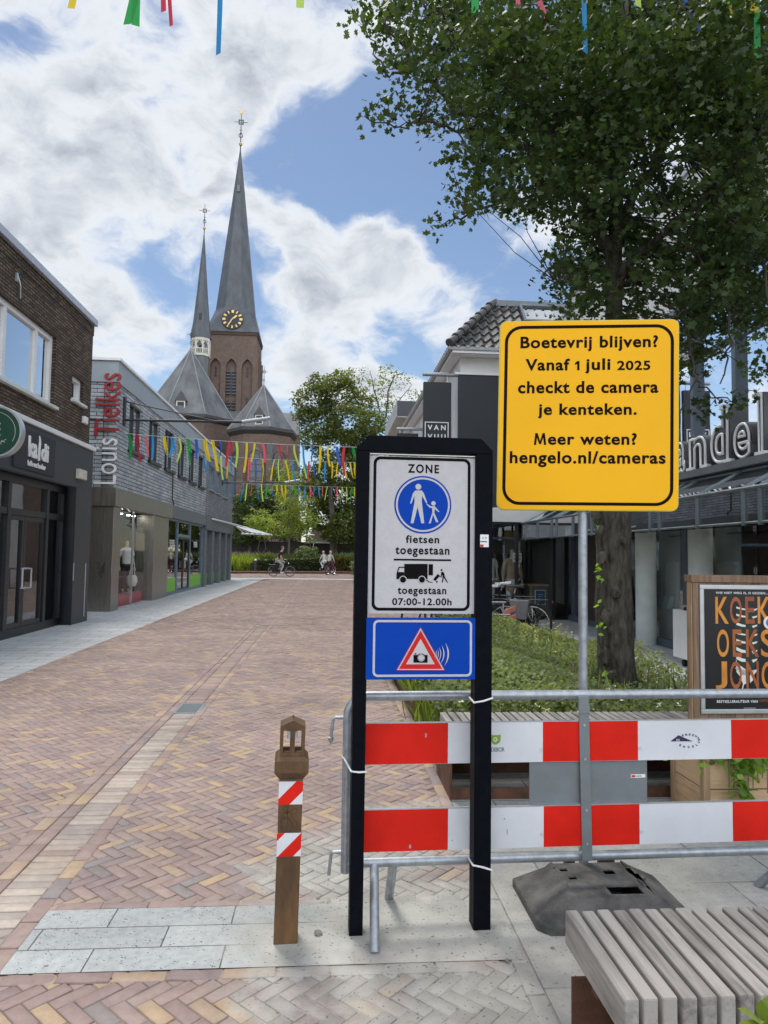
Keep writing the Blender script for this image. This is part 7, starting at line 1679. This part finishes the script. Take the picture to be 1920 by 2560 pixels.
for i in range(len(cpts)-1):
    for j in range(nn): Fq.append((i*nn+j, i*nn+(j+1) % nn, (i+1)*nn+(j+1) % nn, (i+1)*nn+j))
MB().add(V, Fq).build('trunk', M['bark'], tr, smooth=True)
kn = MB()
for (x, y, s) in ((1505, 1395, .05), (1517, 1545, .06), (1513, 1640, .065), (1540, 1480, .05), (1560, 1350, .04), (1500, 1330, .05), (1530, 1690, .05), (1492, 1290, .06)):
    c = ppt(x, y, TY-.19); k = []
    for i in range(7):
        for j in range(10):
            t, u = pi*i/6, 2*pi*j/10; q = 1+rng.normal()*.14; k.append((c.x+s*q*sin(t)*cos(u), c.y+.6*s*q*sin(t)*sin(u), c.z+s*1.3*q*cos(t)))
    kn.add(k, [(i*10+j, i*10+(j+1) % 10, (i+1)*10+(j+1) % 10, (i+1)*10+j) for i in range(6) for j in range(10)])
kn.each('bark_knot', M['bark'], tr, smooth=True)
limbs = [([(1530, 640, 0), (1490, 560, -.1), (1437, 470, -.25), (1405, 400, -.3), (1355, 275, -.4), (1310, 130, -.5), (1290, -60, -.6)], .075),
         ([(1535, 640, 0), (1570, 520, .3), (1640, 400, .5), (1690, 280, .7), (1740, 120, .8), (1780, -50, .8)], .065),
         ([(1528, 740, 0), (1580, 650, -.3), (1680, 560, -.7), (1790, 470, -1.0), (1900, 330, -1.2)], .055),
         ([(1405, 400, -.3), (1330, 380, -.5), (1240, 330, -.6), (1130, 260, -.8), (1040, 170, -.9), (960, 60, -.9)], .036),
         ([(1437, 470, -.25), (1350, 480, .2), (1250, 500, .4), (1150, 545, .5), (1110, 560, .5)], .026),
         ([(1240, 330, -.6), (1150, 330, -.7), (1060, 300, -.8), (990, 320, -.8), (910, 290, -.85)], .016),
         ([(1040, 170, -.9), (970, 190, -.9), (935, 130, -.9), (905, 40, -.9)], .014),
         ([(1310, 130, -.5), (1200, 90, .2), (1080, 20, .5), (960, -60, .5)], .03),
         ([(1545, 460, 0), (1460, 300, .8), (1420, 120, 1.1), (1400, -50, 1.2)], .045),
         ([(1556, 260, 0), (1640, 150, -.8), (1700, 20, -1.1)], .035),
         ([(1680, 560, -.7), (1740, 640, -.9), (1800, 730, -1.0), (1830, 860, -1.1), (1800, 960, -1.1)], .022),
         ([(1570, 660, -.3), (1650, 740, -.6), (1720, 830, -.8), (1740, 950, -.9), (1700, 1030, -.9)], .020),
         ([(1790, 470, -1.0), (1860, 560, -1.2), (1910, 680, -1.3), (1930, 860, -1.4)], .022),
         ([(1528, 780, 0), (1470, 720, -.3), (1420, 690, -.4), (1385, 700, -.4)], .022),
         ([(1740, 950, -.9), (1780, 990, -1.0), (1840, 1000, -1.0), (1900, 970, -1.1)], .010),
         ([(1740, 120, .8), (1850, 80, 1.0), (1960, -20, 1.0)], .03), ([(1640, 400, .5), (1760, 380, .9), (1900, 300, 1.2), (2020, 260, 1.2)], .03)]
nodes = []
lm = []
for pl, r in limbs:
    w = wob([ppt(x, y, TY+d) for x, y, d in pl], 5, .018, rng); rs = list(np.linspace(r, r*.28, len(w)))
    lm.append((w, rs)); nodes += [(q, rr_) for q, rr_ in zip(w, rs)][2:]
for w, rs in lm: MB().tube([Vector(q) for q in w], rs, 8).build('limb', M['bark'], tr, smooth=True)
nodes += [(np.array(c), r) for c, r in zip(cpts, crad) if c.z > 4.2]
NP = np.array([q for q, r in nodes])
blob = """1000 60 80;1100 40 110;1200 60 130;1350 60 150;1500 60 150;1650 60 150;1800 60 150;1900 80 150;930 10 50;915 55 28;955 120 42;965 180 38;1010 210 40;1045 120 70;1080 190 90;1160 170 110;1250 180 130;1370 200 140;1500 210 150;
1650 190 130;1790 180 110;1900 200 100;1100 290 60;1050 300 34;990 318 26;930 300 22;1180 300 90;1270 330 110;1380 340 130;1490 350 130;1590 320 100;1130 400 40;1210 420 75;1300 450 95;1160 480 42;1185 520 40;1130 548 24;1240 520 42;1300 500 60;
1420 460 100;1520 470 100;1610 450 60;1840 420 70;1910 360 80;1430 590 55;1500 590 95;1590 590 75;1405 680 42;1450 690 80;1550 690 85;1630 690 60;1710 720 70;1820 520 85;1890 480 70;1780 620 80;1880 610 90;1420 760 42;1510 770 70;1610 790 70;
1720 800 75;1820 760 85;1900 730 80;1750 900 48;1800 860 60;1730 1010 24;1775 1040 20;1880 850 50;1905 930 40;1700 950 28;1845 985 26;1690 860 40;1700 250 80;1720 560 60;1560 200 140;1330 120 120;1250 260 100;1440 400 110;1690 640 60;1390 640 34;1350 520 50;1850 300 90;1800 240 90;1710 130 110;1600 140 110;1900 150 110;1740 330 60;1660 300 70;1850 460 90;1770 540 80;1900 560 90;1840 660 90;1760 720 80;1880 740 80;1690 500 60;1800 330 80"""
BL = []
for q in blob.replace('\n', '').split(';'):
    x, y, r = map(float, q.split())
    core = 3 if r >= 75 else (2 if r >= 40 else 1)
    d0 = np.interp(x, [900, 1250, 1540, 1750, 1950], [-.9, -.5, 0, -.6, -1.1]) if core == 1 else 0
    for k in range(core):
        d = d0+(rng.uniform(-1.5, 1.4) if core > 1 else rng.uniform(-.2, .2)); Y = TY+d
        BL.append((np.array(ppt(x+rng.normal()*8, y+rng.normal()*8, Y)), r*Y/F_))
pts_, val_, cen_ = [], [], []
for c, r in BL:
    nc = max(2, int(np.interp(c[0], [.3, 1.7, 2.6], [13, 17, 24])*r*r*4+1.2)); d = rng.normal(size=(nc, 3)); d /= np.linalg.norm(d, axis=1)[:, None]; Cc = c+d*(r*rng.random(nc)**.42)[:, None]
    for q in Cc:
        m = rng.integers(10, 24); sp = rng.uniform(.05, .12)
        pts_.append(q+rng.normal(size=(m, 3))*sp*np.array([1, 1, .75])); val_.append(np.full(m, rng.random()*.75)); cen_.append(q)
for x, y, r in ((1700, 200, 95), (1790, 300, 95), (1880, 260, 95), (1750, 420, 85), (1850, 520, 85), (1900, 420, 80), (1790, 640, 70), (1880, 640, 70), (1640, 300, 70), (1690, 560, 60), (1840, 740, 55), (1740, 720, 55), (1650, 130, 80), (1830, 140, 90)):
    Y = TY-1.5; r = r*Y/F_; c = np.array(ppt(x, y, Y))
    for k in range(max(3, int(26*r*r*4))):
        q = c+rng.normal(size=3)*r*.5; m = rng.integers(10, 24); pts_.append(q+rng.normal(size=(m, 3))*rng.uniform(.05, .12)*np.array([1, 1, .75])); val_.append(np.full(m, rng.random()*.7)); cen_.append(q)
LP, LV, LC = np.concatenate(pts_), np.concatenate(val_), np.array(cen_)
LSZ = np.random.default_rng(4).uniform(.045, .088, len(LP))
leaves('crown', LP, LSZ, M['leaf_main'], tr, 'lobed', up=.35, seed=5, rnd=LV)
tw = MB(); sel = rng.permutation(len(LC))[:650]
for i in sel:
    q = LC[i]; dd = np.linalg.norm(NP-q, axis=1)+.35*np.maximum(0, NP[:, 2]-q[2]); j = int(np.argmin(dd)); a = NP[j]
    mid = (a+q)/2+rng.normal(size=3)*.06+np.array([0, 0, .03]); r0 = min(.011, nodes[j][1]*.6+.002)
    tw.tube([Vector(a), Vector(mid), Vector(q)], [r0, r0*.6, .0022], 4, caps=False)
tw.build('twigs', M['bark'], tr)
# fresh shoots on the trunk
sp = []
for x, y, n in ((1494, 1432, 9), (1500, 1452, 5), (1503, 1560, 7), (1520, 1720, 9), (1516, 1690, 6), (1492, 1310, 4), (1497, 1500, 3)):
    c = np.array(ppt(x, y, TY-.24)); sp.append(c+rng.normal(size=(n, 3))*np.array([.02, .02, .035]))
for k_, q_ in enumerate(sp): leaves('trunk_shoot', q_, .058, M['leaf_fresh'], tr, 'oval', up=.2, seed=6+k_)

# ------------------------------------------------------------------ flower bed
fbd = thing('flower_bed', (2.4, 9.6, 0), 'long planted bed with low rusty steel edging beside the brick street', 'flower bed')
MB().box(.862, .874, 5.29, 12.3, -.01, .10).box(.874, 3.86, 12.288, 12.3, -.01, .10).box(3.848, 3.86, 5.29, 12.288, -.01, .10).each('edging', M['corten'], fbd)
MB().box(.875, 3.847, 5.30, 12.287, -.02, .05).build('soil', M['earth'], fbd)
def bedpts(n, x0, x1, y0, y1, hf, rng, lo=.05):
    P_ = np.stack([rng.uniform(x0, x1, n), rng.uniform(y0, y1, n), np.zeros(n)], 1); h = hf(P_[:, 0], P_[:, 1]); P_[:, 2] = lo+h*(rng.random(n)**.55); return P_
def hf1(x, y): return .28+.28*(.5+.5*np.sin(2.1*x+.7*y))*(.5+.5*np.sin(1.3*y-1.1*x+1))+.24*np.exp(-((x-2.0)/.8)**2)*np.exp(-((y-10.5)/2.4)**2)+.10*np.exp(-((x-1.7)/.7)**2)*np.exp(-((y-8)/1.2)**2)
P1 = bedpts(42000, .92, 3.80, 5.75, 12.2, hf1, rng); P1 = P1[(np.hypot(P1[:, 0]-3.08, P1[:, 1]-7.35) > .3)]
tag(leaves('bed_plants', P1, .045, M['leaf_bed'], None, 'tuft', up=.5, seed=8, rnd=.45+.35*np.sin(P1[:, 0]*3+P1[:, 1]*2)*np.sin(P1[:, 1]*1.7)), 'grey green bushy plants filling the flower bed', 'plants', kind='stuff')
def blades(name, n, x0, x1, y0, y1, L, mat, label, seed, lean=.45, z=.05, clumps=None, w=1.0):
    r = np.random.default_rng(seed); B = np.stack([r.uniform(x0, x1, n), r.uniform(y0, y1, n), np.full(n, z)], 1)
    if clumps:
        cc = np.stack([r.uniform(x0, x1, clumps), r.uniform(y0, y1, clumps)], 1); k = r.integers(0, clumps, n); B[:, :2] = cc[k]+r.normal(size=(n, 2))*.07
    ax = np.stack([r.normal(size=n)*lean, r.normal(size=n)*lean, np.ones(n)], 1)
    o = leaves(name, B, L, mat, None, 'blade', seed=seed, axis=ax)
    return tag(o, label, 'grass', kind='stuff')
blades('bed_grass', 2300, .93, 3.8, 5.38, 7.0, .27, M['leaf_bed2'], 'bright green strappy grass along the front of the flower bed', 31, clumps=150)
blades('bed_grass', 2600, .93, 1.7, 6.4, 10.0, .40, M['leaf_bed2'], 'bright green grass tufts along the left edge of the flower bed', 32, clumps=48)
def heads(name, pxs, n, zlo, zhi, size, mat, label, seed, reg):
    r = np.random.default_rng(seed); x0, x1, y0, y1 = reg; c = np.stack([r.uniform(x0, x1, n), r.uniform(y0, y1, n), r.uniform(zlo, zhi, n)], 1)
    P_ = np.repeat(c, 6, 0)+r.normal(size=(n*6, 3))*np.array([.012, .012, .016]); return tag(leaves(name, P_, size, mat, None, 'oval', seed=seed), label, 'flowers', kind='stuff')
blades('bed_stems', 1500, .95, 3.75, 6.2, 12.1, .40, M['leaf_bed'], 'thin pale green stems standing up through the bushy bed plants', 33, lean=.35, clumps=420)
heads('white_flowers', None, 90, .25, .46, .03, M['petal'], 'small white flower heads at the front left of the flower bed', 41, (.98, 1.75, 5.5, 9.0))
heads('white_flowers', None, 80, .20, .40, .03, M['petal'], 'small white flower heads along the front of the flower bed', 42, (1.6, 3.7, 5.4, 6.9))
heads('white_flowers', None, 18, .3, .5, .03, M['petal'], 'white flower heads right of the pole in the flower bed', 43, (2.7, 3.5, 8, 11.5))
heads('pink_flowers', None, 9, .30, .45, .03, M['petal_pink'], 'few single pink flowers in the flower bed', 44, (1.4, 2.6, 5.6, 7.5))
yp = bedpts(130, 2.9, 3.6, 10.0, 11.2, lambda x, y: .38+0*x, rng, .2)
tag(leaves('yellow_plants', yp, .042, LEAF('straw_flower', (.30, .28, .10), (.50, .46, .20), .4), None, 'tuft', up=.4, seed=46), 'pale straw yellow flowering plants in the middle of the flower bed', 'plants', kind='stuff')
fp_ = np.stack([rng.uniform(1.3, 3.3, 900), rng.uniform(5.35, 5.8, 900), np.zeros(900)], 1); fp_[:, 2] = .06+.22*rng.random(900)
tag(leaves('edge_plants', fp_, .05, M['leaf_bed'], None, 'tuft', up=.5, seed=47), 'low green plants right behind the bench at the bed edge', 'plants', kind='stuff')
# trailing nasturtium in the planter
c = np.array([2.62, 4.19, .36]); n = 120; nz = np.stack([rng.normal(2.55, .17, n), 4.24-np.abs(rng.normal(0, .06, n)), rng.normal(.42, .035, n)], 1)
n2 = 46; nz2 = np.stack([rng.normal(2.50, .045, n2), 4.17-np.abs(rng.normal(0, .025, n2)), rng.uniform(.17, .42, n2)], 1)
n3 = 160; nz3 = np.stack([rng.uniform(2.45, 3.5, n3), rng.uniform(4.22, 4.55, n3), .41+.07*rng.random(n3)], 1)
SHAPES['round'] = np.array([(.5*cos(2*pi*k/9), .5*sin(2*pi*k/9), .05*cos(4*pi*k/9)) for k in range(9)])
ns = thing('trailing_plant', (2.62, 4.3, .39), 'bright green round-leaved plant trailing over the front of the wooden planter', 'plant')
leaves('foliage', np.concatenate([nz, nz2, nz3]), .052, LEAF('nasturtium', (.10, .20, .03), (.24, .38, .07), .35), ns, 'round', up=.2, seed=48)
st_ = MB()
for k in range(9): x = 2.42+.03*k; st_.tube([(x+.05, 4.3, .40), (x, 4.18, .43), (x-.01, 4.165, .20+.03*(k % 4))], .003, 4)
st_.build('stems', P('plant_stem', (.10, .16, .04), .7), ns)
# leaves in the very corner by the near bench
cp = aY(1895, 2530, 1.62); cl = thing('corner_plant', (cp.x, 1.7, 0), 'green pointed leaves reaching in at the bottom right corner', 'plant')
ax = np.array([(-.75, -.1, .55), (-.2, -.1, .9), (.3, .1, .9), (-.9, .1, -.05), (.6, -.1, .5), (-.5, -.3, .2), (.1, -.3, -.4)])
base = np.array([np.array(cp)+np.array([.03, .02, -.05])]*len(ax)); leaves('foliage', base+ax*.04, .085, M['leaf_bed2'], cl, 'oval', seed=49, axis=ax)
MB().tube([(cp.x+.06, 1.70, 0), (cp.x+.05, 1.66, .25), (cp.x+.03, 1.64, cp.z-.05)], [.006, .005, .003], 5).build('stem', P('green_stem', (.08, .14, .03), .7), cl)

# ------------------------------------------------------------------ park beyond the crossing
def pblob(lst, Y, dy=2.5, seed=1):
    r = np.random.default_rng(seed); out = []
    for x, y, rp in lst: Yk = Y+r.uniform(-dy, dy); out.append((np.array(aY(x, y, Yk)), rp*Yk/F_))
    return out
def tree(name, label, trunk, tr_r, blobs, Y, mat, size, dens, seed, group=None, cl=9, spread=.28, branches=(), shape='tuft', shell=.45, bark='bark2'):
    b0 = aY(trunk[0][0], trunk[0][1], Y); t = thing(name, (b0.x, Y, 0), label, 'tree', group)
    pl = [aY(x, y, Y) for x, y in trunk]; pl[0].z = -.02
    MB().tube(pl, list(np.linspace(tr_r, tr_r*.45, len(pl))), 8).build('trunk', M[bark], t, smooth=True)
    for br, r in branches:
        r_ = np.random.default_rng(seed+3); w = wob([aY(x, y, Y+d) for x, y, d in br], 3, .05, r_); MB().tube([Vector(q) for q in w], list(np.linspace(r, r*.25, len(w))), 6).build('limb', M[bark], t, smooth=True)
    BL = pblob(blobs, Y, seed=seed); p, v, c = blob_points(BL, dens, seed, cl, spread, shell); leaves('crown', p, size, M[mat], t, shape, up=.45, seed=seed, rnd=v*.8+.1); return t
tree('dark_bush_tree', 'dark green dense tree behind the grey building corner under the far bunting', [(625, 1400), (625, 1320)], .25, [(590, 1290, 40), (625, 1270, 50), (665, 1265, 45), (600, 1330, 40), (650, 1320, 45), (680, 1290, 35), (570, 1340, 30), (630, 1240, 35), (700, 1240, 35), (585, 1260, 25), (720, 1330, 36)], 72, 'leaf_dark', .30, 8, 51)
tree('large_dark_tree', 'large dark green tree with dense crown left of the black sign frame', [(835, 1400), (832, 1300), (820, 1150)], .40, [(790, 1000, 55), (845, 990, 55), (800, 1060, 60), (870, 1060, 60), (900, 1110, 50), (840, 1120, 60), (770, 1040, 30), (780, 1100, 30), (860, 1180, 55), (910, 1180, 50), (850, 1250, 60), (905, 1260, 55), (860, 1320, 50), (910, 1330, 45), (810, 1290, 45), (800, 1180, 30), (960, 1100, 40), (960, 1200, 50), (960, 1300, 50), (800, 960, 30), (850, 950, 30), (900, 1010, 36), (755, 1290, 40), (800, 1240, 40), (770, 1210, 26), (930, 1060, 40), (860, 1290, 40), (890, 1350, 30), (830, 1330, 28)], 68, 'leaf_olive', .27, 11, 52,
     branches=(([(825, 1200, 0), (880, 1120, 0), (900, 1080, 0)], .15),), shell=.55)
tree('sparse_tree', 'tall thin-leaved tree with bare branches against the sky above the black frame', [(920, 1400), (925, 1200), (930, 1080)], .30, [(850, 950, 26), (880, 940, 24), (905, 960, 28), (940, 970, 26), (975, 940, 26), (990, 960, 22), (960, 1000, 30), (920, 1010, 30), (985, 1010, 26), (1000, 945, 14), (1020, 955, 10), (890, 985, 22), (940, 1040, 28), (975, 1050, 26), (1035, 990, 18), (830, 950, 14), (1050, 985, 14), (960, 925, 14), (910, 930, 14)], 82, 'leaf_sparse', .26, 4.2, 53,
     branches=(([(930, 1080, 0), (900, 1020, 0), (870, 960, 0), (850, 935, 0)], .13), ([(930, 1080, 0), (950, 1030, 0), (935, 975, 0), (925, 930, 0)], .12), ([(928, 1100, 0), (965, 1040, 0), (970, 980, 0), (985, 940, 0), (1010, 930, 0)], .14), ([(928, 1120, 0), (985, 1070, 0), (1000, 1000, 0), (1030, 960, 0)], .10), ([(900, 1020, 0), (915, 980, 0), (895, 950, 0)], .06)), cl=6, spread=.35, bark='bark')
tree('lime_green_tree', 'small lime green tree with forked stems in front of the dark wall', [(654, 1405), (653, 1393)], .10, [(655, 1310, 26), (635, 1305, 22), (680, 1318, 20), (650, 1288, 20), (665, 1335, 16), (640, 1330, 15)], 61, 'leaf_lime', .20, 15, 54, branches=(([(654, 1395, 0), (644, 1370, .2), (650, 1345, .2), (652, 1320, 0)], .05), ([(654, 1395, 0), (664, 1372, -.2), (660, 1345, -.2), (656, 1320, 0)], .05)), spread=.2)
tree('yellow_green_tree', 'slender yellow green tree in the park between the lime tree and the dark one', [(722, 1400), (723, 1300), (722, 1200)], .12, [(722, 1195, 26), (700, 1230, 24), (740, 1240, 26), (715, 1270, 30), (750, 1285, 30), (700, 1300, 26), (735, 1320, 28), (770, 1260, 24), (778, 1300, 22), (720, 1165, 14), (712, 1335, 16), (760, 1330, 18)], 64, 'leaf_lime', .19, 13, 55, spread=.22)
tree('round_crown_tree', 'olive green tree standing behind the slender yellow green one', [(765, 1395), (768, 1300)], .15, [(690, 1190, 22), (760, 1200, 28), (790, 1230, 34), (770, 1180, 20), (800, 1200, 26), (740, 1215, 24)], 80, 'leaf_olive', .26, 10, 56)
# white flowering shrub, hedges, grasses, wall
def shrub(name, label, blobs, Y, mat, size, dens, seed, cat='shrub', spread=.12, extra=None, group=None, dy=.5):
    BL = pblob(blobs, Y, dy, seed); b0 = BL[0][0]; t = thing(name, (b0[0], Y, 0), label, cat, group); p, v, c = blob_points(BL, dens, seed, 9, spread, .3); p[:, 2] = np.maximum(p[:, 2], .03)
    leaves('foliage', p, size, M[mat], t, 'tuft', up=.4, seed=seed, rnd=v*.8+.1); MB().tube([(b0[0], Y, -.02), (b0[0]+.02, Y, max(.3, b0[2]))], .05, 6).build('stem', M['bark2'], t)
    if extra: r = np.random.default_rng(seed); k = r.integers(0, len(c), extra); leaves('blossom', c[k]+r.normal(size=(extra, 3))*.12, .13, M['petal'], t, 'round', up=.2, seed=seed+1)
    return t
shrub('white_flowering_shrub', 'leafy shrub dotted with white flowers right of the cyclist in black', [(765, 1380, 20), (758, 1395, 16), (780, 1375, 14), (772, 1352, 12), (785, 1392, 14), (745, 1385, 10)], 60, 'leaf_bed', .17, 22, 61, extra=34)
shrub('clipped_box_shrub', 'dark clipped box shrub at the corner of the grey building', [(538, 1418, 17), (520, 1420, 15), (556, 1419, 15), (545, 1430, 14)], 46.3, 'leaf_hedge', .11, 60, 62, spread=.08, dy=.2)
shrub('round_grey_shrub', 'round grey green shrub at the kerb beside the black sign frame', [(893, 1418, 18), (905, 1425, 16), (888, 1430, 10)], 55, 'leaf_bed', .14, 40, 63, spread=.08, dy=.2)
def hedge(label, x0, x1, yt0, yt1, yb0, yb1, Y0, Y1, mat, n, seed):
    r = np.random.default_rng(seed); k = r.random(n); Yk = Y0+(Y1-Y0)*k+r.random(n)*1.0
    P_ = np.empty((n, 3))
    A, B = aY(x0, yb0, Y0), aY(x1, yb1, Y1); hA, hB = aY(x0, yt0, Y0).z, aY(x1, yt1, Y1).z
    P_[:, 0] = A.x+(B.x-A.x)*k; P_[:, 1] = Yk; P_[:, 2] = (hA+(hB-hA)*k)*(1-r.random(n)**2.2)+r.normal(size=n)*.05+.03
    t = thing('hedge', (A.x, Y0, 0), label, 'hedge', 'low hedges along the park edge'); leaves('foliage', P_, .12, M[mat], t, 'tuft', up=.4, seed=seed)
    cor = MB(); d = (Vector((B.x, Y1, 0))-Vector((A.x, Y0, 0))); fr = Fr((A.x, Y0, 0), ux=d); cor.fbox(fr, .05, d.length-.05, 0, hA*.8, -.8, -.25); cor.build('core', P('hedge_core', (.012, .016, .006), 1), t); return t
hedge('dark green low hedge behind the cyclist in black', 632, 775, 1402, 1398, 1432, 1430, 55.5, 57.5, 'leaf_hedge', 5200, 71)
hedge('mixed green low hedge behind the two cyclists riding together', 775, 835, 1398, 1396, 1430, 1428, 57.5, 59, 'leaf_hedge', 2600, 72)
hedge('bronze brown low hedge right of the two cyclists', 838, 885, 1398, 1397, 1428, 1427, 59, 60, 'leaf_autumn', 2400, 73)
k0, k1, k2 = gp(560, 1431), gp(640, 1435), gp(900, 1428)
tag(MB().tube([(-12.5, 50.5, .08), (k1.x-.5, 54.6, .10), (k1.x+2, 55.0, .10), (k2.x+3, 58.5, .10)], .10, 6).build('kerb', M['corten'], None), 'dark rusty kerb edging in front of the low hedges', 'kerb')
def gmass(name, label, x0, x1, Y0, Y1, z0, z1, L, mat, n, seed):
    r = np.random.default_rng(seed); P_ = np.stack([r.uniform(x0, x1, n), r.uniform(Y0, Y1, n), r.uniform(z0, z1, n)], 1)
    ax = np.stack([r.normal(size=n)*.5, r.normal(size=n)*.5, np.ones(n)], 1); o = leaves(name, P_, L, mat, None, 'blade', seed=seed, axis=ax); return tag(o, label, 'grass', kind='stuff')
SHAPES['blade'][:, 0] *= 1.8
gmass('park_grass', 'bright lime ornamental grass left of the cyclist in black', -9.6, -5.6, 56.5, 60, .0, .55, .75, M['grass_lime'], 5200, 81)
gmass('park_grass', 'green ornamental grass behind the low hedge', -5.6, 3.2, 59.5, 64, .4, .9, .7, M['leaf_olive'], 8000, 82)
gmass('park_flowers', 'mauve flower haze left of the lime grass', -11.5, -5.0, 61, 64.5, .45, 1.1, .6, M['grass_mauve'], 5200, 83)
gmass('park_grass', 'lime grass strip at the back of the park bed', -9.5, -4.2, 60.2, 61.2, .55, .95, .6, M['grass_lime'], 2600, 84)
gmass('park_grass', 'dark green grass at the right of the park bed', .5, 6.5, 61, 66, .2, .9, .8, M['leaf_bed'], 4500, 85)
o = MB().add([(-16, 56, .02), (12, 58.6, .02), (12, 75, .6), (-16, 75, .6)], [(0, 1, 2, 3)]).build('park_ground', P('park_soil', (.06, .055, .03), .95, var=.3, scale=2)); o['kind'] = 'structure'
tag(MB().box(-17, -1.65, 73, 73.3, 0, 2.6).box(-17, -1.65, 72.94, 73.34, 2.601, 2.72).build('garden_wall', P('dark_garden_brick', (.050, .042, .040), .9, var=.25, scale=2), None), 'long dark brick garden wall behind the park grasses', 'wall')
gh = thing('garden_house', (.5, 70, 0), 'dark brick garden house with pale roof edge behind the white flowering shrub', 'house')
MB().box(-1.6, 3.2, 72, 74.5, 0, 2.6).build('wall', P('dark_house_brick', (.030, .022, .020), .9), gh); MB().box(-2.3, 3.4, 71.7, 74.7, 2.601, 2.78).build('roof_edge', M['concrete'], gh); MB().add([(-2.3, 71.7, 2.78), (3.4, 71.7, 2.78), (3.4, 74.7, 2.78), (-2.3, 74.7, 2.78), (2.6, 73.2, 4.5), (-1.6, 73.2, 4.5)], [(0, 1, 4, 5), (1, 2, 4), (2, 3, 5, 4), (3, 0, 5)]).build('roof', P('brown_tiles', (.12, .085, .05), .8), gh)
mf = thing('metal_fence', (3.5, 66, 0), 'grey green metal bar fence in the shade right of the two cyclists', 'fence')
f = MB(); f.tube([(2.3, 66, 2.5), (5.2, 66, 2.5)], .03, 5); f.tube([(2.3, 66, .9), (5.2, 66, .9)], .03, 5)
for x in np.arange(2.35, 5.2, .16): f.tube([(x, 66, .3), (x, 66, 2.6)], .018, 4)
f.build('bars', P('fence_green', (.12, .15, .13), .6), mf)
q = aY(776, 1338, 63); lp = thing('park_lamp', (q.x, 63, 0), 'park lamp with flat white disc head above the flowering shrub', 'street lamp')
MB().tube([(q.x, 63, 0), (q.x, 63, q.z-.05)], .05, 8).build('post', M['iron'], lp); MB().lathe((q.x, 63, q.z), [(0, -.06), (.34, -.05), (.42, 0), (.30, .08), (0, .12)], 16).build('head', M['white'], lp, smooth=True)
g = gp(639, 1412); bl_ = thing('path_light', (aY(639, 1400, 55.0).x, 55.0, 0), 'short dark round-topped path light at the left end of the low hedge', 'path light')
MB().tube([(bl_.location.x, 55, 0), (bl_.location.x, 55, .95)], .10, 10).build('post', M['iron'], bl_); MB().lathe((bl_.location.x, 55, .95), [(.10, 0), (.12, .06), (.08, .14), (0, .17)], 10).build('cap', M['alu'], bl_, smooth=True)
